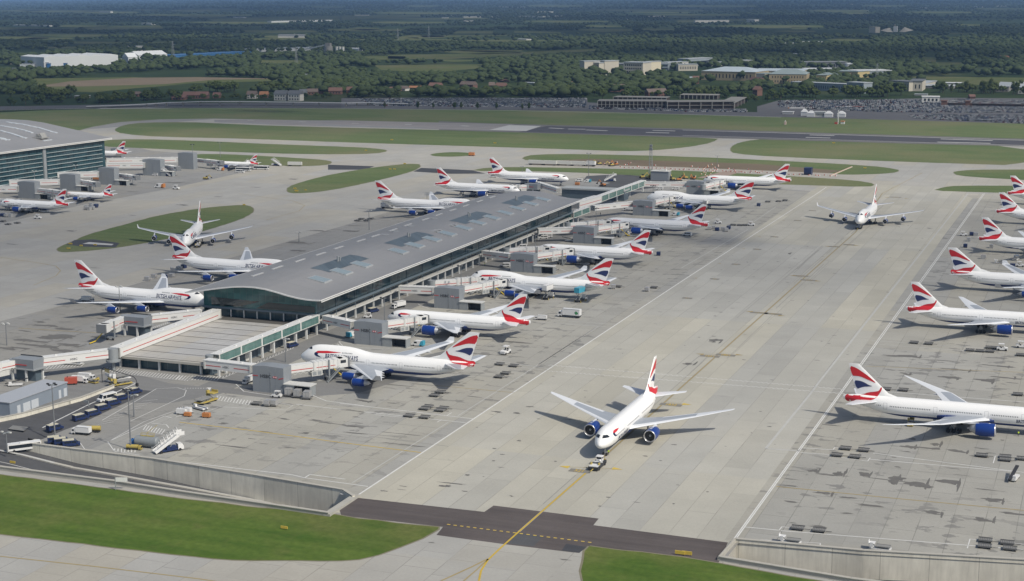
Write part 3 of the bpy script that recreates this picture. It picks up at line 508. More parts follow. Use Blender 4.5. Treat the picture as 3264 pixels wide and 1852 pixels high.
def stretched(src, at, by, at2, by2):
    d = dict(src); g_ = lambda X: X+(by if X > at else 0)+(by2 if X > at2 else 0)
    d['L'] = src['L']+by+by2; d['sec'] = [(g_(s[0]), *s[1:]) for s in src['sec']]; d['tail'] = [(s[0], g_(s[1]), *s[2:]) for s in src['tail']]
    d['wing'] = [(2.8,g_(21.5),14.0,4.3,1.8),(9.8,g_(27.6),9.0,5.0,1.1),(20,g_(35.0),5.6,6.2,.6),(29.0,g_(41.6),2.6,7.5,.3),(32.4,g_(46.6),.5,8.0,.08)]
    d['fin'] = tuple((g_(a), b) for a, b in src['fin']); d['eng'] = [(e[0], g_(e[1])-.3, 7.3, 2.05, *e[4:]) for e in src['eng']]; d['gear'] = [(a, g_(b) if b > 10 else b, n) for a, b, n in src['gear']]
    d['rows'] = [(z, a, g_(b)) for z, a, b in src['rows']]; d['doors'] = [5.6,17.5,28.5,44,59.5]; return d
TYPES['long_twin'] = stretched(TYPES['twin'], 15, 5.3, 36, 4.9)
TYPES['mid_twin'] = scaled(TYPES['twin'], .855); TYPES['small_twin'] = scaled(TYPES['twin'], .64); TYPES['small_twin']['L'] *= .97
def catmull(pts, n):
    out = []
    for i in range(len(pts)-1):
        a, b = pts[i], pts[i+1]; m = max(2, int((b[0]-a[0])/1.2)+1) if i > 2 else 4
        p0 = pts[max(0, i-1)]; p3 = pts[min(len(pts)-1, i+2)]
        for k in range(m):
            u = k/m; X = a[0]+(b[0]-a[0])*u; row = [X]
            for j in range(1, 6):
                h = b[0]-a[0]; m0 = (b[j]-p0[j])/(b[0]-p0[0])*h if i else (b[j]-a[j]); m1 = (p3[j]-a[j])/(p3[0]-a[0])*h
                if (b[j]-a[j])*(m0) <= 0: m0 = 0
                if (b[j]-a[j])*(m1) <= 0: m1 = 0
                if i == 0: m0 = (b[j]-a[j])*2.2
                row.append((2*u**3-3*u**2+1)*a[j]+(u**3-2*u**2+u)*m0+(-2*u**3+3*u**2)*b[j]+(u**3-u**2)*m1)
            out.append(row)
    out.append(list(pts[-1])); return out
def aircraft(kind, titles='BRITISH AIRWAYS', plain=False, alt=None):
    T = TYPES[kind]; L = T['L']; st = catmull(T['sec'], 0); hx = lambda X: L/2-X
    root = empty('airliner')
    # fuselage
    g = MB(); N_ = 32; rings = []
    for X, zc, ry, rt_, rb, k in st:
        rg = []
        for i in range(N_):
            th = 2*pi*i/N_; c_, s_ = cos(th), sin(th)
            rg.append((hx(X), ry*s_*(1-(k*c_*c_ if c_ > 0 else 0)), zc+(rt_ if c_ > 0 else rb)*c_))
        rings.append(rg)
    g.loft(rings); white = alt or WHT
    fus = g.build('fuselage', [m_fus('hull_paint_'+kind+('_alt' if alt else ''), T['zb'], T['rows'], T['doors'], L, white)], root)
    xs = [s[0] for s in st]
    def sec(X):
        return [float(np.interp(X, xs, [s[j] for s in st])) for j in range(1, 6)]
    def fy(X, z):
        zc, ry, rt_, rb, k = sec(X); v = (z-zc)/(rt_ if z > zc else rb)
        if abs(v) >= 1: return 0.0
        return ry*math.sqrt(1-v*v)*(1-(k*v*v if v > 0 else 0))
    # cockpit glazing: hull faces inside the window band, set just proud of the hull
    z0, z1, Xc = T['ck']; g = MB()
    for side in (-1, 1):
        m = 7; rows_ = []
        for zz in (z0, (z0+z1)/2, z1):
            Xf = next((X for X in np.arange(0, Xc+2, .02) if (lambda s: s[0]+s[2] > zz+.02)(sec(X))), 0)
            rows_.append([(hx(X)+.02, side*(fy(X, zz)+.03), zz+.02) for X in np.linspace(Xf+.03, max(Xc-(zz-z0)*.4, Xf+.5), m)])
        g.loft(rows_, caps=False, closed=False)
    g.build('cockpit_window', [m_glass_d], fus)
    # wings
    def foil(X, y, z, c, th, n=5):
        up_, lo = [], []
        for u in (0, .04, .15, .4, .72, 1.0):
            h = th*(1.9*math.sqrt(u)*(1-u)**.9 if u < 1 else .01); up_.append((hx(X+c*u), y, z+h*.65+.0)); lo.append((hx(X+c*u), y, z-h*.35))
        return up_, lo
    def surf(name, sts, side, mats, flap=True):
        g = MB(); ups = []; los = []
        for y, X, c, z, th in sts: a, b = foil(X, side*y, z, c, th); ups.append(a); los.append(b)
        for k in range(len(sts)-1):
            for j in range(5):
                mi = 1 if (j in (2, 3) and k < len(sts)-(3 if flap else 1)) or (flap and j == 4 and k == 0) else 0
                g.add([ups[k][j], ups[k][j+1], ups[k+1][j+1], ups[k+1][j]], [(0,1,2,3)], mi, True); g.add([los[k][j], los[k+1][j], los[k+1][j+1], los[k][j+1]], [(0,1,2,3)], 2, True)
            g.add([ups[k][5], los[k][5], los[k+1][5], ups[k+1][5]], [(0,1,2,3)], 0)
        g.add(ups[-1]+los[-1][::-1], [tuple(range(12))], 0)
        return g.build(name, mats, root)
    for side in (-1, 1):
        wg = surf('wing', T['wing'], side, [m_wwhite, m_wgrey, m_core]); surf('tailplane', T['tail'], side, [m_wwhite, m_wwhite if kind != 'jumbo' else m_wgrey, m_core], False)
        for f_ in (.28, .45, .62):     # flap track fairings
            g = MB()
            y = T['wing'][0][0]+(T['wing'][3][0]-T['wing'][0][0])*f_; ys = [s[0] for s in T['wing']]
            te = float(np.interp(y, ys, [s[1]+s[2] for s in T['wing']])); zz = float(np.interp(y, ys, [s[3] for s in T['wing']])); k_ = L/65
            g.loft([[(hx(te+q*k_), side*y+r*cos(a)*k_, zz-.35*k_+r*.9*sin(a)*k_) for a in np.arange(0, 2*pi, pi/3)] for q, r in ((-2.6,.05),(-1.5,.3),(0,.28),(.9,.05))])
            g.build('flap_fairing', [m_wwhite], wg)
        for y, X, ln, r, z, zw in T['eng']:
            g = MB(); prof = [(.0,.86),(.03,.97),(.12,1.0),(.35,1.03),(.6,1.0),(.8,.90)]
            g.loft([[(hx(X+ln*u), side*y+r*q*sin(a), z+r*q*cos(a)) for a in np.arange(0, 2*pi, pi/12)] for u, q in prof[1:]], caps=False)
            en = g.build('engine', [m_cowl], root)
            g = MB(); g.loft([[(hx(X+ln*u), side*y+r*q*sin(a), z+r*q*cos(a)) for a in np.arange(0, 2*pi, pi/12)] for u, q in ((.031,.972),(-.01,.93),(.0,.86),(.05,.83),(.16,.84))], caps=False); g.build('intake_lip', [m_silver], en)
            g = MB(); g.cyl((hx(X+ln*.13), side*y, z), (hx(X+ln*.17), side*y, z), r*.85, n=24); g.build('fan', [m_fan], en)
            g = MB(); g.cyl((hx(X+ln*.02), side*y, z), (hx(X+ln*.13), side*y, z), .02*r, r*.2, n=10); g.build('spinner', [m_core], en)
            g = MB(); g.loft([[(hx(X+ln*u), side*y+r*q*sin(a), z+r*q*cos(a)) for a in np.arange(0, 2*pi, pi/8)] for u, q in ((.78,.84),(.9,.62),(1.02,.50),(1.03,.30),(1.16,.05))]); g.build('exhaust_nozzle', [m_core], en)
            g = MB(); t_ = r*.14; g.loft([[(hx(X+ln*.22), side*y-t_, z+r*.9),(hx(X+ln*.22), side*y+t_, z+r*.9),(hx(X+ln*.22), side*y+t_, z+r*1.02),(hx(X+ln*.22), side*y-t_, z+r*1.02)],
                [(hx(X+ln*.62), side*y-t_, z+r*.8),(hx(X+ln*.62), side*y+t_, z+r*.8),(hx(X+ln*.62), side*y+t_, zw-.05),(hx(X+ln*.62), side*y-t_, zw-.05)],
                [(hx(X+ln*1.35), side*y-t_, zw-.7),(hx(X+ln*1.35), side*y+t_, zw-.7),(hx(X+ln*1.35), side*y+t_, zw-.1),(hx(X+ln*1.35), side*y-t_, zw-.1)]], smooth=False); g.build('pylon', [m_wwhite], en)
    # fairing under the wing root
    k_ = L/63; a_, b_ = T['wing'][0][1]-2*k_, T['wing'][0][1]+T['wing'][0][2]+4*k_; zb_ = sec(L*.45)[0]-sec(L*.45)[3]
    g = MB(); g.loft([[(hx(a_+(b_-a_)*u), q*3.35*k_*sin(a), zb_+1.75*k_-1.95*k_*q*(cos(a) if cos(a) > 0 else cos(a)*.3)) for a in np.arange(0, 2*pi, pi/10)] for u, q in ((0,.3),(.08,.75),(.2,1),(.75,1),(.9,.75),(1,.3))])
    g.build('belly_fairing', [mat('belly_blue', (.012,.035,.16), .3, 0, .05)], fus)
    # fin with its painted waves
    (xa, za), (xb, zb), (xc, zc_), (xd, zd) = T['fin']; g = MB(); us = (0,.05,.2,.45,.75,1)
    def fin_pt(u, v): return (xa+(xc-xa)*v)+((xb+(xd-xb)*v)-(xa+(xc-xa)*v))*u, za+(zc_-za)*v
    def fin_h(u, v): return .055*((xb-xa)*(1-v)+(xd-xc)*v)*4*.5*math.sqrt(max(u, 0))*(1-u) + .01
    for side in (-1, 1):
        rows_ = [[(hx(fin_pt(u, v)[0]), side*fin_h(u, v), fin_pt(u, v)[1]) for u in us] for v in (-.12, .0, .25, .5, .75, 1.0)]
        g.loft(rows_, caps=False, closed=False)
    top = [(hx(fin_pt(u, 1)[0]), fin_h(u, 1), fin_pt(u, 1)[1]) for u in us]; bot = [(q[0], -q[1], q[2]) for q in top]; g.add(top+bot[::-1], [tuple(range(12))])
    g.add([(hx(xa-(xb-xa)*.30), 0, za-.35*k_), (hx(xa+.6*k_), .22*k_, za-.5*k_), (hx(xa+(xb-xa)*.12), .3*k_, za+.4*k_), (hx(xa+(xc-xa)*.11), 0, za+(zc_-za)*.11), (hx(xa+.6*k_), -.22*k_, za-.5*k_), (hx(xa+(xb-xa)*.12), -.3*k_, za+.4*k_)], [(0,1,2),(0,2,3),(0,3,5),(0,5,4)])
    fin = g.build('fin', [mat('fin_white', white, .3, 0, .03)], root)
    def px(x, y): return (x-190)/28.6, 7.9+(475+.117*(x-2155)-y)/30.2
    J = TYPES['jumbo']['fin']
    def conv(q):
        X, z = q; v = (z-J[0][1])/(J[2][1]-J[0][1]); xl_ = J[0][0]+(J[2][0]-J[0][0])*v; xr_ = J[1][0]+(J[3][0]-J[1][0])*v; u = (X-xl_)/(xr_-xl_)
        return fin_pt(u, v)
    pol = [(0,[(2200,160),(2130,166),(2060,195),(1985,232),(1900,287),(1960,272),(2010,262),(2080,246),(2130,252),(2166,258)]),
           (1,[(2148,300),(2082,292),(2030,300),(1985,318),(1940,320),(1990,333),(2030,342),(2070,360),(2112,384)]),
           (0,[(1855,310),(1872,352),(1905,368),(1990,387),(2045,418),(2090,438),(2140,438),(2160,455),(2155,480),(2140,505),(2100,500),(2040,472),(1990,458),(1930,446),(1890,415),(1862,370),(1842,326)])]
    if kind != 'jumbo': pol[2] = (0,[(1855,310),(1872,352),(1905,368),(1990,392),(2050,428),(2100,445),(2200,452),(2235,470),(2232,520),(2190,530),(2150,505),(2040,488),(1990,465),(1930,446),(1890,415),(1862,370),(1842,326)])
    if not plain or plain == 'tail':
        g = MB()
        for mi, q in pol:
            q = [conv(px(*a)) for a in q]; q = [tuple(v) for v in smooth_poly([Vector((a, b, 0)) for a, b in q], 1)]; q = [(a, b) for a, b, _ in q]
            xs_ = [a for a, b in q]; zs_ = [b for a, b in q]; st_ = .55*k_; pts = [Vector(a) for a in q]; n0 = len(pts)
            ins = lambda a, b: sum(((q[i][1] > b) != (q[i-1][1] > b)) and (a < (q[i-1][0]-q[i][0])*(b-q[i][1])/(q[i-1][1]-q[i][1]+1e-12)+q[i][0]) for i in range(n0)) % 2
            for a in np.arange(min(xs_)+.1, max(xs_), st_):
                for b in np.arange(min(zs_)+.1, max(zs_), st_):
                    if ins(a, b): pts.append(Vector((float(a), float(b))))
            vs, _, fs, *_r = delaunay_2d_cdt(pts, [(i, (i+1) % n0) for i in range(n0)], [], 1, 1e-5)
            def sy(X, z):
                v = (z-za)/(zc_-za); xl_ = xa+(xc-xa)*v; xr_ = xb+(xd-xb)*v; u = (X-xl_)/(xr_-xl_); f_ = fin_h(min(max(u, 0), 1), min(max(v, -.2), 1)) if -.2 < v < 1 and 0 <= u <= 1 else 0
                return max(f_, fy(min(X, L-.01), z) if z < za+1 else 0)+.05*k_
            for side in (-1, 1): g.add([(hx(v.x), side*sy(v.x, v.y), v.y) for v in vs], fs, mi)
        g.build('tail_emblem', [m_red, mat('emblem_blue', (.022,.035,.12), .4)], fin)
    # ribbon near the nose, titles
    def drape(name, poly, m, z_off=.035):
        g = MB(); pts = [Vector(a) for a in poly]; n0 = len(pts)
        vs = []; 
        fs = tessellate_polygon([[Vector((a[0], a[1], 0)) for a in poly]])
        bm = bmesh.new(); bv = [bm.verts.new((a[0], a[1], 0)) for a in poly]
        for f in fs:
            try: bm.faces.new([bv[i] for i in f])
            except ValueError: pass
        bmesh.ops.subdivide_edges(bm, edges=bm.edges[:], cuts=3, use_grid_fill=True); bm.verts.index_update()
        vv = [(v.co.x, v.co.y) for v in bm.verts]; ff = [[v.index for v in f.verts] for f in bm.faces]; bm.free()
        for side in (-1, 1): g = MB(); g.add([(hx(X), side*(fy(X, z)+z_off), z) for X, z in vv], ff); g.build(name, [m], fus)
    if not plain: drape('emblem', T['rib'][0], m_red); drape('emblem', T['rib'][1], m_dkblue)
    if titles:
        x0, x1, zt, hgt = T['title']; me = letters(titles, hgt*1.25, bold=.022); co = np.empty(len(me.vertices)*3); me.vertices.foreach_get('co', co); co = co.reshape(-1, 3)
        wd = co[:,0].max()-co[:,0].min(); sc_ = (x1-x0)/wd; fc = [list(q.vertices) for q in me.polygons]
        for side in (-1, 1):
            vs = []; g = MB()
            for a in co:
                u = (a[0]-co[:,0].min())*sc_; X = x0+u if side == 1 else x1-u; z = zt+a[1]*1.0; vs.append((hx(X), side*(fy(X, z)+.045), z))
            g.add(vs, fc); g.build('lettering', [m_title], fus)
        bpy.data.meshes.remove(me)
    # landing gear
    for y, X, nw in T['gear']:
        g = MB(); r = (.62 if nw > 2 else .5)*k_; ztop = 3.2*k_; g.cyl((hx(X), y, r), (hx(X), y, ztop), .17*k_, n=8); g.cyl((hx(X)-1.2*k_, y, r+.2), (hx(X), y, ztop), .09*k_, n=6); g.box((hx(X)+(.5*k_ if nw == 2 else 0), y+.25*k_, 2.1*k_), (1.2*k_, .06, 1.1*k_))
        lg = g.build('landing_gear', [m_strut], root); rows_n = max(1, nw//2)
        for i in range(rows_n):
            for s_ in (-1, 1):
                g = MB(); xx = hx(X)+(i-(rows_n-1)/2)*1.45*k_; yy = y+s_*.5*k_; g.cyl((xx, yy-.2*k_, r), (xx, yy+.2*k_, r), r, n=14); g.build('wheel', [m_tyre], lg)
    return root
PROTO = {}
def put_aircraft(key, kind, nose, tail, label, group, zn, zt, yaw=None, refX=None, **kw):
    """nose / tail: photo points of the nose tip and tail cone end, zn / zt their heights"""
    first = key not in PROTO
    if first: PROTO[key] = aircraft(kind, **kw)
    o = PROTO[key] if first else copy_tree(PROTO[key])
    L = TYPES[kind]['L']; f = lambda q, z: P(*q, z) if len(q) == 3 else Vector((*q, z))
    if nose and tail:
        a, b = f(nose, zn), f(tail, zt); d = a-b; ang = atan2(d.y, d.x) if yaw is None else yaw; c = (a+b)/2
    elif tail: b = f(tail, zt); ang = yaw; c = b+Vector((cos(ang), sin(ang), 0))*(L/2)
    else: a = f(nose, zn); ang = yaw; c = a-Vector((cos(ang), sin(ang), 0))*(L/2)
    o.location = (c.x, c.y, 0); o.rotation_euler = (0, 0, ang); tag(o, label, 'airliner', group); return o
g1 = 'airliners parked on the west side of the grey roofed pier'; g2 = 'airliners parked along the east side of the grey roofed pier'; g3 = 'airliners with only their tails and rear bodies in frame on the right'; g4 = 'airliners at the large terminal, upper left'; g5 = 'airliners being towed on the taxiways'
W_ = pi; E_ = 0.0
put_aircraft('jumbo', 'jumbo', ('o',190,345), ('o',2155,478), 'white four-engine jumbo nearest the camera, nose-in at the lowest boarding bridge', g2, 5.3, 7.8, yaw=pi-R(-.5))
put_aircraft('twin', 'twin', (4,338,930), (4,1432,968), 'white twin-engine jet just beyond the nearest jumbo, its nose beside the bridge tower', g2, 4.8, 7.2, yaw=pi)
put_aircraft('jumbo', 'jumbo', (4,940,635), (4,2035,690), 'four-engine jumbo with two raised catering trucks at its side', g2, 5.3, 7.8, yaw=pi)
put_aircraft('twin', 'twin', (4,1548,402), (4,2265,468), 'twin-engine jet beyond the jumbo with the raised trucks, small loader under its wing', g2, 4.8, 7.2, yaw=pi)
put_aircraft('twin', 'twin', (4,1990,205), (5,180,252), 'twin-engine jet one stand before the jumbo with big lowercase lettering', g2, 4.8, 7.2, yaw=pi)
put_aircraft('alliance', 'jumbo', (4,2285,22), (5,535,50), 'four-engine jumbo with big lowercase lettering on its white side', g2, 5.3, 7.8, yaw=pi, titles='oneworld', plain='tail')
put_aircraft('twin', 'twin', (2,168,1338), (2,810,1372), 'farthest twin-engine jet on the east side, beside the dug-up strip', g2, 4.8, 7.2, yaw=pi)
put_aircraft('jumbo', 'jumbo', None, (3,595,690), 'four-engine jumbo west of the pier, its nose hidden behind the south glass end', g1, 5, 7.8, yaw=R(-2.5))
put_aircraft('jumbo', 'jumbo', None, (3,1300,478), 'four-engine jumbo west of the pier, second from the south end', g1, 5, 7.8, yaw=R(-2.0))
put_aircraft('jumbo', 'jumbo', None, ('i',235,655), 'four-engine jumbo west of the pier, half way along, white box truck at its tail', g1, 5, 7.8, yaw=R(-1.0))
put_aircraft('twin', 'twin', ('i',2180,525), ('i',985,475), 'twin-engine jet behind the far end of the pier roof', g1, 4.8, 7.2, yaw=R(-.5))
put_aircraft('twin', 'twin', (1,1720,1345), (1,1085,1300), 'twin-engine jet beyond the pier, farthest of those on its west side', g1, 4.8, 7.2, yaw=R(-.5))
put_aircraft('twin', 'twin', (7,1928,440), ('n',655,445), 'white twin-engine jet towed towards the camera on the yellow centre line', g5, 4.8, 7.2, yaw=R(-90))
put_aircraft('jumbo', 'jumbo', (3,1465,350), ('D',479,560), 'four-engine jumbo facing the camera on the taxiway beside the green island', g5, 5.3, 7.8, yaw=R(-65))
put_aircraft('jumbo', 'jumbo', (5,1318,212), (5,1455,68), 'four-engine jumbo facing the camera at the far end of the wide taxilane', g5, 5.3, 7.8, yaw=R(-90))
put_aircraft('long_twin', 'long_twin', None, (8,1208,68), 'long twin-engine jet nearest the camera on the right, open cargo door', g3, 5, 7.3, yaw=R(1.2))
put_aircraft('twin', 'twin', None, (5,1680,860), 'twin-engine jet on the right, second tail from the front', g3, 5, 7.3, yaw=R(1))
put_aircraft('jumbo', 'jumbo', None, (5,2018,588), 'four-engine jumbo on the right, third tail from the front', g3, 5, 7.9, yaw=R(1))
put_aircraft('mid_twin', 'twin', None, (5,2220,333), 'twin-engine jet on the right, fourth tail from the front', g3, 5, 7.3, yaw=R(.5))
put_aircraft('mid_twin', 'twin', None, ('j',2178,735), 'twin-engine jet on the right, fifth tail from the front', g3, 5, 7.3, yaw=R(.5))
put_aircraft('twin', 'twin', None, ('j',2335,487), 'farthest tail at the right edge, beside the thin green island', g3, 5, 7.3, yaw=R(.5))
put_aircraft('mid', 'mid_twin', None, ('f',940,1245), 'twin-engine jet at the lower left corner stand of the large terminal', g4, 4, 6.2, yaw=pi)
put_aircraft('small', 'small_twin', None, ('f',1525,1115), 'small jet beyond it, its tail above the silver containers', g4, 3, 4.8, yaw=pi)
put_aircraft('small', 'small_twin', ('g',1250,520), ('g',1760,520), 'small jet with boarding stairs at its rear door and two buses beside it', g4, 3, 4.8, yaw=pi)
put_aircraft('mid', 'mid_twin', None, ('f',1735,545), 'jet tail showing past the corner of the large glass terminal', g4, 4, 6.2, yaw=pi)
# ------------------------------------------------------------------ terminal buildings
def m_glass(name, a, b, mull=3.0, hz=None, rough=.07, wob=.6):
    t = NT(name); p = t.pos(); x, y, z = t.sep(p); n = t.noise(p, .09, 5, .7); n2 = t.noise(p, .35, 3); 
    u = t.math('ADD', x, y); iu = t.math('FLOOR', t.math('DIVIDE', u, mull)); iz = t.math('FLOOR', t.math('DIVIDE', z, 2.4)); r = t.white(t.vec(iu, iz))
    c = t.mix(t.mr(n, .35, .68), a, b); c = t.mix(t.math('MULTIPLY', r, .35), c, tuple(v*1.7 for v in b))
    fr = t.math('ABSOLUTE', t.math('SUBTRACT', t.math('FRACT', t.math('DIVIDE', u, mull)), .5)); mu = t.math('GREATER_THAN', fr, .5-.07/mull*1.2)
    c = t.mix(t.math('MULTIPLY', mu, .5), c, (.12,.17,.18))
    if hz:
        fz = t.math('ABSOLUTE', t.math('SUBTRACT', t.math('FRACT', t.math('DIVIDE', z, hz)), .5)); c = t.mix(t.math('MULTIPLY', t.math('GREATER_THAN', fz, .5-.04), .5), c, (.15,.20,.21))
    bp = t.n('Bump'); bp.inputs['Strength'].default_value = .05*wob; t.l(t.noise(p, .3, 2), bp.inputs['Height']); t.l(bp.outputs[0], t.b.inputs['Normal'])
    return t.done(c, rough, 0, .5)
m_gl = m_glass('teal_curtain_glass', (.015,.060,.062), (.055,.155,.150)); m_gl2 = m_glass('deep_blue_glass', (.012,.028,.036), (.040,.075,.088), 4.3)
m_glt = m_glass('green_corridor_glass', (.05,.12,.11), (.11,.20,.18), 1.4, 3.2); m_glA = m_glass('terminal_glass', (.008,.024,.032), (.030,.072,.085), 3.0)
m_bluewall = mat('blue_grey_panel', (.085,.115,.14), .55, 0, .15, .4); m_bluebeam = mat('blue_grey_beam', (.12,.16,.19), .4, 0, .1); m_wh = mat('white_cladding', (.66,.66,.64), .45, 0, .05, .6)
m_wh2 = mat('off_white_panel', (.56,.56,.53), .5, 0, .08, .6); m_col = mat('column_white', (.60,.61,.60), .5, 0, .06); m_redl = mat('red_stripe', (.48,.035,.03), .5, 0, .05); m_twr = mat('tower_grey_cladding', (.235,.255,.275), .45, 0, .06, .3)
m_dark = mat('dark_opening', (.03,.034,.038), .6); m_steel = mat('grey_steel', (.28,.30,.31), .5, .1, .1)
t = NT('ribbed_roof_grey'); p = t.pos(); x, y, z = t.sep(p); n = t.noise(p, .03, 4); fr = t.math('FRACT', t.math('DIVIDE', y, 18.0)); sm = t.math('GREATER_THAN', t.math('ABSOLUTE', t.math('SUBTRACT', fr, .5)), .493)
fr2 = t.math('FRACT', t.math('DIVIDE', y, 1.2)); v = t.math('MULTIPLY', t.mr(n, .3, .7, .94, 1.06), t.mr(fr2, 0, 1, .97, 1.03)); v = t.math('MULTIPLY', v, t.math('SUBTRACT', 1.0, t.math('MULTIPLY', sm, .18)))
m_roof = t.done(t.mix(1.0, (.29,.287,.285), t.vec(v, v, v), 'MULTIPLY'), .42, .15, .4)
XS = [-353.5,-351,-348.5,-344,-340,-336,-331,-326,-321,-316,-311,-306,-301,-297.5,-294.5,-291]; ZS = [14.2,14.5,14.95,15.8,16.55,17.2,17.95,18.35,18.4,18.0,17.1,16.05,15.25,14.95,14.85,14.95]
zr = lambda x: float(np.interp(x, XS, ZS))
YB0, YB1, YN = 541.5, 873.0, 547.2
pier = empty('terminal_pier', (-322,547,0), 0, 'long pier with a wavy grey roof over teal glass walls', 'terminal building')
def kid(g, name, m, par, lab=None):
    o = g.build(name, m, par)
    if par is not None: o.matrix_parent_inverse = Matrix.Translation(-par.location) if par.type == 'EMPTY' and par.parent is None else Matrix.Identity(4)
    if lab: o['label'] = lab
    return o
g = MB(); ys = [YB0]+[YB0+(YB1-YB0)*i/24 for i in range(1, 25)]; rr = []
for y_ in ys: rr.append([(a, y_, b+.45) for a, b in zip(XS, ZS)]+[(a, y_, b) for a, b in zip(XS[::-1], ZS[::-1])])
g.loft(rr, smooth=False, caps=True); roof = kid(g, 'roof', [m_roof], pier)
g = MB()
for i in range(len(XS)-1): g.beam((XS[i],YB0-.15,ZS[i]+.25), (XS[i+1],YB0-.15,ZS[i+1]+.25), .5, .5)
for x_, z_ in ((-290.7,15.2),(-290.2,14.7),(-353.8,14.4)): g.beam((x_,YB0-.3,z_), (x_,YB1+.3,z_), .35, .35)
o = g.build('roof_edge_trim', [m_wh], roof)
def kid2(g, name, m, parent):
    return g.build(name, m, parent)
# glazing: south and east walls, with the level below
g = MB(); n = 12
for k in range(n):
    a, b = -348.7+53.2*k/n, -348.7+53.2*(k+1)/n; g.add([(a,YN,8.2),(b,YN,8.2),(b,YN,zr(b)-.05),(a,YN,zr(a)-.05)], [(0,1,2,3)])
kid(g, 'south_glazing', [m_gl], pier)
g = MB(); g.add([(-295.5,YN,8.2),(-295.5,866,8.2),(-295.5,866,14.9),(-295.5,YN,14.9)], [(0,1,2,3)]); kid(g, 'east_glazing', [m_gl2], pier)
g = MB(); g.add([(-348.7,YN,0),(-348.7,866,0),(-348.7,866,14.9),(-348.7,YN,14.9)], [(3,2,1,0)]); kid(g, 'west_glazing', [m_gl], pier)
g = MB(); g.add([(-348.7,866,0),(-295.5,866,0),(-295.5,866,14.9),(-348.7,866,14.9)], [(3,2,1,0)]); kid(g, 'north_glazing', [m_gl], pier)
g = MB(); g.b2(-349.2,-295.0,YN-.5,YN+.2,7.5,8.3); g.b2(-295.6,-294.8,YN-.4,866.4,7.5,8.3); kid(g, 'floor_edge_beam', [m_bluebeam], pier)
g = MB(); g.b2(-347.5,-298.2,YN+.9,865,4.4,7.6); g.b2(-347,-300,YN+1.5,864,0,4.5); kid(g, 'lower_walls', [m_gl2], pier)
g = MB(); g.b2(-299.5,-294.6,YN,881,4.35,4.85); kid(g, 'walkway_slab', [m_wh2], pier)
g = MB(); g.b2(-299.2,-298.2,YN+2,880,.0,4.3); kid(g, 'ground_floor_wall', [m_bluewall], pier)
ycs = [546.2+8.72*i for i in range(39)]
for i, y_ in enumerate(ycs): g = MB(); g.b2(-295.75,-295.15,y_-.3,y_+.3,0,4.35); kid(g, 'column', [m_col], pier)
for i, y_ in enumerate(ycs[::2]): g = MB(); g.b2(-295.42,-295.28,y_-.12,y_+.12,4.85,14.6); kid(g, 'mullion', [m_bluebeam], pier)
for i in range(8): g = MB(); x_ = -342+i*6.2; g.b2(x_-.18,x_+.18,YN-.3,YN+.1,4.3,7.6); kid(g, 'column', [m_col], pier)
# dark panels laid on the south glazing, painting the shade of the interior
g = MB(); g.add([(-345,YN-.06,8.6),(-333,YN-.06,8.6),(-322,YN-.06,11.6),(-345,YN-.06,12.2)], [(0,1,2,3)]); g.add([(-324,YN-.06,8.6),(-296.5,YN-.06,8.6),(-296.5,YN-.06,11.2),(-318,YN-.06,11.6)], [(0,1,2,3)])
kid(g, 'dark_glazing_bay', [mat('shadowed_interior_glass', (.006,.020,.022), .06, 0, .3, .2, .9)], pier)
for cc, x_, y_ in [('i',510,1375),('i',745,1295),('i',970,1210),('i',1185,1135),('i',1390,1055),('i',1580,985),('i',1770,915),('i',1950,850),('i',2125,790),('i',2290,725),('i',2455,665),('i',250,1450),(4,150,535),(3,2410,648),(4,10,590)]:
    if (cc, x_) in (('i',250),): continue
    q = P(cc, x_, y_, 17); 
    g = MB(); g.add([(-312.4,q.y-3.6,zr(-312.4)+.75),(-304.2,q.y-3.6,zr(-304.2)+.95),(-304.2,q.y+3.6,zr(-304.2)+.95),(-312.4,q.y+3.6,zr(-312.4)+.75),(-312.4,q.y-3.6,zr(-312.4)+.3),(-304.2,q.y-3.6,zr(-304.2)+.3),(-304.2,q.y+3.6,zr(-304.2)+.3),(-312.4,q.y+3.6,zr(-312.4)+.3)],
        [(0,1,2,3),(0,4,5,1),(1,5,6,2),(2,6,7,3),(3,7,4,0)]); s_ = g.build('skylight', [mat('skylight_frame', (.36,.38,.39), .5)], roof)
    g = MB(); g.add([(-311.9,q.y-3.2,zr(-312)+.80),(-304.7,q.y-3.2,zr(-304.6)+1.0),(-304.7,q.y+3.2,zr(-304.6)+1.0),(-311.9,q.y+3.2,zr(-312)+.80)], [(0,1,2,3)]); 
    s_ = g.build('glass_panel', [mat('pale_blue_glazing', (.24,.30,.33), .25, 0, .1, .3)], roof)
for c0 in (P('i',700,1215,18).y, P('i',1530,920,18).y, P('i',2190,685,18).y, P(4,30,530,18).y):
    g = MB(); m = 6
    for k in range(m):
        a, b = -320.5+9.5*k/m, -320.5+9.5*(k+1)/m; g.add([(a,c0-19,zr(a)+.52),(b,c0-19,zr(b)+.52),(b,c0+19,zr(b)+.52),(a,c0+19,zr(a)+.52)], [(0,1,2,3)])
    g.build('roof_glazing', [m_glass('roof_glass', (.05,.07,.085), (.085,.11,.13), 1.5, rough=.35)], roof)
    g = MB(); q = c0+random.uniform(-6,6); g.cyl((-318,q,18.5),(-318,q,21.0),.5,n=8); g.cyl((-318,q+2,18.5),(-318,q+2,20.3),.4,n=8); g.build('vent_pipe', [m_steel], roof)
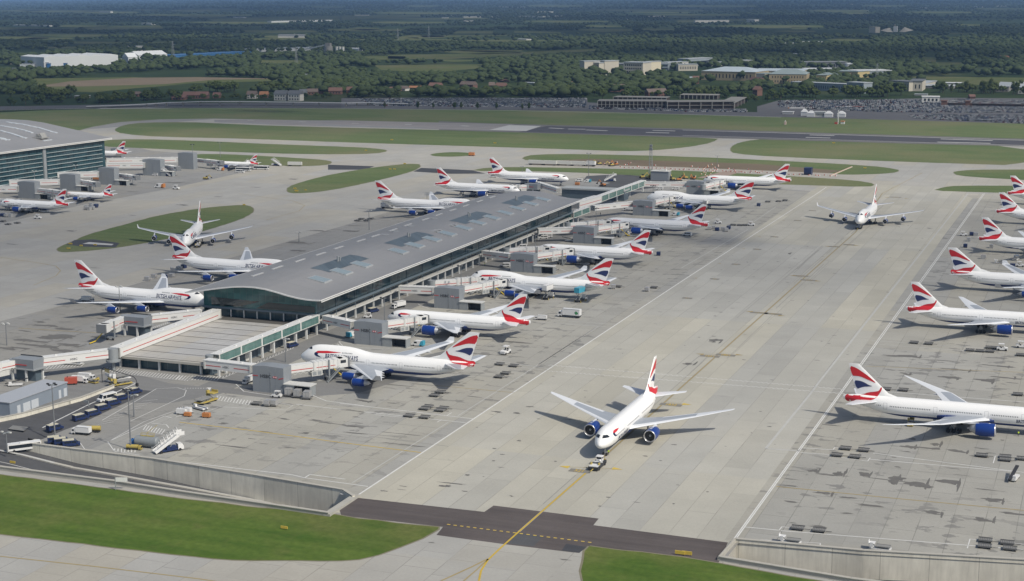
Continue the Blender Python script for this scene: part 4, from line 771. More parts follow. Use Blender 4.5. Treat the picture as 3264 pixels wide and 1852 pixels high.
for cc, x_, y_ in [('i',0,1225),('i',200,1160),('i',440,1080),('i',640,1010),('i',880,935),('i',1060,870),('i',1250,805),('i',1430,745),('i',1620,685),('i',1790,630),(3,1935,610),(3,2085,555),(3,2255,502),(3,2410,455),(3,2545,405)]:
    q = P(cc,x_,y_,17.4); g = MB(); zz = zr(q.x)+.7; g.b2(q.x-.6,q.x+.5,q.y-4.5,q.y+4.5,zz-.3,zz+.1); g.build('roof_vent', [mat('vent_grey', (.42,.43,.43), .6)], roof)
for cc, x_, y_ in [('i',1000,1102),('i',1045,1085),('i',1210,1025),('i',1250,1012),('i',330,1145),('i',470,1100),('i',680,1030),('i',1000,925)]:
    q = P(cc,x_,y_,18.2); g = MB(); zz = zr(q.x)+.7; g.b2(q.x-2.0,q.x+2.0,q.y-.5,q.y+.5,zz-.3,zz+.1); g.build('roof_vent', [mat('vent_grey', (.42,.43,.43), .6)], roof)
# flat-roofed annex in front
anx = empty('annex', (-317,509,0), 0, 'low building with a pale slatted flat roof in front of the glass pier end', 'building')
g = MB(); g.b2(-339.6,-297.0,470.8,546.6,3.75,4.35); ar = kid(g, 'roof', [m_anx], anx)
g = MB()
for i in range(8): g.b2(-338.6,-298,472.3+i*8.9,472.75+i*8.9,4.36,4.40)
g.b2(-338.6,-298,540,546.4,4.37,4.39); g.build('roof_groove', [mat('dark_gutter', (.10,.095,.085), .8)], ar)
g = MB(); g.b2(-340.0,-296.8,470.2,470.8,3.6,4.5); kid(g, 'fascia', [m_cap], anx)
g = MB(); g.b2(-338.8,-299,472.6,546,0,3.75); kid(g, 'wall', [m_gl2], anx)
for x_ in (-337.5,-329.3,-320.6,-311.8,-302.9,-295.4): g = MB(); g.b2(x_-.35,x_+.35,471.2,471.9,0,3.7); kid(g, 'column', [m_col], anx)
for i in range(1, 9): y_ = 546.2-8.72*i; g = MB(); g.b2(-295.8,-295.1,y_-.4,y_+.4,0,4.2); kid(g, 'column', [m_col], anx)
g = MB(); g.b2(-299.5,-298.5,472,546,0,4.2); kid(g, 'wall', [m_bluewall], anx)
for i in range(7): g = MB(); g.b2(-298.45,-298.35,476+i*9.4,479+i*9.4,0,3); kid(g, 'door', [m_bluebeam if i % 2 else m_wh2], anx)
def tube_link(name, label, a, b, wdt=3.2, ht=2.9, stripe=True, sign=True, glass=False, cat='walkway', par=None, group=None):
    a, b = Vector(a), Vector(b); d = (b-a); L_ = d.length; ang = atan2(d.y, d.x); o = empty(name, a, ang, label, cat, group); zz = d.z; f = lambda s: zz*s/L_
    def blk(g, s0, s1, y0, y1, z0, z1): g.add([(s0,y0,z0+f(s0)),(s1,y0,z0+f(s1)),(s1,y1,z0+f(s1)),(s0,y1,z0+f(s0)),(s0,y0,z1+f(s0)),(s1,y0,z1+f(s1)),(s1,y1,z1+f(s1)),(s0,y1,z1+f(s0))], [(0,3,2,1),(4,5,6,7),(0,1,5,4),(1,2,6,5),(2,3,7,6),(3,0,4,7)])
    L_ = hypot(d.x, d.y); h = ht/2; w_ = wdt/2
    g = MB(); blk(g, 0, L_, -w_, w_, -h, h); g.build('corridor', [m_glt if glass else m_wh], o)
    g = MB(); blk(g, -.2, L_+.2, -w_-.15, w_+.15, h, h+.25); n_ = max(2, int(L_/9))
    for i in range(n_): s = (i+.5)*L_/n_; blk(g, s-.4, s+.4, -.4, .4, h+.25, h+.6)
    g.build('corridor_roof', [m_wh], o)
    if glass:
        g = MB(); blk(g, 0, L_, -w_-.1, w_+.1, -h-.3, -h); g.build('floor_slab', [m_wh2], o)
        n_ = int(L_/17)+1
        for i in range(n_+1): g = MB(); s = i*(L_-.8)/max(1, n_); blk(g, s, s+.8, -w_-.12, w_+.12, -h-.2, h+.1); g.build('frame', [m_wh], o)
    if stripe and not glass:
        for sd_ in (-1, 1):
            cuts = [(.04, .36), (.64, .96)] if sign else [(.03, .97)]
            for u, v in cuts: g = MB(); yy = sd_*(w_+.03); blk(g, u*L_, v*L_, min(yy, yy-sd_*.03), max(yy, yy-sd_*.03), -.35, -.08); g.build('red_stripe', [m_redl], o)
    for s_, e in ((0, .6), (L_-.6, L_)): g = MB(); blk(g, s_, e if s_ == 0 else L_, -w_-.2, w_+.2, -h-.15, h+.15); g.build('end_frame', [m_wh2], o)
    if sign and not glass:
        for sd_ in (-1, 1):
            me = letters('HSBC', 1.1); me.materials.append(mat('sign_grey_text', (.13,.13,.14), .6)); t_ = bpy.data.objects.new('lettering', me); C.objects.link(t_); t_.parent = o
            t_.location = (L_/2-.6*(1 if sd_ < 0 else -1), sd_*(w_+.05), -.2+f(L_/2)); t_.rotation_euler = (R(90), 0, 0 if sd_ < 0 else pi)
    return o
m_sgd = mat('sign_text_dark', (.03,.032,.036), .5); m_sgw = mat('sign_white', (.75,.75,.74), .5); m_sgr = mat('sign_red', (.55,.02,.02), .5)
def hex_logo(g, x, y, z, s):      # red and white hexagon: hourglass and two outer wedges, facing -Y
    c_ = (x, y-.02, z); w_, h = s, s*.5*1.0
    g.add([(x-w_,y,z-h),(x+w_,y,z-h),(x+w_,y,z+h),(x-w_,y,z+h)], [(0,1,2,3)], 1)
    y2 = y-.03; g.add([(x-w_,y2,z+h),(x+w_,y2,z+h),(x,y2,z)], [(0,2,1)], 0); g.add([(x-w_,y2,z-h),(x+w_,y2,z-h),(x,y2,z)], [(0,1,2)], 0)
    g.add([(x-w_,y2,z-h),(x-w_,y2,z+h),(x-w_*1.6,y2,z)], [(0,1,2)], 0); g.add([(x+w_,y2,z-h),(x+w_,y2,z+h),(x+w_*1.6,y2,z)], [(0,2,1)], 0)
def tower(base, wdt, dep, ht, label, group=None, shelter=True, rz=0.0, sign=True):
    o = empty('bridge_tower', base, rz, label, 'tower', group)
    g = MB(); pr = [(0,0),(wdt,0),(wdt,dep),(0,dep)]; g.add([(0,0,0),(wdt,0,0),(wdt,dep,0),(0,dep,0),(0,0,ht-.3),(wdt*.4,0,ht+.15),(wdt,0,ht-.2),(0,dep,ht-.3),(wdt*.4,dep,ht+.15),(wdt,dep,ht-.2)],
        [(0,1,6,5,4),(1,2,9,6),(2,3,7,8,9),(3,0,4,7),(4,5,8,7),(5,6,9,8)]); g.build('cladding', [m_twr], o)
    g = MB()
    for i in range(1, 4): g.b2(wdt*i/4-.03,wdt*i/4+.03,-.05,-.01,0,ht-.3)
    g.build('panel_joint', [m_steel], o); g = MB(); g.b2(wdt*.58,wdt*.58+.08,-.15,-.05,0,ht*.8); g.build('drain_pipe', [m_steel], o)
    if sign:
        g = MB(); g.b2(0,2.2,-.06,-.02,ht*.60,ht*.60+.28); g.build('red_stripe', [m_redl], o); g = MB(); g.beam((wdt-1.9,-.06,ht*.55), (wdt,-.06,ht*.55+.5), .04, .28); g.build('red_stripe', [m_redl], o)
        me = letters('HSBC', 1.75); me.materials.append(m_sgd); t_ = bpy.data.objects.new('lettering', me); C.objects.link(t_); t_.parent = o; t_.location = (wdt*.43, -.07, ht*.60+.1); t_.rotation_euler = (R(90), 0, 0)
        g = MB(); hex_logo(g, wdt*.73, -.07, ht*.60+.1, .62); g.build('logo', [m_sgr, m_sgw], o)
    if shelter:
        g = MB(); g.b2(wdt,wdt+10.6,-.5,4.2,3.5,3.8); g.build('shelter_roof', [m_wh2], o); g = MB(); g.b2(wdt+10.1,wdt+10.4,-.2,3.8,0,3.5); g.b2(wdt+.1,wdt+4.2,-.2,.1,0,3.5); g.b2(wdt+.2,wdt+10.1,3.5,3.8,0,3.5); g.build('shelter_wall', [m_steel], o)
        g = MB(); g.b2(wdt+4.2,wdt+10.0,2.6,3.4,0,2.6); g.build('shelter_rack', [m_dark], o)
    return o
gt = 'grey cladded towers holding the boarding bridges along the east side'
ords = ['first and nearest', 'second', 'third', 'fourth', 'fifth', 'sixth', 'seventh and farthest']
TW = [(('m',1055,285),12.2),(('c',212,1180),12.2),(('c',1300,690),12),(('d',800,1135),12.2),(('d',1650,745),12.2),(('e',1355,880),12.6),(('e',2085,598),12.2)]
for i, (q, wd_) in enumerate(TW):
    b_ = P(*q); tower(b_, wd_, 5.6, 9.3, f'grey bridge tower, {ords[i]} of seven along the pier', gt)
gl_ = 'white fixed walkways from the pier to the bridge towers'
LK = [(('b',420,1105),('b',1060,1180)),(('b',2040,500),('c',205,925)),(('c',830,435),('c',1300,452)),(('d',435,890),('d',805,935)),(('d',1175,585),('d',1660,570)),(('e',815,785),('e',1370,725)),(('e',1505,458),('e',2085,462))]
for i, (a, b) in enumerate(LK): tube_link('fixed_walkway', f'white walkway with a red stripe leading to the {ords[i]} bridge tower', P(*a, 6.2), P(*b, 6.2), group=gl_)
tube_link('glazed_corridor', 'glazed corridor with a white roof along the east edge of the annex roof', (-295.9,546.5,6.5), (-297.2,472,6.3), 3.4, 3.0, glass=True, cat='corridor')
g = MB(); g.cyl((-298.5,470.5,3.6),(-298.5,470.5,8.0),1.5,n=10); o = tag(g.build('corner_lobby', [m_steel]), 'small grey turret at the front corner of the annex between two walkways', 'lobby')
tube_link('covered_corridor', 'long white corridor with a red stripe along the west edge of the annex roof', P('b',560,425,6.3), P('a',1570,955,6.3), 3.8, 3.4, sign=False, cat='corridor')
tube_link('covered_corridor', 'white bridge corridor leaving the north end of the pier towards the dug-up strip', P('e',570,745,7), P('e',880,660,6.8), 5.5, 3.8, sign=False, cat='corridor')
tube_link('glazed_corridor', 'raised glazed corridor on thin legs beyond the north end of the pier', P('e',880,660,6.8), P('e',1500,440,6.8), 3.6, 3.4, glass=True, cat='corridor')
tube_link('glazed_corridor', 'short glazed corridor at the north east corner of the pier', (-296,866,6.2), P('e',740,800,6.2), 3.2, 3.0, glass=True, cat='corridor')
for k_, (x_, y_) in enumerate([(1140,690),(1310,625),(1490,560)]): q = P('e',x_,y_); g = MB(); g.b2(q.x-.5,q.x+.5,q.y-.6,q.y+.6,0,5.2); tag(g.build('corridor_pillar', [m_col]), ['nearest','middle','farthest'][k_]+' white pillar under the raised glazed corridor', 'pillar', 'pillars under the raised corridor')
q = P('e',380,545,0); o = empty('low_building', (q.x,q.y+20,0), 0, 'low flat grey building behind the north end of the pier', 'building')
a, b = P('e',385,505,7), P('e',1210,560,7); g = MB(); g.b2(a.x,b.x,a.y-2,a.y+10,6.2,7.2); kid(g, 'roof', [mat('flat_roof_grey', (.36,.38,.38), .7)], o); g = MB(); g.b2(a.x+.5,b.x-.5,a.y-1,a.y+9,0,6.2); kid(g, 'wall', [m_bluewall], o)
# boarding bridges
def boarding(a, b, label, group, stair=True, z=6.0, cabrot=0.0, hose=True, acu=True):
    a, b = Vector(a), Vector(b); d = b-a; L_ = hypot(d.x, d.y); ang = atan2(d.y, d.x); o = empty('boarding_bridge', a, ang, label, 'boarding bridge', group)
    g = MB(); g.b2(-.6,L_*.55,-1.5,1.5,-1.25,1.35); g.build('inner_tunnel', [m_wh], o)
    g = MB(); g.b2(L_*.45,L_-2.8,-1.75,1.75,-1.4,1.6)
    for i in range(6): s = L_*.47+i*(L_*.48-3)/5; g.b2(s,s+.15,-1.85,1.85,-1.45,1.7)
    g.build('outer_tunnel', [m_wh], o)
    for sd_ in (-1, 1):
        g = MB(); g.b2(.3,L_*.44,sd_*1.54-.02,sd_*1.54+.02,-.5,-.25); g.build('red_stripe', [m_redl], o); g = MB(); g.b2(L_*.50,L_-3.5,sd_*1.79-.02,sd_*1.79+.02,-.5,-.25); g.build('red_stripe', [m_redl], o)
        g = MB(); n_ = 9
        for i in range(n_): s0 = .5+i*(L_*.43)/n_; s1 = .5+(i+1)*(L_*.43)/n_; g.beam((s0,sd_*1.6,-1.3 if i % 2 else -2.0), (s1,sd_*1.6,-2.0 if i % 2 else -1.3), .1, .1)
        g.build('lattice', [m_wh2], o)
    g = MB(); g.cyl((-.8,0,-1.9),(-.8,0,1.6),1.9,n=14); g.build('rotunda', [m_steel], o)
    g = MB(); g.cyl((L_-1.9,0,-1.5),(L_-1.9,0,1.75),2.0,n=12); g.box((L_-.2,0,.1),(3.4,3.9,3.3)); cab = g.build('cab', [m_wh], o)
    g = MB(); g.box((L_+1.7,0,.1),(.7,4.1,3.4)); g.build('canopy_hood', [mat('bellows_grey', (.16,.17,.18), .8)], cab); g = MB(); g.b2(L_-1.5,L_+.6,-2.0,-1.96,.1,1.2); g.build('cab_window', [m_glass_d], cab)
    s = L_*.72; g = MB()
    for sd_ in (-1, 1): g.b2(s-.25,s+.25,sd_*2.0-.2,sd_*2.0+.2,-z+.9,1.9)
    g.b2(s-.3,s+.3,-2.1,2.1,-z+.9,-z+1.5); col = g.build('drive_column', [m_steel], o)
    for sd_ in (-1, 1): g = MB(); g.cyl((s,sd_*1.2-.25,-z+.55),(s,sd_*1.2+.25,-z+.55),.55,n=12); g.build('wheel', [m_tyre], col)
    if acu: g = MB(); g.b2(s-6.5,s-2.4,-1.6,1.6,-3.4,-1.5); ac = g.build('air_unit', [m_wh2], o); g = MB(); g.b2(s-6.2,s-4.7,-1.66,-1.6,-3.1,-1.8); g.b2(s-4.3,s-2.8,-1.66,-1.6,-3.1,-1.8); g.build('grille', [m_steel], ac)
    if stair:
        g = MB(); e = L_-2.2; sx = e-5.2
        for yy in (-2.6,-3.7): g.beam((e,yy,-1.3),(sx,yy,-z+.2),.08,.35); g.beam((e,yy,-.3),(sx,yy,-z+1.2),.06,.06)
        for i in range(14): u = (i+.5)/14; g.b2(e+(sx-e)*u-.15,e+(sx-e)*u+.15,-3.7,-2.6,-1.35+(-z+1.5)*u-.03,-1.35+(-z+1.5)*u+.03)
        g.b2(e-.2,e+1.3,-3.8,-2.2,-1.5,-1.35); g.build('service_stair', [m_steel], o)
    if hose: g = MB(); pts = [(s+2,-1.2,-1.6),(s+4,-2.4,-z+2.4),(s+5.5,-3.5,-z+.7),(s+9,-4.2,-z+.5)]; [g.cyl(pts[i],pts[i+1],.24,n=6) for i in range(3)]; g.build('yellow_hose', [mat('hose_yellow', (.62,.45,.03), .6)], o)
    return o
gb_ = 'white telescopic boarding bridges on the east side stands'
for a, b, lab in [(('b',1510,1185),('b',2270,1085),'boarding bridge reaching the nearest jumbo'),(('c',630,920),('c',1140,845),'boarding bridge with a long outside stair on the second jet'),
    (('c',1680,440),('c',2220,345),'lower of two boarding bridges on the jumbo with raised trucks'),(('c',1290,360),('c',1960,305),'upper of two boarding bridges on the jumbo with raised trucks'),
    (('d',1140,930),('d',1600,865),'lower of two boarding bridges on the fourth stand jet'),(('d',770,855),('d',1300,832),'upper of two boarding bridges on the fourth stand jet'),
    (('d',1970,565),('d',2360,505),'lower of two boarding bridges on the fifth stand jet'),(('d',1600,505),('d',2120,470),'upper of two boarding bridges on the fifth stand jet'),
    (('e',1640,710),('e',1890,655),'boarding bridge in front of the big lowercase lettering'),((2,158,1405),(2,300,1368),'boarding bridge at the farthest east side jet')]:
    boarding(P(*a,6), P(*b,6), lab, gb_)
# west side platforms with rotunda rooms
def platform(c, label, sgn=1, z=4.6):
    o = empty('bridge_platform', (c.x,c.y,0), 0, label, 'platform', 'raised grey bridge platforms on the west side')
    g = MB(); g.prism([(-6,-3.2),(5,-3.6),(6,2.5),(-5,3.2)], z-.4, z); g.build('deck', [m_steel], o)
    g = MB(); g.loft([[(x_, y_, z) for x_, y_ in ((-4.6,-2.6),(4.3,-2.8),(4.8,2.2),(-4.3,2.6))],[(x_, y_, z+3.4) for x_, y_ in ((-4.9,-2.8),(4.6,-3.0),(5.0,2.6),(-4.6,3.0))]], smooth=False); g.build('room', [m_twr], o)
    g = MB(); g.b2(-5.2,4.2,2.6,3.0,z+3.4,z+3.7); g.build('roof_rail', [m_dark], o); g = MB(); g.b2(-4.3,1.5,-2.95,-2.85,z+1.2,z+1.5); g.build('red_stripe', [m_redl], o)
    for x_, y_ in ((-5,-2.6),(1.2,-2.9),(-4.2,2.4),(4.6,1.8)): g = MB(); g.b2(x_-.35,x_+.35,y_-.3,y_+.3,0,z-.4); g.build('leg', [m_col], o)
    g = MB(); g.b2(-4.2,4.2,-1.6,2.2,0,z-.5); g.build('base_room', [m_bluewall], o); return o
c1 = P('a',1860,590,4.6)+Vector((-1,3,0)); c2 = P('a',330,1180,4.6)+Vector((-.5,3,0))
platform(c1, 'grey platform room between the two westward walkways, yellow-wheeled bridge attached'); platform(c2, 'grey platform room on stout legs at the left edge above the long shed')
tube_link('fixed_walkway', 'white walkway from the pier corner to the upper west platform', P('b',340,420,6.2), P('a',2010,500,6.2), group='walkways to the west platforms')
tube_link('fixed_walkway', 'white walkway from the annex corner to the lower west platform', P('a',1500,965,6.2), P('a',510,1085,6.2), group='walkways to the west platforms')
q = P('a',1540,970,6.2); g = MB(); g.cyl((q.x,q.y,3.9),(q.x,q.y,8.2),1.9,n=12); g.cyl((q.x,q.y,3.3),(q.x,q.y,3.9),2.7,n=14); g.cyl((q.x,q.y,0),(q.x,q.y,3.4),.6,n=10); tag(g.build('rotunda', [m_steel]), 'round grey joint on a pole where two white corridors meet at the annex corner', 'rotunda')
boarding(P('a',1700,500,6), P('a',1410,625,6), 'parked boarding bridge with yellow wheel bogie at the upper west platform', 'white telescopic boarding bridges on the west side', hose=True, stair=False)
boarding(P('a',180,1105,6), P('a',-250,1200,6), 'boarding bridge cut off by the left edge of the photo', 'white telescopic boarding bridges on the west side', hose=False, stair=False)
c3 = P('i',2330,520,4.6); platform(c3+Vector((0,2,0)), 'small grey platform room behind the far end of the pier roof')
tube_link('fixed_walkway', 'white walkway dropping from the far platform to the pier', P('e',60,455,6), P('e',350,545,6), sign=False, group='walkways to the west platforms')
boarding(P('i',2255,490,6), P('i',2080,500,6), 'boarding bridge at the nose of the jet behind the pier roof', 'white telescopic boarding bridges on the west side', stair=False, hose=False)
# ------------------------------------------------------------------ large terminal, upper left
T5X0, T5Y0, T5X1, T5Y1 = -728.0, 1011.0, -752.0, 640.0
big_t = empty('terminal_building', (-760,900,0), 0, 'large terminal with a vast curved grey roof and striped glass wall', 'terminal building')
fx = lambda y: T5X0+(T5X1-T5X0)*(y-T5Y0)/(T5Y1-T5Y0)
zE = onX('f',1450,372,T5X0).z; zS = onX('f',0,592,fx(905)).z
xn = [onY('f', *q, T5Y0+6) for q in [(1515,340),(1300,292),(1100,245),(850,188),(600,132),(370,97),(180,88),(0,84)]]
pf = [(v.x-T5X0, v.z) for v in xn]; pf = sorted(pf); 
prof = [(-240, pf[0][1]-10), (-170, pf[0][1]-2)]+pf
g = MB(); yy = [T5Y0+6, 940, 880, 820, 740, 640]; rr = []
for y_ in yy:
    dx = fx(y_) - fx(T5Y0+6); dz = (zS-zE)*(T5Y0-y_)/(T5Y0-905)*.0; rr.append([(T5X0+a+dx, y_, b) for a, b in prof]+[(T5X0+a+dx, y_, b-1.2) for a, b in prof[::-1]])
g.loft(rr, smooth=False); rf = kid(g, 'roof', [m_roof], big_t)
g = MB()
for k_ in range(2): g.beam((prof[-1][0]+T5X0+.3,T5Y0+6.5,prof[-1][1]-.2-k_*.8), (prof[-1][0]+fx(640)-fx(T5Y0+6)+T5X0+.3,640,prof[-1][1]-.2-k_*.8), .6, .5)
g.build('roof_edge_trim', [m_wh], rf); ze = prof[-1][1]-1.2
g = MB(); g.add([(T5X0,T5Y0,0),(T5X1,T5Y1,0),(T5X1,T5Y1,ze),(T5X0,T5Y0,ze)], [(3,2,1,0)]); kid(g, 'east_glazing', [m_glA], big_t)
g = MB(); g.add([(T5X0,T5Y0,0),(T5X0-140,T5Y0,0),(T5X0-140,T5Y0,ze+6),(T5X0,T5Y0,ze)], [(0,1,2,3)]); kid(g, 'north_glazing', [m_glA], big_t)
for i in range(8):
    z_ = ze-4.1-i*3.05
    if z_ > 1:
        for a, b in ((T5Y0-4, 945), (940, 640)): g = MB(); g.beam((fx(a)+.4,a,z_), (fx(b)+.4,b,z_), .9, .35); kid(g, 'louvre', [mat('louvre_grey', (.34,.40,.41), .4)], big_t)
g = MB(); g.b2(fx(942)-.5,fx(942)+.9,941,944,0,ze); kid(g, 'pier_column', [m_steel], big_t)
zp = lambda x, y=T5Y0+6: float(np.interp(x-T5X0-(fx(y)-fx(T5Y0+6)), [a for a, b in prof], [b for a, b in prof]))
def on_roof(x, y):
    d = ray('f', x, y); lo = .02
    for t_ in np.linspace(.05, .6, 2200):
        q = Vector((d.x*t_, d.y*t_, H+d.z*t_))
        if 560 < q.y < T5Y0+6 and q.x < fx(q.y)+8 and q.z <= zp(q.x, q.y): return q
    return Vector((d.x*t_, d.y*t_, 30))
q = on_roof(550, 345)
g = MB(); g.box((q.x,q.y,q.z+.5),(9,9,.9)); g.box((q.x-1.5,q.y+1,q.z+2.0),(2.2,6,2.4)); g.loft([[(q.x+.5,q.y-3,q.z+.9),(q.x+4,q.y-3,q.z+.9),(q.x+1.8,q.y-3,q.z+4.2)],[(q.x+.5,q.y+3,q.z+.9),(q.x+4,q.y+3,q.z+.9),(q.x+1.8,q.y+3,q.z+4.2)]], smooth=False); g.build('roof_plant', [mat('roof_plant_grey', (.28,.28,.27), .6)], rf)
for pts, wd_ in [([(90,130),(300,160),(520,205),(700,260),(805,285)],2.2),([(0,178),(200,210),(360,250),(460,285)],2.2),([(0,245),(150,285),(300,335),(370,352)],2.2),([(590,385),(730,368)],1.2),([(0,345),(60,365),(140,380)],4)]:
    g = MB(); pp = []
    for i in range(len(pts)-1):
        for u in np.linspace(0, 1, 6)[:-1]: pp.append(on_roof(pts[i][0]+(pts[i+1][0]-pts[i][0])*u, pts[i][1]+(pts[i+1][1]-pts[i][1])*u))
    for i in range(len(pp)-1): g.beam(pp[i]+Vector((0,0,.35)), pp[i+1]+Vector((0,0,.35)), wd_, .5)
    g.build('roof_light_strip', [mat('pale_roof_strip', (.50,.54,.57), .4)], rf)
# its stands
gA = 'grey bridge towers in front of the large terminal'; gAl = 'white walkways in front of the large terminal'; gAb = 'white boarding bridges in front of the large terminal'
for i, (q, wd_, ht_) in enumerate([(('f',250,1160),14,11.5),(('f',820,1052),13.5,11.5),(('f',1350,975),13.5,12.5),(('f',1950,850),16,12.5),(('g',722,590),14,13)]):
    tower(P(*q), wd_, 6, ht_, f'grey bridge tower in front of the large terminal, number {i+1} counted from the left edge', gA, shelter=i < 4, sign=False)
for i, (a, b) in enumerate([((-100,1035),(245,1035)),((130,955),(815,940)),((790,845),(1345,838)),((1455,712),(1975,712)),((1455,652),(2425,638))]):
    tube_link('fixed_walkway', f'white walkway in front of the large terminal, number {i+1} counted from the left edge', P('f',*a,8), P('f',*b,8), 3.4, 3.6, group=gAl)
for i, (a, b, c_) in enumerate([((-60,1195),(235,1215),'f'),((480,1045),(860,1095),'f'),((1045,925),(1320,975),'f'),((1565,840),(1860,885),'f'),((2190,720),(2420,760),'f'),((925,465),(1300,510),'g')]):
    boarding(P(c_,*a,5.5), P(c_,*b,5.5), f'boarding bridge in front of the large terminal, number {i+1} counted from the left edge', gAb, stair=i == 0, hose=False)
q = P('f',1550,610); tower(P('f',1515,625), 10, 6, 9, 'grey tower behind the corner of the large terminal by the half hidden jet', gA, shelter=False, sign=False)
# ------------------------------------------------------------------ long blue-grey shed at the left edge
def onground(c, x, y): return P(c, x, y)
shed = empty('long_shed', P('h',140,720), 0, 'long blue-grey shed with white doors at the left edge', 'shed')
A_, B_ = P('h',140,722), P('h',925,430); d = (B_-A_).normalized(); nn = Vector((-d.y, d.x, 0)); Cc = P('h',0,700); L_ = (B_-A_).length; h_ = 4.6; dp = 9.5
ang = atan2(d.y, d.x); shed.location = A_; shed.rotation_euler = (0,0,ang)
g = MB(); g.b2(0,L_,0,dp,0,h_); g.build('wall', [mat('shed_blue_grey', (.22,.255,.30), .5, 0, .08, .3)], shed); g = MB(); g.b2(-.2,L_+.2,-.25,dp+.25,h_,h_+.25); g.build('roof', [mat('shed_roof_grey', (.36,.38,.41), .5, 0, .06, .4)], shed)
for s_, wd_ in ((.12,1.6),(.22,3.6),(.36,3.6),(.84,1.2),(.93,1.6)): g = MB(); g.b2(L_*s_,L_*s_+wd_,-.06,0,0,2.9); g.build('door', [mat('door_pale', (.50,.53,.56), .5)], shed)
# ------------------------------------------------------------------ vehicles and equipment (forward = +X, origin on the ground)
m_navy = mat('navy_paint', (.016,.030,.095), .35, 0, .06); m_cream = mat('cream_roof', (.52,.49,.38), .6, 0, .08); m_vwhite = mat('vehicle_white', (.68,.68,.67), .35, 0, .04); m_cyan = mat('cyan_paint', (.05,.32,.45), .4); 
m_or = mat('orange_paint', (.48,.19,.06), .45); m_yl = mat('yellow_paint', (.42,.33,.09), .5, 0, .1); m_dk = mat('dark_chassis', (.035,.036,.04), .7); m_gy = mat('trailer_grey', (.24,.24,.23), .7, 0, .12, .8); m_ulds = mat('container_silver', (.42,.42,.42), .35, .3, .15, .5)
m_rd = mat('red_paint', (.42,.08,.05), .5); m_hv = mat('hi_vis_yellow', (.55,.75,.05), .7); m_greenp = mat('green_paint', (.05,.22,.09), .5); m_bl = mat('blue_paint', (.03,.14,.38), .45)
def wheels(root, xs, y, r, w_=.25, nm='wheel'):
    for x in xs:
        for s in (-1, 1): g = MB(); g.cyl((x,s*y-w_/2,r),(x,s*y+w_/2,r),r,n=10); g.build(nm, [m_tyre], root)
def prof_body(g, prof, w_, mi=0, tumble=0.0):   # side profile (x,z) extruded across
    n = len(prof); zs = [p[1] for p in prof]; zm = max(zs); vs = [(x, -w_/2*(1-tumble*(z/zm)**3), z) for x, z in prof]+[(x, w_/2*(1-tumble*(z/zm)**3), z) for x, z in prof]
    g.add(vs, [(i, (i+1) % n, n+(i+1) % n, n+i) for i in range(n)]+[tuple(range(n)), tuple(range(2*n-1, n-1, -1))], mi)
def v_van(m, mroof=None, L=5.2, w_=2.0, h=2.1, stripe=None):
    r = empty('van'); g = MB(); prof_body(g, [(-L/2,.35),(L/2,.35),(L/2,1.05),(L/2-.7,1.25),(L/2-1.35,h-.08),(L/2-1.7,h),(-L/2+.1,h),(-L/2,h-.2)], w_, 0, .08); g.build('body', [m], r)
    if mroof: g = MB(); g.b2(-L/2+.02,L/2-1.75,-w_/2+.02,w_/2-.02,h-.05,h+.09); g.build('roof', [mroof], r)
    g = MB(); g.add([(L/2-.72,-w_/2+.18,1.28),(L/2-.72,w_/2-.18,1.28),(L/2-1.33,w_/2-.24,h-.12),(L/2-1.33,-w_/2+.24,h-.12)], [(0,1,2,3)]); o = g.build('windscreen', [m_glass_d], r); o.location = (.04,0,.02)
    for s in (-1, 1): g = MB(); g.b2(L/2-2.5,L/2-1.25,s*(w_/2*.985)-.01,s*(w_/2*.985)+.01,1.2,h-.35); g.b2(-L/2+.5,L/2-2.7,s*(w_/2*.985)-.01,s*(w_/2*.985)+.01,1.25,h-.35) if stripe is None else None; g.build('side_window', [m_glass_d], r)
    if stripe: g = MB(); prof_body(g, [(-L/2-.02,.4),(-L/2+1.8,.4),(-L/2+1.0,h+.01),(-L/2-.02,h+.01)], w_+.04); g.build('rear_panel', [stripe], r)
    wheels(r, (-L/2+1.0, L/2-1.0), w_/2-.1, .35); return r
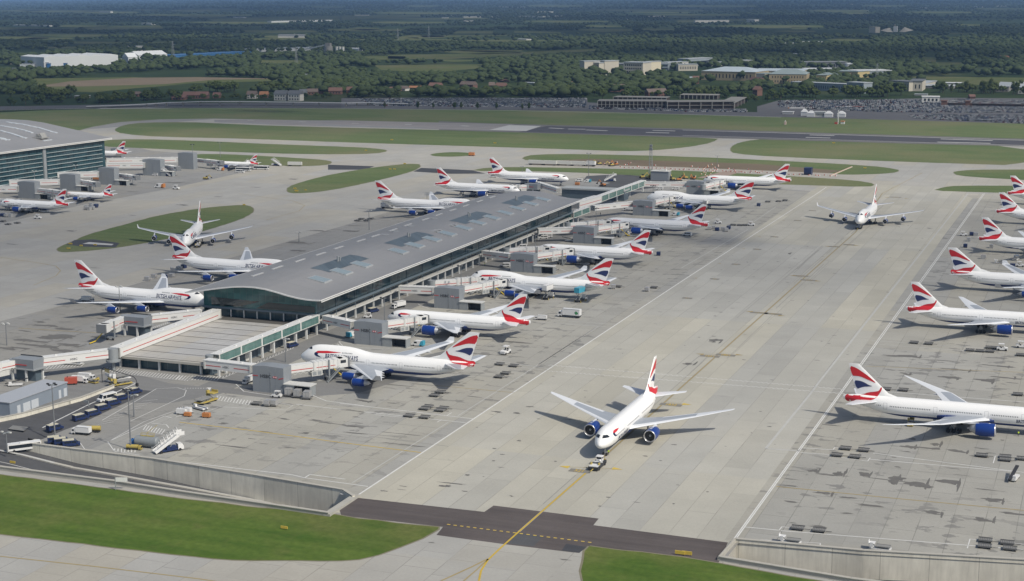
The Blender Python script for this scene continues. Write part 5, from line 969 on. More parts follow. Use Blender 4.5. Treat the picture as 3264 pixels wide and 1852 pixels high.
def v_truck(mcab, mbox, L=8.5, h=3.5, w_=2.5, raise_=0.0, mlogo=None, name='box_truck'):
    r = empty(name); g = MB(); prof_body(g, [(L/2-1.9,.5),(L/2,.5),(L/2,1.5),(L/2-.25,2.5),(L/2-.5,2.65),(L/2-1.9,2.65)], w_*.94, 0, .05); cab = g.build('cab', [mcab], r)
    g = MB(); g.add([(L/2+.02,-w_/2+.3,1.5),(L/2+.02,w_/2-.3,1.5),(L/2-.22,w_/2-.35,2.4),(L/2-.22,-w_/2+.35,2.4)], [(0,1,2,3)]); g.build('windscreen', [m_glass_d], cab)
    for s in (-1, 1): g = MB(); y = s*(w_*.47+.0); g.b2(L/2-1.5,L/2-.5,y-.015,y+.015,1.5,2.3); g.build('side_window', [m_glass_d], cab)
    g = MB(); g.b2(-L/2,L/2-1.6,-.5,.5,.55,.95); g.b2(-L/2,L/2-2.1,-w_/2+.1,w_/2-.1,.85,1.05); g.build('chassis', [m_dk], r)
    g = MB(); g.b2(-L/2,L/2-2.1,-w_/2,w_/2,1.1+raise_,h+raise_); bx = g.build('cargo_box', [mbox], r)
    g = MB()
    for s in (-1, 1): g.b2(-L/2-.03,L/2-2.07,s*w_/2-.04,s*w_/2+.04,h+raise_-.1,h+raise_+.04); g.b2(-L/2-.03,L/2-2.07,s*w_/2-.04,s*w_/2+.04,1.08+raise_,1.2+raise_)
    g.b2(-L/2-.04,-L/2+.02,-w_/2-.02,w_/2+.02,1.1+raise_,1.25+raise_); g.build('edge_trim', [m_steel], bx)
    if mlogo:
        for s in (-1, 1): g = MB(); g.add([(-L/2+.5,s*(w_/2+.02),2.0),(-L/2+1.7,s*(w_/2+.02),1.5),(-L/2+2.4,s*(w_/2+.02),2.4),(-L/2+1.6,s*(w_/2+.02),3.1),(-L/2+.9,s*(w_/2+.02),2.7)], [(0,1,2,3,4)]); g.build('leaf_mark', [mlogo], bx)
    if raise_ > 0:
        g = MB()
        for s in (-1, 1):
            for a, b in ((-L/2+.6, L/2-3.0), (L/2-3.0, -L/2+.6)): g.beam((a,s*.8,1.1),(b,s*.8,1.1+raise_),.18,.25)
        g.build('scissor_lift', [m_steel], r); g = MB(); g.b2(L/2-2.1,L/2+.4,-w_/2+.3,w_/2-.3,1.15+raise_,1.3+raise_); g.b2(L/2+.3,L/2+.4,-w_/2+.3,w_/2-.3,1.3+raise_,2.2+raise_); g.build('front_platform', [m_vwhite], r)
        g = MB()
        for xx in (-L/2+1, L/2-2.5):
            for s in (-1, 1): g.cyl((xx,s*1.6,.05),(xx,s*1.6,1.0),.12,n=6); g.b2(xx-.2,xx+.2,s*1.6-.4,s*1.6+.4,0,.08)
        g.build('outrigger', [m_yl], r)
    wheels(r, (-L/2+1.3, L/2-1.2), w_/2-.15, .48, .35); return r
def v_tug(m=None, roof=None):
    m = m or m_vwhite; r = empty('baggage_tug'); g = MB(); prof_body(g, [(-1.4,.3),(1.5,.3),(1.5,.85),(.6,1.05),(.5,.8),(-.4,.8),(-.5,1.0),(-1.4,1.0)], 1.35); g.build('body', [m], r)
    g = MB(); g.b2(-1.0,.6,-.62,.62,1.85,1.95); [g.b2(x-.04,x+.04,y-.04,y+.04,.9,1.85) for x in (-.95,.5) for y in (-.55,.55)]; g.build('canopy', [roof or m], r)
    g = MB(); g.b2(-.5,0,-.5,.5,.75,.95); g.b2(-.6,-.5,-.5,.5,.9,1.35); g.build('seat', [m_dk], r); wheels(r, (-.95, 1.0), .6, .32); return r
def v_dolly(m=None, uld=False):
    r = empty('dolly'); g = MB(); g.b2(-1.7,1.7,-1.2,1.2,.45,.6)
    g.build('deck', [m or m_gy], r); g = MB()
    for i in range(8): g.b2(-1.6+i*.42,-1.48+i*.42,-1.15,1.15,.6,.68)
    for y in (-1.2, 1.2): g.b2(-1.7,1.7,y-.06,y+.06,.55,.85)
    g.build('roller_rail', [mat('roller_grey', (.13,.13,.13), .6)], r); g = MB(); g.b2(1.7,3.2,-.06,.06,.3,.4); g.build('drawbar', [m_dk], r); wheels(r, (-1.2, 1.2), .95, .22, .15); return r
def v_uld(m=None):
    r = empty('cargo_container'); g = MB(); g.add([(-.8,-.9,.0),(.8,-.9,.0),(.8,-1.25,.55),(.8,-1.25,1.6),(-.8,-1.25,1.6),(-.8,-1.25,.55),(-.8,.75,0),(.8,.75,0),(.8,.75,1.6),(-.8,.75,1.6)], [(0,1,2,5),(5,2,3,4),(4,3,8,9),(6,9,8,7),(0,6,7,1),(0,5,4,9,6),(1,7,8,3,2)]); g.build('shell', [m or m_ulds], r)
    g = MB(); g.b2(-.8,.8,.74,.78,.0,.08); g.b2(-.8,.8,.74,.78,1.5,1.6); g.b2(-.04,.04,.74,.78,0,1.6); g.build('frame', [m_steel], r); return r
def v_pushback():
    r = empty('pushback_tug'); g = MB(); prof_body(g, [(-4.2,.35),(4.0,.35),(4.2,.8),(4.0,1.35),(-1.0,1.35),(-1.4,1.25),(-4.2,1.25)], 3.0); g.build('body', [m_dk], r); g = MB(); g.b2(-4.0,-1.3,-1.3,1.3,1.25,1.45); g.b2(.2,1.0,-1.3,1.3,1.35,1.6); g.build('deck', [m_vwhite], r)
    g = MB(); g.b2(1.4,3.2,-.9,.9,1.35,2.0); [g.b2(x-.07,x+.07,y-.07,y+.07,2.0,2.75) for x in (1.5,3.1) for y in (-.8,.8)]; g.b2(1.3,3.3,-1,1,2.7,2.85); c = g.build('cab', [m_vwhite], r); g = MB(); g.b2(1.55,3.05,-.78,.78,2.0,2.7); g.build('cab_window', [m_glass_d], c)
    g = MB(); g.b2(-2.6,-1.6,-1.35,-1.0,1.4,2.0); g.b2(-2.6,-1.6,1.0,1.35,1.4,2.0); g.b2(3.6,4.1,-1.2,1.2,1.36,1.6); g.build('yellow_fittings', [m_yl], r)
    g = MB(); g.cyl((-6.6,0,.7),(-4.2,0,.7),.14,n=8); g.build('tow_bar', [m_yl], r); g = MB(); g.sphere((-.4,-.9,2.2),.45,8,6); g.cyl((-.4,-.9,1.35),(-.4,-.9,2.0),.12,n=6); g.build('beacon_dome', [m_vwhite], r); wheels(r, (-2.7, 2.6), 1.35, .55, .45); return r
def v_bus(L=12.5, name='apron_bus'):
    r = empty(name); g = MB(); prof_body(g, [(-L/2,.4),(L/2-.2,.4),(L/2,1.2),(L/2-.1,2.9),(L/2-.3,3.05),(-L/2+.1,3.05),(-L/2,2.9)], 2.7); g.build('body', [m_vwhite], r)
    for s in (-1, 1): g = MB(); y = s*1.36; g.b2(-L/2+.4,L/2-.5,y-.015,y+.015,1.25,2.6); g.build('side_glazing', [m_glass_d], r)
    g = MB(); g.b2(L/2-.06,L/2+.01,-1.2,1.2,1.3,2.7); g.build('windscreen', [m_glass_d], r); g = MB(); g.b2(-L/2-.02,-L/2+.02,-1.1,1.1,1.5,2.6); g.build('rear_window', [m_glass_d], r); g = MB(); g.b2(-2,1.5,-.8,.8,3.05,3.25); g.build('roof_unit', [m_vwhite], r); wheels(r, (-L/2+2.6, L/2-2.4), 1.2, .48, .3); return r
def v_stairs():
    r = empty('stairs_truck'); g = MB(); prof_body(g, [(1.9,.45),(3.6,.45),(3.6,1.2),(3.2,2.1),(1.9,2.1)], 2.1, 0, .05); g.build('cab', [m_vwhite], r); g = MB(); g.b2(3.25,3.5,-.85,.85,1.3,1.9); g.build('windscreen', [m_glass_d], r); g = MB(); g.b2(-4.5,3.2,-1.0,1.0,.45,.85); g.b2(-1.5,1.5,-.9,.9,.85,1.6); g.build('chassis', [m_navy], r)
    g = MB(); a, b = (-5.0,.5), (2.2,4.6)
    for s in (-1, 1): g.beam((a[0],s*1.05,a[1]+.1),(b[0],s*1.05,b[1]+.1),.12,.9); g.beam((a[0],s*1.05,a[1]+1.1),(b[0],s*1.05,b[1]+1.2),.08,.08)
    n_ = 20
    for i in range(n_): u = i/n_; x = a[0]+(b[0]-a[0])*u; z = a[1]+(b[1]-a[1])*u; g.b2(x,x+.38,-1.0,1.0,z,z+.2)
    g.build('stairway', [m_vwhite], r); g = MB(); g.b2(2.2,3.9,-1.1,1.1,4.5,4.65)
    for s in (-1, 1): g.b2(2.2,3.9,s*1.1-.04,s*1.1+.04,4.65,5.7)
    g.build('top_platform', [m_vwhite], r); g = MB()
    for i in range(6):
        u = .25+i*.14; x = a[0]+(b[0]-a[0])*u; z = a[1]+(b[1]-a[1])*u; pts = [(x, 1.1*cos(t), z+1.2+1.3*sin(t)) for t in np.linspace(0, pi, 9)]; [g.beam(pts[j], pts[j+1], .12, .12) for j in range(8)]
    g.build('hoop_canopy', [m_vwhite], r); g = MB(); g.beam((-.5,-.8,1.5),(1.5,-.8,4.2),.15,.15); g.beam((-.5,.8,1.5),(1.5,.8,4.2),.15,.15); g.build('lift_ram', [m_steel], r); wheels(r, (-3.2, 2.4), .95, .42, .3); return r
def v_loader(m=None):
    m = m or m_vwhite; r = empty('cargo_loader'); g = MB(); g.b2(-4.5,4.0,-1.6,1.6,.5,.9); g.build('chassis', [m], r); g = MB(); g.b2(-4.3,1.5,-1.5,1.5,1.6,1.8); g.b2(-4.3,1.5,-1.6,-1.5,1.7,2.0); g.b2(-4.3,1.5,1.5,1.6,1.7,2.0); g.build('main_platform', [m_gy], r)
    g = MB(); g.b2(1.8,4.4,-1.5,1.5,2.6,2.8); g.b2(4.2,4.4,-1.4,1.4,2.8,3.6); g.build('bridge_platform', [m], r); g = MB()
    for s in (-1, 1): g.beam((-3.8,s*1.1,.9),(1.0,s*1.1,1.6),.15,.2); g.beam((-3.8,s*1.1,1.6),(1.0,s*1.1,.9),.15,.2); g.beam((2.0,s*1.2,.9),(4.0,s*1.2,2.6),.15,.2); g.beam((4.0,s*1.2,.9),(2.0,s*1.2,2.6),.15,.2)
    g.build('scissor_lift', [m_steel], r); g = MB(); g.b2(2.4,3.6,1.6,2.3,1.6,3.4); g.build('operator_cab', [m], r); wheels(r, (-3.2, 3.0), 1.4, .4, .35); return r
def v_belt():
    r = empty('belt_loader'); g = MB(); g.b2(-2.8,2.0,-1.0,1.0,.4,.9); g.b2(-2.6,-1.6,-1.0,-.2,.9,1.6); g.build('body', [m_vwhite], r); g = MB(); g.beam((-4,0.2,.9),(4,.2,2.6),.9,.2); g.build('belt', [m_dk], r); wheels(r, (-1.9, 1.5), .85, .36); return r
def v_tanker(m, mc):
    r = empty('tank_truck'); g = MB(); prof_body(g, [(2.8,.5),(4.5,.5),(4.5,1.4),(4.2,2.5),(2.8,2.5)], 2.3, 0, .05); c = g.build('cab', [mc], r); g = MB(); g.b2(4.3,4.52,-.95,.95,1.45,2.3); g.build('windscreen', [m_glass_d], c); g = MB(); g.b2(-4.4,3,-.9,.9,.6,.95); g.build('chassis', [m_dk], r); g = MB(); g.cyl((-4.4,0,1.95),(2.4,0,1.95),1.1,n=14); g.build('tank', [m], r); wheels(r, (-3.4,-2.3,3.5), 1.0, .46, .32); return r
def v_excav(m=None):
    m = m or m_yl; r = empty('excavator'); 
    for s in (-1, 1): g = MB(); prof_body(g, [(-1.9,.1),(1.9,.1),(2.2,.5),(1.9,.9),(-1.9,.9),(-2.2,.5)], .55); o = g.build('track', [m_dk], r); o.location = (0, s*1.15, 0)
    g = MB(); g.b2(-2.0,1.2,-1.25,1.25,1.0,2.0); g.build('body', [m], r); g = MB(); g.b2(-.1,1.2,.35,1.25,2.0,2.95); g.build('cab', [m_glass_d], r); g = MB(); g.beam((1.0,-.2,1.6),(3.6,-.2,4.2),.4,.45); g.beam((3.6,-.2,4.2),(5.4,-.2,2.0),.32,.4); g.build('boom', [m], r); g = MB(); prof_body(g, [(5.0,1.2),(6.0,1.3),(5.9,2.1),(5.3,2.2)], .9); g.build('bucket', [m_dk], r); return r
def v_trailer():
    r = empty('trailer'); g = MB(); g.b2(-6.5,6.5,-1.25,1.25,1.2,3.9); g.build('cargo_box', [m_wh2], r); g = MB(); g.b2(-6.4,6.4,-1.0,1.0,.9,1.2); [g.b2(4.5,4.7,s-.1,s+.1,0,.9) for s in (-.9,.9)]; g.build('chassis', [m_dk], r); wheels(r, (-5.2,-4.0), 1.05, .48, .35); return r
def v_car(m):
    r = empty('parked_car'); g = MB(); prof_body(g, [(-2.1,.3),(2.1,.3),(2.1,.75),(1.1,.88),(-1.9,.9),(-2.1,.8)], 1.75); prof_body(g, [(-1.75,.88),(1.0,.86),(.35,1.42),(-1.2,1.42)], 1.6, 1, .06); g.b2(-1.15,.3,-.74,.74,1.40,1.45, 0); g.build('body', [m, m_glass_d], r); g = MB(); [g.cyl((x,s*.85-.1,.32),(x,s*.85+.1,.32),.32,n=8) for x in (-1.3,1.35) for s in (-1,1)]; g.build('wheels', [m_tyre], r); return r
def v_tank():
    r = empty('storage_tank'); g = MB(); g.cyl((-3.6,0,2.0),(3.6,0,2.0),1.75,n=20); g.sphere((-3.6,0,2.0),1.75,14,8,0,(.35,1,1)); g.sphere((3.6,0,2.0),1.75,14,8,0,(.35,1,1)); g.build('tank', [mat('tank_grey', (.25,.27,.28), .5, .1)], r); g = MB(); [g.b2(x-.3,x+.3,-1.4,1.4,0,.8) for x in (-2.4,2.4)]; g.build('cradle', [m_steel], r)
    g = MB(); g.beam((-2,0,3.8),(2.5,0,3.8),.8,.1); [g.b2(x-.04,x+.04,y-.04,y+.04,3.8,4.7) for x in (-2,0.2,2.5) for y in (-.4,.4)]; g.beam((-2,.4,4.7),(2.5,.4,4.7),.06,.06); g.beam((-2,-.4,4.7),(2.5,-.4,4.7),.06,.06); g.beam((0,0,4.7),(3,1.5,7.2),.12,.12); g.build('yellow_gantry', [m_yl], r); return r
def v_gen(m): 
    r = empty('generator'); g = MB(); g.b2(-1.6,1.6,-.9,.9,.4,2.0); g.build('housing', [m], r); g = MB(); g.b2(-1.7,1.7,-.8,.8,.25,.4); g.b2(1.6,2.6,-.05,.05,.3,.4); g.cyl((-.9,0,2.0),(-.9,0,2.4),.12,n=6); g.build('frame', [m_dk], r); wheels(r, (-.9,.9), .85, .26, .18); return r
def v_sign(): 
    r = empty('airfield_sign'); g = MB(); g.b2(-1.3,1.3,-.12,.12,.35,1.25); g.build('panel', [m_ypanel], r); g = MB(); [g.b2(x-.05,x+.05,-.05,.05,0,.4) for x in (-1,1)]; g.build('leg', [m_dk], r); return r
def v_barrier(m1, m2):
    r = empty('traffic_barrier'); g = MB(); 
    for i in range(2): prof_body(g, [(-1+i,0),(0+i,0),(0+i,.9),(-1+i,.9)], .5, i)
    g.build('block', [m1, m2], r); return r
def v_tent(w_=6, d_=5):
    r = empty('marquee'); g = MB(); g.b2(-w_/2,w_/2,-d_/2,d_/2,0,2.6); g.build('wall', [m_vwhite], r); g = MB(); g.add([(-w_/2-.2,-d_/2-.2,2.6),(w_/2+.2,-d_/2-.2,2.6),(w_/2+.2,d_/2+.2,2.6),(-w_/2-.2,d_/2+.2,2.6),(-w_*.15,0,4.6),(w_*.15,0,4.6)], [(0,1,5,4),(1,2,5),(2,3,4,5),(3,0,4)]); g.build('roof', [m_vwhite], r); return r
def v_mast(h, heads=4):
    r = empty('light_mast'); g = MB(); g.cyl((0,0,0),(0,0,h),.26,.12,n=8); g.build('pole', [mat('mast_grey', (.20,.21,.22), .5, .2)], r); g = MB(); g.b2(-1.8,1.8,-.1,.1,h-.2,h); g.b2(-.1,.1,-1.4,1.4,h-.2,h); g.build('crossbar', [m_steel], r)
    for i in range(heads): a = 2*pi*i/heads; g = MB(); g.box((1.5*cos(a),1.2*sin(a),h+.1),(.75,.6,.35)); g.build('floodlight', [m_dk if h > 12 else m_wh2], r)
    return r
def person(top, legs=None, rz=0.0):
    me = bpy.data.meshes.new('person'); V = [(0,0,.95),(0,0,1.15),(0,0,1.42),(0,0,1.52),(0,.01,1.63),(0,.01,1.76),(.1,0,.9),(.12,.02,.5),(.12,-.02,.08),(.12,.12,.03),(-.1,0,.9),(-.12,-.02,.5),(-.12,.04,.08),(-.12,.18,.03),(.2,0,1.4),(.26,.03,1.12),(.25,.15,.88),(.25,.19,.80),(-.2,0,1.4),(-.26,.03,1.12),(-.25,.14,.88),(-.25,.18,.80)]
    Eg = [(0,1),(1,2),(2,3),(3,4),(4,5),(0,6),(6,7),(7,8),(8,9),(0,10),(10,11),(11,12),(12,13),(2,14),(14,15),(15,16),(16,17),(2,18),(18,19),(19,20),(20,21)]
    rad = [.15,.15,.17,.06,.10,.08,.10,.07,.05,.04,.10,.07,.05,.04,.07,.05,.04,.035,.07,.05,.04,.035]
    me.from_pydata(V, Eg, []); o = bpy.data.objects.new('person', me); C.objects.link(o); o.modifiers.new('s', 'SKIN')
    for i, d in enumerate(me.skin_vertices[0].data): d.radius = (rad[i], rad[i]); d.use_root = i == 0
    o.modifiers.new('u', 'SUBSURF').levels = 1; dg = bpy.context.evaluated_depsgraph_get(); m2 = bpy.data.meshes.new_from_object(o.evaluated_get(dg)); o.modifiers.clear(); o.data = m2; m2.materials.clear()
    m2.materials.append(mat('dark_trousers', (.03,.035,.05), .8)); m2.materials.append(top); m2.materials.append(mat('skin', (.42,.26,.19), .6))
    for p in m2.polygons: z = p.center.z; x = abs(p.center.x); p.material_index = 2 if z > 1.5 or (x > .2 and z < .9) else (1 if z > .98 else 0); p.use_smooth = True
    g = MB(); g.sphere((0,.0,1.72),.115,8,6,0,(1,1,.8)); g.build('hair', [mat('dark_hair', (.03,.02,.015), .8)], o); return o
VP = {}
KINDS = {'navy_van': lambda: v_van(m_navy, m_cream), 'white_van': lambda: v_van(m_vwhite), 'minibus': lambda: v_van(m_vwhite, None, 6.8, 2.2, 2.6), 'cyan_van': lambda: v_van(m_vwhite, None, 5.2, 2.0, 2.2, m_cyan), 'orange_van': lambda: v_van(m_vwhite, None, 5.8, 2.1, 2.4, m_or),
 'box_truck': lambda: v_truck(m_vwhite, m_vwhite), 'leaf_truck': lambda: v_truck(m_vwhite, m_vwhite, 10, 3.8, 2.5, 0, m_greenp), 'cater': lambda: v_truck(m_vwhite, m_vwhite, 8, 3.5, 2.5, 3.2, None, 'catering_truck'), 'cater_cyan': lambda: v_truck(m_vwhite, m_cyan, 8, 3.5, 2.5, 3.2, None, 'catering_truck'), 'orange_truck': lambda: v_truck(m_vwhite, m_or, 9.5, 3.7),
 'tug': lambda: v_tug(), 'dolly': lambda: v_dolly(), 'uld': lambda: v_uld(), 'uld_blue': lambda: v_uld(m_navy), 'pushback': v_pushback, 'bus': lambda: v_bus(), 'coach': lambda: v_bus(11, 'coach'), 'stairs': v_stairs, 'loader': lambda: v_loader(), 'loader_yellow': lambda: v_loader(m_yl), 'belt': v_belt,
 'tanker': lambda: v_tanker(m_gy, m_vwhite), 'tanker_y': lambda: v_tanker(m_yl, m_yl), 'excavator': lambda: v_excav(), 'excavator_or': lambda: v_excav(m_or), 'trailer': v_trailer, 'tank': v_tank, 'gen': lambda: v_gen(m_vwhite), 'gen_blue': lambda: v_gen(m_bl), 'gen_or': lambda: v_gen(m_or), 'gen_red': lambda: v_gen(m_rd), 'sign': v_sign, 'tent': v_tent, 'tent_small': lambda: v_tent(4, 4),
 'barrier': lambda: v_barrier(m_rd, m_vwhite), 'barrier_or': lambda: v_barrier(m_or, m_vwhite)}
def put(kind, c, x, y, deg, label, cat, group=None, z=0.0, s=1.0):
    q = P(c, x, y) if c is not None else Vector((x, y, 0))
    if kind not in VP: o = VP[kind] = KINDS[kind]()
    else: o = copy_tree(VP[kind])
    o.location = (q.x, q.y, z); o.rotation_euler = (0, 0, R(deg)); o.scale = (s, s, s); return tag(o, label, cat, group)
nvs = [(1100,765),(1270,705),(1405,630),(1545,560),(1660,490),(1835,405)]
for i, (x, y) in enumerate(nvs): put('navy_van', 'h', x, y, 70, f'navy van with a cream roof, {["first","second","third","fourth","fifth","sixth"][i]} from the front of the line by the ramp', 'van', 'navy vans parked by the ramp')
put('navy_van', 'h', 750, 905, 70, 'navy van with a cream roof parked alone beside a light mast', 'van', 'navy vans parked by the ramp')
for i, (x, y) in enumerate([(770,1075),(860,1095),(975,1120)]): put('navy_van', 'h', x, y, 40, f'navy van with a cream roof, {["left","middle","right"][i]} of the three close above the wall', 'van', 'navy vans parked by the ramp')
put('navy_van', 'b', 1590, 880, 75, 'navy van beside the white columns of the annex', 'van'); put('navy_van', 'c', 470, 750, 70, 'navy van in front of the second bridge tower walkway', 'van')
put('minibus', 'h', 1460, 500, 250, 'white minibus next to the navy vans', 'minibus'); put('bus', 'h', 325, 1130, 228, 'dark-windowed white bus leaving the tunnel mouth', 'bus', z=-.95, s=.8); put('box_truck', 'h', 1110, 960, 185, 'small white box truck beside the yellow tank truck', 'truck', s=.75); put('tanker_y', 'h', 1240, 930, 200, 'yellow tank truck behind the small white box truck', 'truck', s=.7)
put('stairs', 'h', 2330, 1190, 55, 'white passenger stairs truck above the streaked wall', 'stairs truck', s=1.05); put('tank', 'h', 2010, 1135, 5, 'grey cylindrical tank with a yellow gantry above the streaked wall', 'tank', s=.95); put('gen_blue', 'h', 1850, 1110, 20, 'blue equipment box beside the grey tank', 'generator'); put('tanker_y', 'h', 1830, 1170, 10, 'low yellow equipment at the foot of the light mast by the tank', 'equipment', s=.55)
put('loader', 'h', 1610, 230, 250, 'dark scissor loader under the arched lamp frame', 'loader'); put('loader_yellow', 'h', 1640, 290, 240, 'second scissor loader directly in front of the arched frame', 'loader', s=.9)
put('box_truck', 'a', 1090, 1370, 10, 'white ribbed container truck above the shed roof', 'truck', s=.72); put('box_truck', 'a', 1180, 1330, 10, 'second white ribbed container truck above the shed roof', 'truck', s=.72); put('gen_red', 'a', 970, 1390, 30, 'red equipment box above the shed roof', 'generator', s=1.3); put('loader_yellow', 'a', 1260, 1370, -10, 'yellow low trailer above the shed roof', 'trailer', s=.6)
put('belt', 'a', 540, 1310, 10, 'white belt loader beside the lower west platform', 'belt loader'); put('belt', 'a', 230, 1410, 30, 'pale belt loader with raised arm near the left edge', 'belt loader'); put('white_van', 'a', 1970, 690, 10, 'white van under the upper west platform', 'van'); put('box_truck', 'a', 1200, 265, 0, 'truck with a dark crate body behind the tail of the west jumbo', 'truck', s=.7)
put('loader', 'a', 1010, 1120, 5, 'white loader under the long walkway to the lower west platform', 'loader', s=.8)
put('loader_yellow', 'm', 420, 440, 80, 'yellow cargo loader beside the hatched bay', 'loader'); put('belt', 'm', 350, 540, -20, 'white belt loader beside the yellow loader', 'belt loader', s=1.1); put('gen', 'm', 85, 600, 5, 'first white ground power box on orange trailer', 'generator'); put('gen', 'm', 150, 590, 5, 'second white ground power box on orange trailer', 'generator'); put('gen_or', 'm', 420, 645, 5, 'orange trailer on the empty stand', 'trailer', s=.8); put('gen_or', 'm', 165, 630, 5, 'orange chocks trailer beside the power boxes', 'trailer', s=.7)
for i, (x, y) in enumerate([(1540,350),(1660,370),(1790,390)]): put('uld', 'm', x, y, 190, f'silver container on the road below the first bridge tower, number {i+1} in its row', 'container', 'silver containers below the first tower', .5, 1.4); put('dolly', 'm', x, y+5, 190, f'dolly under silver container number {i+1} below the first tower', 'dolly', 'dollies in the near stand')
put('tug', 'm', 1380, 370, 185, 'white baggage tug pulling the silver containers', 'tug', s=1.2); put('tug', 'm', 1760, 375, 185, 'white baggage tug behind the silver containers', 'tug'); put('box_truck', 'b', 1000, 1370, 265, 'truck at the left side of the first bridge tower', 'truck', s=.7)
put('dolly', 'm', 1100, 470, 5, 'dolly at the right end of the hatched bay', 'dolly', 'dollies in the near stand'); put('uld', 'm', 1260, 490, 5, 'grey container right of the hatched bay', 'container', None, .4, 1.2); put('uld', 'm', 1350, 490, 5, 'lilac grey container right of the hatched bay', 'container', None, .4, 1.2)
put('leaf_truck', 4, 1715, 930, 178, 'long white box truck with a green leaf mark on the stands', 'truck'); put('tug', 4, 1235, 1205, 260, 'white tug alone on the stand behind the nearest jumbo', 'tug', s=1.6); put('cyan_van', 4, 577, 1145, 180, 'white van with a cyan rear end below the second bridge tower', 'van'); put('box_truck', 4, 430, 860, 250, 'white box truck on the road by the pier columns', 'truck', s=.85)
put('cyan_van', 4, 2510, 165, 180, 'white and cyan van near the sixth bridge tower', 'van'); put('cyan_van', 'b', 2400, 740, 80, 'cyan and white van at the left side of the second tower', 'van'); put('tug', 4, 200, 935, 200, 'white tug beside the nose of the second jet', 'tug', s=1.2)
put('cater', 4, 1558, 790, 80, 'raised white catering truck at the side of the jumbo', 'catering truck'); put('cater_cyan', 4, 1800, 810, 80, 'raised catering truck with a cyan box at the rear of the jumbo', 'catering truck'); put('cater', 5, 185, 118, 80, 'raised white catering truck at the jumbo with big lowercase lettering', 'catering truck', s=.9)
put('loader', 'd', 1770, 1040, 175, 'loader with dark containers beneath the wing of the fourth stand jet', 'loader', s=.9); put('box_truck', 4, 1500, 950, 185, 'small white truck between the tailplanes, on the road behind the second jet', 'truck', s=.6)
put('loader', 'e', 1370, 1170, 175, 'white loader beside the engine of the fifth stand jet', 'loader', s=.8); put('white_van', 'e', 2100, 1160, 170, 'white van under the rear of the fifth stand jet', 'van'); put('white_van', 'd', 960, 815, 200, 'white van on the road beside the pier columns', 'van'); put('white_van', 'd', 1310, 670, 200, 'dark and white van under the fifth walkway', 'van'); put('white_van', 'd', 1250, 690, 200, 'van parked end to end with another under the fifth walkway', 'van')
put('belt', 'd', 1400, 1120, 185, 'small cart with a white box on the fourth stand', 'cart', s=.6); put('white_van', 'c', 2270, 130, 190, 'grey van at the left side of the fourth bridge tower', 'van'); put('belt', 'd', 1600, 725, 190, 'loader at the left side of the fifth bridge tower', 'belt loader'); put('box_truck', 'e', 1300, 820, 185, 'navy box truck at the left side of the sixth bridge tower', 'truck', s=.8)
put('white_van', 'e', 1720, 535, 190, 'white van under the farthest walkway', 'van'); put('white_van', 'e', 1940, 535, 190, 'second white van under the farthest walkway', 'van')
# dollies and containers on the open stands
dl = [(7,625,168,'pair'),(7,740,180,'pair'),(7,510,222,''),(7,625,232,''),(7,700,68,''),(7,745,42,''),(4,1190,1290,''),(4,1295,1302,''),(4,1185,1385,''),(4,1235,1358,''),(8,1225,467,''),(8,1360,480,''),(8,1160,517,''),(8,1295,530,''),(8,865,1068,''),(8,1025,1085,''),(8,2275,1160,''),(8,2440,1180,''),(8,2270,1205,''),(8,2460,1222,''),(8,2425,530,''),(8,2555,545,''),(8,2425,552,''),(8,2250,520,''),(8,1530,20,''),(8,1660,27,''),(8,2520,60,''),
      (5,1740,1127,''),(5,1850,1135,''),(5,2310,1165,''),(5,2380,1170,''),(5,2160,1185,''),(5,2235,1190,''),(5,2310,1193,''),(5,2540,1220,''),(5,640,65,''),(5,720,62,''),(5,770,55,''),(5,380,240,''),(5,430,242,''),(5,470,242,''),(3,60,235,''),(3,20,212,''),(3,130,225,''),(4,150,195,''),(4,220,193,''),(4,120,208,''),(4,190,207,''),(4,2080,705,''),(4,2350,712,'')]
for i, (c_, x, y, k_) in enumerate(dl):
    put('dolly', c_, x, y, 2, 'flat grey dolly parked on the stands', 'dolly', 'flat grey dollies standing in rows on the stands')
    if k_ == 'pair':
        o = put('dolly', c_, x, y, 2, 'flat grey dolly parked on the stands', 'dolly', 'flat grey dollies standing in rows on the stands'); o.location.y += 2.9
uls = [(5,2170,315),(5,2200,318),(5,2150,360),(5,2125,405),(5,2320,410),(5,2255,490),(5,2475,555),(5,200,272),(5,235,268),(5,260,280),(5,300,278),(5,330,285),(5,345,268),(4,2045,715),(4,2300,735),(4,2385,465),(3,50,175),(3,80,178),(3,20,172),(3,650,110),(3,690,105),(3,720,100),(3,670,125),(3,700,120),(3,1385,560),(3,1345,575),(3,1285,630),(3,1240,640),(3,1155,635),(3,1105,655),(5,570,95),('f',1180,1320),('f',1240,1270),('f',1310,1290),('f',1260,1310)]
for i, (c_, x, y) in enumerate(uls): put('uld' if i % 3 else 'uld_blue', c_, x, y, random.choice((0,90,180,10)), 'cargo container standing on the apron' if i % 3 else 'dark blue cargo container standing on the apron', 'container', 'silver cargo containers scattered on the apron' if i % 3 else 'dark blue cargo containers scattered on the apron', 0.02, 1.25)
for c_, x, y, dg_, lb in [(5,2400,1180,5,'white tug at the head of the dolly train on the right'),(5,2545,1160,5,'white tug beside the dolly train at the right edge'),(5,2110,318,5,'white tug near the fourth tail on the right'),(5,515,242,5,'white tug ahead of the empty dollies on the taxilane edge'),(5,265,225,5,'white tug behind the fifth stand jet'),(5,2535,550,5,'white tug below the third tail on the right'),(3,285,190,10,'white tug on the apron of the large terminal'),('g',1640,875,0,'dummy')]:
    if lb != 'dummy': put('tug', c_, x, y, dg_, lb, 'tug', s=1.4)
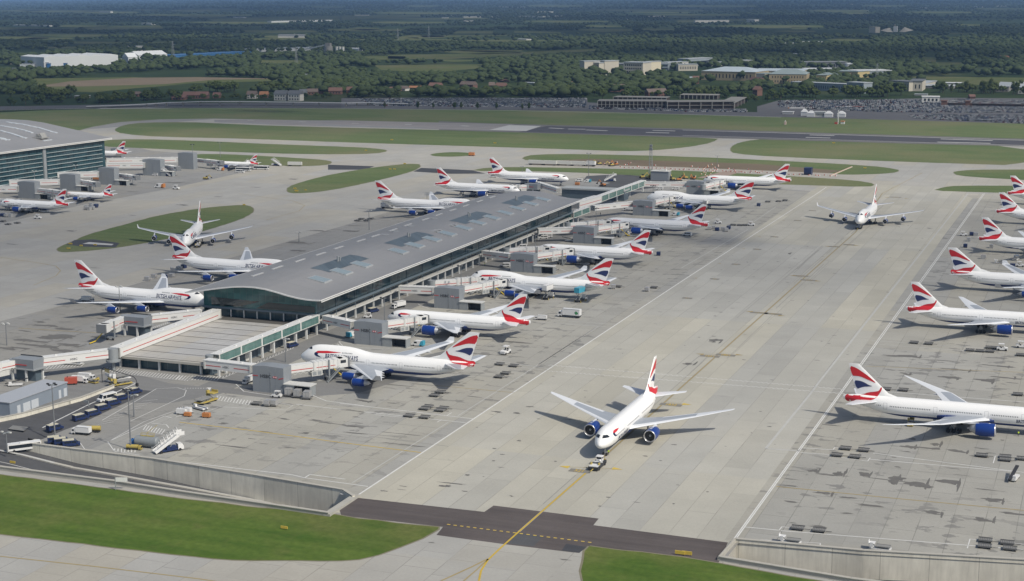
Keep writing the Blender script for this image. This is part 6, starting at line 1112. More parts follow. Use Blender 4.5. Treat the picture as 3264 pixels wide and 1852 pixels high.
for c_, x, y, lb in [(8,780,1165,'left of the two low white trolley loaders above the lower right wall'),(8,1455,1215,'right of the two low white trolley loaders above the lower right wall'),(5,2360,520,'low white trolley loader below the third tail on the right')]:
    o = put('loader', c_, x+25, y+5, 180, lb, 'loader', s=.62)
put('pushback', 7, 1925, 600, 90, 'black and white pushback tug in front of the towed twin-engine jet', 'tug'); put('pushback', 5, 1325, 262, 90, 'pushback tug in front of the far jumbo on the taxilane', 'tug'); put('pushback', 3, 1490, 398, 115, 'dark pushback tug in front of the jumbo by the green island', 'tug')
put('belt', 8, 2490, 690, 80, 'dark truck with a raised arm at the right edge of the stands', 'truck', s=1.1); put('loader', 5, 2505, 500, 80, 'dark loader below the cargo door, right edge', 'loader', s=.7)
o = put('loader_yellow', 'p', 1065, 950, 90, 'yellow scissor loader under the open cargo door of the near right jet', 'loader', s=.55)
put('minibus', 3, 330, 140, 180, 'white minibus on the apron of the large terminal', 'minibus'); put('tanker', 3, 150, 140, 185, 'fuel truck beside the engine of the lower left terminal jet', 'truck', s=.7); put('orange_van', 'g', 470, 850, 180, 'white and orange van crossing the terminal apron', 'van', s=1.3); put('tug', 'g', 690, 870, 0, 'dark low tug behind the orange van', 'tug', s=1.6); put('orange_truck', 'g', 800, 580, 180, 'orange box truck between two bridge towers', 'truck'); put('orange_truck', 'f', 1320, 925, 180, 'faded orange box truck beyond the small jet', 'truck')
put('orange_van', 'g', 1295, 615, 180, 'white and orange van near the small jet', 'van'); put('bus', 'g', 1610, 620, 5, 'white apron bus next to the boarding stairs', 'bus'); put('minibus', 'g', 1565, 645, 5, 'small white bus in front of the apron bus', 'minibus'); put('bus', 'g', 1850, 600, 8, 'second white apron bus, right of the boarding stairs', 'bus'); put('stairs', 'g', 1640, 575, 70, 'white stairs at the rear door of the small jet', 'stairs truck'); put('stairs', 'g', 550, 690, 175, 'white stairs truck in front of a terminal bridge tower', 'stairs truck'); put('white_van', 'g', 410, 685, 180, 'white van left of the stairs truck', 'van')
put('excavator', 'g', 1095, 735, 0, 'small yellow machine alone on the terminal apron', 'excavator', s=.9); put('trailer', 'g', 2310, 555, 10, 'white trailer beside the thin green strip', 'trailer', s=.9); put('stairs', 'g', 2050, 550, 175, 'mobile stairs parked by the thin green strip', 'stairs truck'); put('gen_or', 1, 980, 1172, 5, 'orange vehicle on the taxiway by the smallest green island', 'vehicle', s=1.5)
put('box_truck', 'i', 370, 790, 5, 'white box truck at the tail of the halfway jumbo', 'truck', s=1.05); put('white_van', 'i', 1810, 365, 0, 'white van under the tail of the farthest west side jet', 'van')
# construction strip, trailers
for i, (x, y) in enumerate([(1465,1240),(1560,1243),(1672,1245),(1775,1248)]): put('trailer', 1, x, y, 2, f'white trailer in the row on the dug-up strip, number {i+1} from the left', 'trailer', 'white trailers in a row on the dug-up strip')
put('box_truck', 1, 1865, 1250, 175, 'white container truck at the right end of the trailer row', 'truck', s=1.2)
for i, (c_, x, y, k_) in enumerate([(1,1935,1240,'excavator'),(1,2060,1245,'excavator_or'),(1,2265,1340,'excavator'),(1,2310,1345,'excavator'),(1,2490,1355,'excavator'),(1,2540,1360,'excavator_or'),(1,1965,1400,'excavator_or'),(1,2030,1250,'excavator'),(2,20,1345,'excavator'),(2,80,1350,'excavator_or')]): put(k_, c_, x, y, random.uniform(0, 360), 'excavator at work around the dug-up strip', 'excavator', 'excavators around the dug-up strip', s=1.0)
put('uld_blue', 2, 945, 1312, 0, 'large dark blue tank on the pale gravel road', 'tank', s=3.4); put('stairs', 'e', 1060, 420, 20, 'mobile stairs near the nose of the farthest west side jet', 'stairs truck'); put('white_van', 'e', 620, 420, 190, 'white van near the nose of the farthest west side jet', 'van'); put('cyan_van', 'e', 740, 430, 190, 'white van with dark windows beside the mobile stairs', 'van'); put('gen_or', 'e', 600, 470, 0, 'orange barrier cluster by the low flat building', 'barrier')
put('loader', 'i', 1370, 610, 90, 'yellow loader under the rear of the jet behind the pier roof', 'loader', s=.7)
for i in range(46): u = i/45; a = P(1,2100,1258).lerp(P(2,1150,1325), u); o = put('barrier', None, a.x+random.uniform(-1,1), a.y+random.uniform(-3,3), random.uniform(-15,15), 'red and white barrier along the gravel road', 'barrier', 'red and white barriers along the gravel road', s=.8)
for i in range(26): a = P(2,1110,1325).lerp(P(2,1270,1258), i/25); put('barrier_or', None, a.x, a.y, 75, 'orange and white barrier crossing the green strip', 'barrier', 'orange and white barriers across the green strip', s=.9)
for i in range(22): a = P(2,150,1330).lerp(P(2,250,1240), i/21); put('barrier_or', None, a.x+random.uniform(-6,6), a.y, 75, 'orange and white barrier beside the pink gravel', 'barrier', 'orange and white barriers beside the pink gravel', s=.8)
for i in range(30): a = P(1,1900,1225).lerp(P(2,600,1290), random.random()); put('barrier', None, a.x, a.y+random.uniform(-12,14), random.uniform(0,180), 'red and white barrier on the dug earth', 'barrier', 'red and white barriers scattered on the dug earth', s=.8)
for i, (c_, x, y, s_) in enumerate([(6,2137,1068,.75),(7,2545,1262,.95),(7,2598,1266,.95),(6,95,575,1.3),(3,515,420,1.6),(3,530,385,1.6),(3,610,398,1.4),(3,715,392,1.4),(3,1835,90,1.4),('g',2330,905,2.0),('g',2310,868,1.6),('g',2455,888,1.3),(1,380,1056,1.8),(1,1155,1080,1.8),(2,1135,1080,1.8),(2,1370,1268,1.6),('i',600,188,1.6),('i',400,262,1.6),('i',460,262,1.6),(1,185,1135,1.5)]):
    put('sign', c_, x, y, 0, 'small yellow airfield sign on the grass' if i > 2 else ['yellow airfield sign alone on the foreground grass','left yellow block on the dark asphalt','right yellow block on the dark asphalt'][i], 'sign', 'small yellow airfield signs on the grass islands' if i > 2 else None, s=s_ if i < 3 else s_*.55)
reg('helipad_mark', [(620,378),(670,365),(855,380),(840,390)], m_white_faint, .06, 3)
# light masts
for i, (c_, xt, yt, xb, yb, hd, lb) in enumerate([('h',705,280,750,1000,4,'light mast behind the lone navy van'),('h',1745,360,1785,1170,4,'light mast beside the grey tank'),('a',85,565,95,860,4,'light mast at the left edge above the lower west platform'),('a',1615,60,1640,420,4,'light mast in front of the nearest west jumbo'),('c',620,555,628,1060,4,'light mast in front of the nose of the second jet'),('c',1680,115,1670,565,4,'light mast in front of the jumbo with the raised trucks'),
    ('d',1140,640,1140,1040,4,'light mast in front of the fourth stand jet'),('d',1970,275,1965,650,4,'light mast in front of the fifth stand jet'),('e',1630,480,1630,740,4,'light mast by the sixth bridge tower'),('e',755,38,755,355,2,'tall light mast before the trailer row'),('i',905,585,905,840,2,'light mast before the halfway jumbo'),('i',115,815,115,1080,2,'light mast on the west apron left of the pier roof'),('i',1590,465,1590,600,2,'light mast before the jet behind the pier roof'),('i',2200,215,2200,395,2,'light mast before the farthest west side jet'),
    ('g',910,260,925,595,4,'pale light mast at a terminal bridge tower'),('g',1290,235,1292,435,2,'thin grey mast on the thin green strip'),('f',475,790,480,1010,2,'light mast before the first terminal walkway'),('f',1035,710,1040,890,2,'light mast before the second terminal walkway'),(3,2245,290,2248,365,4,'light mast alone on the west apron'),('b',1495,770,1500,1090,2,'thin mast behind the nose of the nearest jumbo'),('e',2500,70,2505,260,2,'thin mast on the dug-up strip'),('h',1830,420,1828,720,0,'short black post on the car park'),('h',130,930,100,1210,2,'blurred lamp post at the left edge by the road')]):
    b_ = P(c_, xb, yb); 
    d_ = ray(c_, xt, yt); hd_ = hypot(b_.x, b_.y); t_ = hd_/hypot(d_.x, d_.y); h_ = max(4.0, H+d_.z*t_)
    o = v_mast(h_, hd) if hd else v_mast(h_, 1); o.location = b_; tag(o, lb, 'light mast', 'light masts')
b_ = P(1,2325,1335); d_ = ray(1,2322,1065); h_ = H+d_.z*hypot(b_.x, b_.y)/hypot(d_.x, d_.y); o = empty('lattice_mast', b_, 0, 'tall grey lattice mast behind the far end of the pier', 'mast')
g = MB(); 
for a, b in ((-1.3,-1.3),(1.3,-1.3),(1.3,1.3),(-1.3,1.3)): g.cyl((a,b,0),(a*.5,b*.5,h_*.86),.16,.12,n=5)
g.build('leg', [m_steel], o); g = MB()
for i in range(12):
    z0, z1 = h_*.86*i/12, h_*.86*(i+1)/12; f0, f1 = 1.3*(1-.5*i/12), 1.3*(1-.5*(i+1)/12)
    for a, b in ((-1,-1),(1,-1),(1,1),(-1,1)): c_, d2 = (-b, a); g.beam((a*f0,b*f0,z0),(c_*f1,d2*f1,z1),.1,.1)
g.build('bracing', [m_steel], o); g = MB(); g.cyl((0,0,h_*.84),(0,0,h_*1.0),.1,n=5); g.b2(-1.2,1.2,-.9,.9,h_*.76,h_*.82); g.b2(-.9,.9,-.9,.9,h_*.86,h_*.92); g.build('antenna_head', [mat('mast_grey', (.20,.21,.22), .5)], o)
o = empty('equipment_hut', P('e',1735,400), 0, 'small pale grey hut at the foot of the tall lattice mast', 'hut'); g = MB(); g.b2(-6.8,6.8,-3,4,0,6.5); g.build('wall', [m_twr], o); g = MB(); g.b2(-7.1,7.1,-3.4,4.4,6.5,6.9); g.b2(-1,4,0,3,6.9,7.8); g.build('roof', [m_wh2], o)
# arched lamp frame over the ramp
a, b = P('h',1395,250), P('h',1875,400); o = empty('lamp_frame', a, atan2(b.y-a.y, b.x-a.x), 'dark arched frame spanning the road at the top of the ramp', 'lamp frame'); L_ = hypot(b.x-a.x, b.y-a.y); g = MB(); pts = [(0,0,0),(0,0,4.4),(1.2,0,5.6),(L_-2,0,5.6),(L_-.5,0,4.8),(L_,0,3.4),(L_,0,0)]; [g.cyl(pts[i], pts[i+1], .12, n=6) for i in range(6)]; g.build('tube', [m_dk], o); g = MB(); g.b2(L_-.6,L_+.5,-.3,.3,2.6,3.6); g.build('sign_box', [m_dk], o); g = MB(); [g.b2(2.2+i*.45,2.3+i*.45,-.08,.08,4.2,5.6) for i in range(7)]; g.build('height_bars', [m_yl], o)
o = empty('road_sign', P(6,870,770), R(20), 'grey panel sign on a post at the grass edge by the sunken road', 'sign'); g = MB(); g.b2(0,3.4,-.06,.06,2.4,3.6); g.build('panel', [m_vwhite], o); g = MB(); g.b2(-.1,.15,-.1,.1,-1,3.6); g.build('post', [m_steel], o)
o = empty('road_sign', P('h',1210,590), R(170), 'dark grey sign on a short post beside the ramp line', 'sign'); g = MB(); g.b2(0,2.2,-.1,.1,1.4,2.2); g.build('panel', [m_steel], o); g = MB(); g.b2(-.1,.1,-.1,.1,0,2.2); g.build('post', [m_steel], o)
# cargo door of the near right jet
# people
for c_, x, y, dg_, lb in [('n',130,1160,180,'person in a bright yellow vest walking beside the nose wheel of the towed jet'),('c',1990,120,90,'person in a hi-vis vest on the road by the pier columns'),('e',915,880,0,'person in dark clothes standing under the sixth walkway'),('p',2450,1095,10,'person in a yellow vest beside the engine of the near right jet')]:
    o = person(m_hv if 'dark' not in lb else mat('dark_jacket', (.04,.04,.05), .8)); q = P(c_, x, y); o.location = q; o.rotation_euler = (0,0,R(dg_)); tag(o, lb, 'person')
# ------------------------------------------------------------------ beyond the runway
FIELDS = []
def field(pts, c, m, z=.0, keep=True, sm=0):
    q = [P(c, x, y) for x, y in pts]
    if keep: FIELDS.append([(v.x, v.y) for v in q])
    if sm: q = smooth_poly(q, sm)
    g = MB(); sheet(g, q, z); return structure('field', g, [m])
for pts, c in [([(-60,205),(560,213),(560,226),(-60,226)],0),([(600,205),(900,195),(1200,193),(1235,215),(700,226)],0),([(1560,142),(2000,128),(2566,118),(2566,150),(1600,156)],0),([(-10,118),(600,113),(600,126),(-10,150)],1),
    ([(250,590),(650,585),(1000,580),(1450,600),(2150,592),(2110,610),(1450,625),(1200,650),(1000,665),(700,695),(480,685),(250,655)],0),([(250,492),(700,486),(1080,484),(1060,512),(700,545),(300,528)],1),([(350,412),(800,405),(1200,398),(1930,366),(1930,382),(1300,420),(800,444),(350,442)],1),([(590,268),(1240,261),(1300,268),(620,281)],1),([(850,234),(1140,234),(1140,251),(850,251)],1),
    ([(1690,578),(1760,574),(2600,584),(2600,645),(2280,645),(2050,622),(1900,605)],2),([(1800,430),(1905,430),(1905,470),(1800,465)],2),([(1900,468),(2120,470),(2120,496),(1900,490)],2),([(1900,289),(2320,284),(2320,296),(1900,302)],0),([(1950,450),(2300,455),(2250,480),(1950,476)],0),([(990,318),(1300,310),(1310,322),(1000,328)],0),([(1300,232),(1650,240),(1650,250),(1300,246)],1),([(-40,150),(600,140),(600,150),(-40,168)],2),([(820,205),(930,205),(930,222),(820,222)],2),([(340,352),(580,350),(575,364),(345,366)],0),([(1240,525),(1600,520),(1600,535),(1240,540)],1)]:
    field(pts, c, m_field if c != 0 or pts[0][1] < 560 else m_field, .05)
field([(270,650),(520,612),(1000,585),(1500,580),(2120,592),(1600,600),(1250,632),(1000,640),(600,650)], 0, m_brownf, .10)
field([(1430,745),(1640,742),(1640,760),(1430,765)], 1, m_field, .05)
for i in range(60):
    yy = 14+random.random()**1.3*150; xx = random.uniform(-40, 2560); wd = random.uniform(60, 320); hh = random.uniform(1.2, 3.0)*(1+yy/90); 
    if xx < 880 and 120 < yy: continue
    if 1400 < xx and yy > 105: continue
    field([(xx,yy),(xx+wd*.3,yy-hh*.6),(xx+wd,yy-hh*.3),(xx+wd*1.05,yy+hh*.5),(xx+wd*.5,yy+hh)], 'D', m_field, .05)
# perimeter road and car parks
def strip(name, pts, c, m, z): q = [P(c, *a) for a in pts]; FIELDS.append([(v.x, v.y) for v in q]); g = MB(); sheet(g, q, z); return structure(name, g, [m])
m_park = m_asphalt('car_park_tarmac', (.11,.11,.115), .12)
strip('perimeter_road', [(-40,800),(600,790),(1300,775),(2566,772),(2566,812),(1300,808),(600,812),(0,826),(-40,828)], 0, m_asph, .0)
strip('perimeter_road', [(0,770),(300,790),(1900,820),(2566,835),(2566,858),(1300,830),(0,815)], 1, m_asph, .0)
strip('perimeter_road', [(0,835),(1400,855),(2600,890),(2600,935),(1400,900),(740,880),(0,862)], 2, m_park, .0)
strip('car_park', [(0,738),(400,735),(1850,738),(1850,820),(0,812)], 1, m_park, .02)
strip('car_park', [(1850,770),(2566,800),(2566,845),(1850,822)], 1, m_park, .03)
strip('car_park', [(560,800),(720,755),(1400,748),(1990,735),(2620,740),(2620,935),(1750,900),(1500,870),(1200,855),(560,850)], 2, m_park, .02)
strip('car_park', [(-20,820),(480,815),(480,850),(-20,845)], 2, m_park, .02)
g = MB(); line(g, [P(0,-20,830),P(0,600,815),P(0,1300,812),P(0,2566,815),P(1,1300,832),P(1,2566,860),P(2,740,882)], 2.5, .12); line(g, [P(0,400,822),P(0,1250,802)], 1.5, .13); structure('perimeter_kerb', g, [m_white_faint])
# curved viaduct
o = empty('viaduct', P(0,1400,775), 0, 'long curved pale viaduct in front of the village', 'viaduct'); g = MB(); vp = [P(0,650,800,1),P(0,900,792,2),P(0,1100,782,3),P(0,1250,772,4),P(0,1500,764,4.5),P(0,1800,764,4.5),P(0,2200,768,4.5),P(0,2600,774,4)]+[P(1,200,771,3.5),P(1,500,780,2)]
for i in range(len(vp)-1): g.beam(vp[i], vp[i+1], 8, .7)
kid(g, 'deck', [mat('viaduct_concrete', (.36,.37,.37), .8)], o); 
for i in range(2, len(vp)-1):
    for u in (0, .5): q = vp[i].lerp(vp[min(i+1, len(vp)-1)], u); g = MB(); g.b2(q.x-.8,q.x+.8,q.y-1,q.y+1,0,q.z-.5); kid(g, 'pier', [m_wallg], o)
# far buildings ---------------------------------------------------------------
BLD = []
def block(c, x0, y0, x1, y1, hpx, dep, name, label, cat, mw, mr_, win=None, group=None, roof='flat', yaw=None, over=.6):
    """front base line from (x0,y0) to (x1,y1) in crop pixels, height in crop pixels"""
    a, b = P(c, x0, y0), P(c, x1, y1); d = b-a; L_ = d.length; ang = atan2(d.y, d.x) if yaw is None else yaw; h = hpx*CR[c][2]/pxm((a+b)/2)*(1.3 if c in ('k','l') or name == 'house' else 1.1)
    o = empty(name, a, ang, label, cat, group); BLD.append([(a.x, a.y), (b.x, b.y), (b.x-sin(ang)*dep, b.y+cos(ang)*dep), (a.x-sin(ang)*dep, a.y+cos(ang)*dep)])
    g = MB(); g.b2(0, L_, 0, dep, 0, h); g.build('wall', [mw], o)
    g = MB()
    if roof == 'flat': g.b2(-over, L_+over, -over, dep+over, h, h+.5+h*.03)
    elif roof == 'gable': e = over; r_ = min(dep*.42, h*1.0); g.add([(-e,-e,h),(L_+e,-e,h),(L_+e,dep+e,h),(-e,dep+e,h),(-e,dep/2,h+r_),(L_+e,dep/2,h+r_)], [(0,1,5,4),(2,3,4,5),(0,4,3),(1,2,5)])
    elif roof == 'hip': e = over; r_ = min(dep*.4, h*.45); k = min(L_*.3, dep*.5); g.add([(-e,-e,h),(L_+e,-e,h),(L_+e,dep+e,h),(-e,dep+e,h),(k,dep/2,h+r_),(L_-k,dep/2,h+r_)], [(0,1,5,4),(2,3,4,5),(0,4,3),(1,2,5)])
    elif roof == 'saw':
        n_ = max(2, int(L_/28))
        for i in range(n_): s0, s1 = L_*i/n_, L_*(i+1)/n_; g.add([(s0,0,h),(s1,0,h),(s1,dep,h),(s0,dep,h),((s0+s1)/2,0,h+2.6),((s0+s1)/2,dep,h+2.6)], [(0,1,4),(1,2,5,4),(2,3,5),(3,0,4,5)])
    elif roof == 'curve':
        g.loft([[(s, y, h+(1-((y-dep/2)/(dep/2+over))**2)*h*.25) for y in np.linspace(-over, dep+over, 9)] for s in (-over, L_+over)], smooth=False, closed=True)
    rf = g.build('roof', [mr_], o)
    if win:
        ns, nw, fr = win
        for i in range(ns):
            z0 = h*(i+.35)/(ns+.25); z1 = z0+h*.42/ns
            if nw == 0: g = MB(); g.b2(L_*.03, L_*.97, -.15, -.02, z0, z1); g.build('window_band', [m_glass_d], o)
            else:
                for j in range(nw): s = L_*(.06+.88*(j+.5)/nw); wd = L_*.88/nw*fr/2; g = MB(); g.b2(s-wd, s+wd, -.15, -.02, z0, z1); g.build('window', [m_glass_d], o)
    return o
mw_ = mat('warehouse_white', (.50,.52,.53), .6, 0, .05, .02); mwr = mat('warehouse_roof', (.54,.56,.57), .5, 0, .05, .02); mstone = mat('pale_stone', (.46,.43,.36), .8, 0, .08, .05); mgr = mat('pale_grey_roof', (.34,.37,.39), .55, 0, .1, .03); mbr = mat('buff_brick', (.33,.27,.17), .85, 0, .1, .05); mgreen = mat('grey_green_roof', (.22,.27,.27), .5, 0, .15, .03)
mbrick = mat('red_brick', (.15,.082,.062), .85, 0, .15, .1); mtile = mat('red_roof_tile', (.15,.085,.068), .85, 0, .15, .1); mtile2 = mat('brown_roof_tile', (.13,.10,.085), .85, 0, .15, .1); mrend = mat('white_render', (.50,.49,.45), .8, 0, .08, .1); mblue = mat('blue_metal_roof', (.035,.13,.30), .5, 0, .08, .02); mhot = mat('blue_grey_render', (.24,.28,.31), .7, 0, .08, .05); mconc = mat('deck_concrete', (.22,.215,.20), .85, 0, .12, .05); mslate = mat('slate_grey', (.12,.13,.14), .7, 0, .15, .05)
block(0,335,508,890,487,68,95,'warehouse','vast white warehouse with a wavy roof, upper left','warehouse',mw_,mwr,roof='saw')
o = block(0,168,470,330,508,0.1+34,10,'warehouse','grey end wing of the vast white warehouse','warehouse',mat('warehouse_grey', (.26,.28,.30), .6),mwr); 
for i, (x, y) in enumerate([(365,508),(490,506)]): block(0,x-12,y,x+12,y,26,5,'dock_door','blue dock cabin on the front of the white warehouse','dock cabin',mblue,mblue,group='blue dock cabins on the white warehouse')
for a in [(890,470,960,470,22,14,mw_,mwr,'flat','small white annex right of the warehouse'),(965,475,1035,472,40,20,mw_,mwr,'gable','white gabled shed right of the warehouse'),(1040,445,1258,436,26,40,mw_,mwr,'gable','long white ribbed shed on the rise right of the warehouse'),(1040,478,1100,474,18,14,mw_,mwr,'flat','low white block below the ribbed shed'),(1150,485,1240,480,22,14,mslate,mslate,'flat','dark block below the ribbed shed'),(1240,472,1340,470,14,12,mrend,mgr,'flat','pale low yard buildings below the ribbed shed'),(60,482,170,480,16,16,mrend,mtile,'gable','red roofed sheds at the left edge by the warehouse'),(150,505,250,505,18,12,mw_,mwr,'flat','small white box at the left of the warehouse'),(55,545,150,545,26,14,mconc,mslate,'flat','concrete block among trees at the left edge'),
          (1025,384,1075,383,34,10,mrend,mgr,'flat','white square tower block among trees, upper left'),(950,362,1000,362,14,12,mrend,mgr,'flat','pale building among trees, upper left'),(2040,170,2500,160,9,30,mw_,mwr,'flat','long far white warehouses near the horizon, left of centre'),(2090,284,2290,284,12,16,mrend,mslate,'gable','row of pale gabled houses on the far rise')]:
    block(0,a[0],a[1],a[2],a[3],a[4],a[5],'shed',a[9],'building',a[6],a[7],roof=a[8])
block(0,1320,432,1900,402,12,60,'warehouse','long warehouse with a bright blue roof','warehouse',mblue,mblue)
block(0,1895,392,2440,380,16,60,'warehouse','long grey sawtooth roofed sheds beside the blue roof','warehouse',mw_,mgr,roof='saw')
o = empty('silo_plant', P(0,2470,402), 0, 'tall concrete silo with a sloping conveyor','silo'); BLD.append([(o.location.x-20,o.location.y-10),(o.location.x+20,o.location.y-10),(o.location.x+20,o.location.y+30),(o.location.x-20,o.location.y+30)])
g = MB(); g.cyl((0,0,0),(0,0,17),10,n=14); g.b2(-6,6,-5,5,17,24); g.build('silo', [mconc], o); g = MB(); g.beam((-80,0,5),(-6,0,20),3,2.5); g.build('conveyor', [mgr], o)
for i in range(3): g = MB(); g.cyl((22+i*8,0,0),(22+i*8,0,16),3.4,n=10); g.build('white_tank', [m_wh2], o)
block(1,-40,378,130,382,14,40,'warehouse','low white curved roof building right of the silo','warehouse',mw_,mwr,roof='curve')
# village houses
hs = [(0,1290,752,1390,752,14,'r'),(0,1375,742,1560,742,20,'r'),(0,970,725,1040,726,14,'b'),(0,1600,738,1650,738,16,'r'),(0,1855,742,1925,742,24,'w'),(0,1950,735,2010,735,18,'o'),(0,2060,755,2150,757,38,'t'),(0,2165,758,2255,760,40,'t'),(0,2250,726,2300,726,22,'t'),(0,2310,715,2390,714,18,'b'),(0,2390,708,2455,706,14,'r'),(0,2470,710,2566,710,20,'r'),
      (1,40,715,90,715,28,'r'),(1,355,685,425,687,12,'r'),(1,430,682,480,684,14,'w'),(1,508,672,595,673,10,'o'),(1,655,668,740,670,18,'r'),(1,890,668,990,672,26,'b'),(1,1110,665,1150,665,18,'b'),(1,1155,680,1225,682,26,'r'),(1,1100,692,1215,694,14,'r'),(1,1350,645,1480,650,18,'g'),(1,1650,655,1740,658,24,'rw'),(1,1735,640,1805,645,22,'rw'),(1,1985,690,2130,690,24,'b'),(1,2310,735,2450,730,30,'b'),(1,1190,615,1220,617,8,'r'),
      ('l',-40,250,60,262,24,'r'),('l',2340,50,2400,52,26,'o'),('k',1430,300,1520,300,28,'r'),('k',1570,300,1635,300,40,'r'),(2,525,720,560,722,36,'r'),(2,2160,742,2200,742,12,'r'),(2,2370,460,2430,463,20,'o'),(0,-30,600,180,600,10,'r'),(0,2240,600,2330,602,30,'g'),(2,2350,690,2450,692,30,'g'),(2,2480,672,2560,674,24,'wg'),(2,2520,705,2600,707,38,'wg'),(0,560,738,660,738,12,'g')]
gh = 'village houses along the northern road'; kinds = {'r':(mbrick,mtile,'gable','red brick house with a red tiled roof among the trees'),'b':(mbrick,mtile2,'gable','brick house with a brown roof among the trees'),'w':(mrend,mtile2,'gable','white gabled house with a dark roof among the trees'),'o':(mbrick,mat('orange_roof_tile', (.27,.13,.065), .85),'gable','house with a bright orange tiled roof among the trees'),'t':(mrend,mslate,'gable','large pale terrace house with a slate roof and dormers'),'g':(mconc,mgr,'flat','flat pale grey roofed house among the trees'),'rw':(mrend,mtile,'hip','white walled house under a broad red roof'),'wg':(mrend,mgr,'gable','white gabled shed at the right edge beyond the car park')}
for c_, x0, y0, x1, y1, hp, k in hs:
    mw2, mr2, rf_, lb = kinds[k]; o = block(c_,x0,y0,x1,y1,hp,11,'house',lb,'house',mw2,mr2,(2 if hp > 22 else 1, max(3, int((x1-x0)/22)), .4),gh+' with the '+k+' look',rf_)
# offices and the long low complex on the right
block('k',335,190,385,195,105,30,'office_block','pale stone tower end of the left office block','office',mstone,mgr); block('k',388,188,545,195,92,26,'office_block','pale office block with rows of square windows, left one','office',mstone,mgr,(3,9,.5)); block('k',548,188,605,192,105,30,'office_block','stone stair tower at the right of the left office block','office',mstone,mgr)
block('k',620,150,810,152,55,20,'office_block','low linking wing with dark windows between the office blocks','office',mslate,mgr,(2,0,1)); block('k',612,212,740,212,20,16,'office_block','small pale pavilion in front of the linking wing','office',mrend,mgr)
block('k',812,222,1022,228,118,30,'office_block','pale office block with rows of square windows, right one with grey roof','office',mstone,mgr,(4,9,.5)); block('k',1026,190,1062,192,100,34,'office_block','cream end tower of the right office block','office',mat('cream_stone', (.55,.50,.38), .8),mgr)
block('k',1065,150,1300,152,55,30,'office_block','glass and pale office wing right of the office blocks','office',mhot,mgr,(2,0,1)); block('k',1300,125,1520,118,45,24,'office_block','long pale office wing with white edge','office',mrend,mgr,(1,0,1)); block('k',1410,158,1620,156,52,20,'office_block','beige office wing with narrow columns','office',mstone,mgr,(1,10,.4)); block('k',1520,110,1780,95,60,26,'office_block','glazed pale roofed office wing with masts','office',mhot,mgr,(1,0,1)); block('k',1765,105,2040,100,30,20,'office_block','far cream office wing with overhanging roof','office',mstone,mgr,(1,0,1)); block('k',2045,100,2220,95,40,20,'office_block','last office wing with thin pale roof','office',mrend,mgr,(1,0,1))
block('k',1660,255,2250,270,75,60,'institution_block','long buff block under a blue grey roof, left','building',mbr,mat('blue_grey_roof', (.38,.44,.48), .5, 0, .1, .02),(1,14,.3),roof='hip'); block('k',2255,282,2350,285,70,30,'institution_block','cream end of the long buff block','building',mstone,mgreen); block('k',1480,250,1750,248,12,40,'institution_block','pale low roof pavilion left of the buff blocks','building',mbrick,mat('light_blue_roof', (.36,.42,.45), .5),roof='hip')
block('l',150,258,505,262,70,60,'institution_block','buff block with small square windows under a green roof','building',mbr,mgreen,(2,12,.3),roof='hip'); block('l',505,240,600,240,35,40,'institution_block','yellow ended buff wing, first','building',mat('yellow_brick', (.44,.36,.18), .8),mgreen); block('l',600,250,695,252,55,40,'institution_block','yellow ended buff wing, second','building',mat('yellow_brick', (.44,.36,.18), .8),mgreen,(2,6,.3)); block('l',700,240,752,240,55,40,'institution_block','narrow shaded buff wing','building',mbr,mgreen); block('l',755,230,805,230,45,40,'institution_block','yellow ended buff wing, third','building',mat('yellow_brick', (.44,.36,.18), .8),mgreen); block('l',808,208,940,210,50,40,'institution_block','buff wing below the grey hangar','building',mbr,mgreen); block('l',940,210,990,212,50,40,'institution_block','bright yellow ended wing','building',mat('yellow_brick', (.44,.36,.18), .8),mgreen)
block('l',0,160,480,165,20,90,'institution_block','wide pale blue roofs behind the buff blocks','building',mbr,mat('pale_blue_grey_roof', (.40,.46,.50), .5, 0, .1, .02),roof='hip'); block('l',490,142,930,140,18,30,'hangar','white wall strip in front of the grey hangar','building',mw_,mwr); block('l',500,115,890,112,44,40,'hangar','long dark grey hangar on the rise','hangar',mslate,mat('hangar_roof', (.17,.18,.19), .6),(1,16,.5)); block('l',895,140,938,140,52,30,'hangar','white end bay of the dark grey hangar','hangar',mw_,mwr); block('l',990,205,1310,200,50,40,'warehouse','long pale grey flat warehouse behind the trees','warehouse',mhot,mwr)
block('l',355,310,880,335,52,18,'hotel','long blue grey hotel with narrow windows','hotel',mhot,mgr,(1,22,.25)); block('l',885,340,1045,350,72,18,'hotel','right wing of the blue grey hotel','hotel',mhot,mgr,(2,5,.25)); block('l',1285,315,1475,330,65,24,'office_block','cream two storey offices right of the hotel','office',mstone,mslate,(2,12,.4)); block('l',1478,328,1600,330,70,60,'office_block','cream end wall of the offices right of the hotel','office',mstone,mslate,(1,3,.3)); block('l',1600,300,1740,265,26,30,'office_block','cream wing receding from the offices','office',mstone,mgr); block('l',1610,300,1900,305,16,40,'warehouse','wide low grey roof beyond the trees on the right','warehouse',mconc,mgr); block('l',1820,268,2010,270,12,20,'warehouse','row of white skylight roofs beyond the trees','warehouse',mconc,mwr); block('l',1290,240,1580,245,10,30,'warehouse','dark flat roof right of the big tree','warehouse',mslate,mslate); block('l',2310,320,2420,325,30,20,'warehouse','grey gabled barn at the right edge','barn',mconc,mgr,roof='gable')
block('l',1600,435,1765,437,40,14,'site_office','white two storey site office above the car park','site office',m_wh2,m_wh,(1,4,.5)); block('l',1530,372,1650,374,10,10,'site_office','low cream hut left of the site office','hut',mstone,mgr)
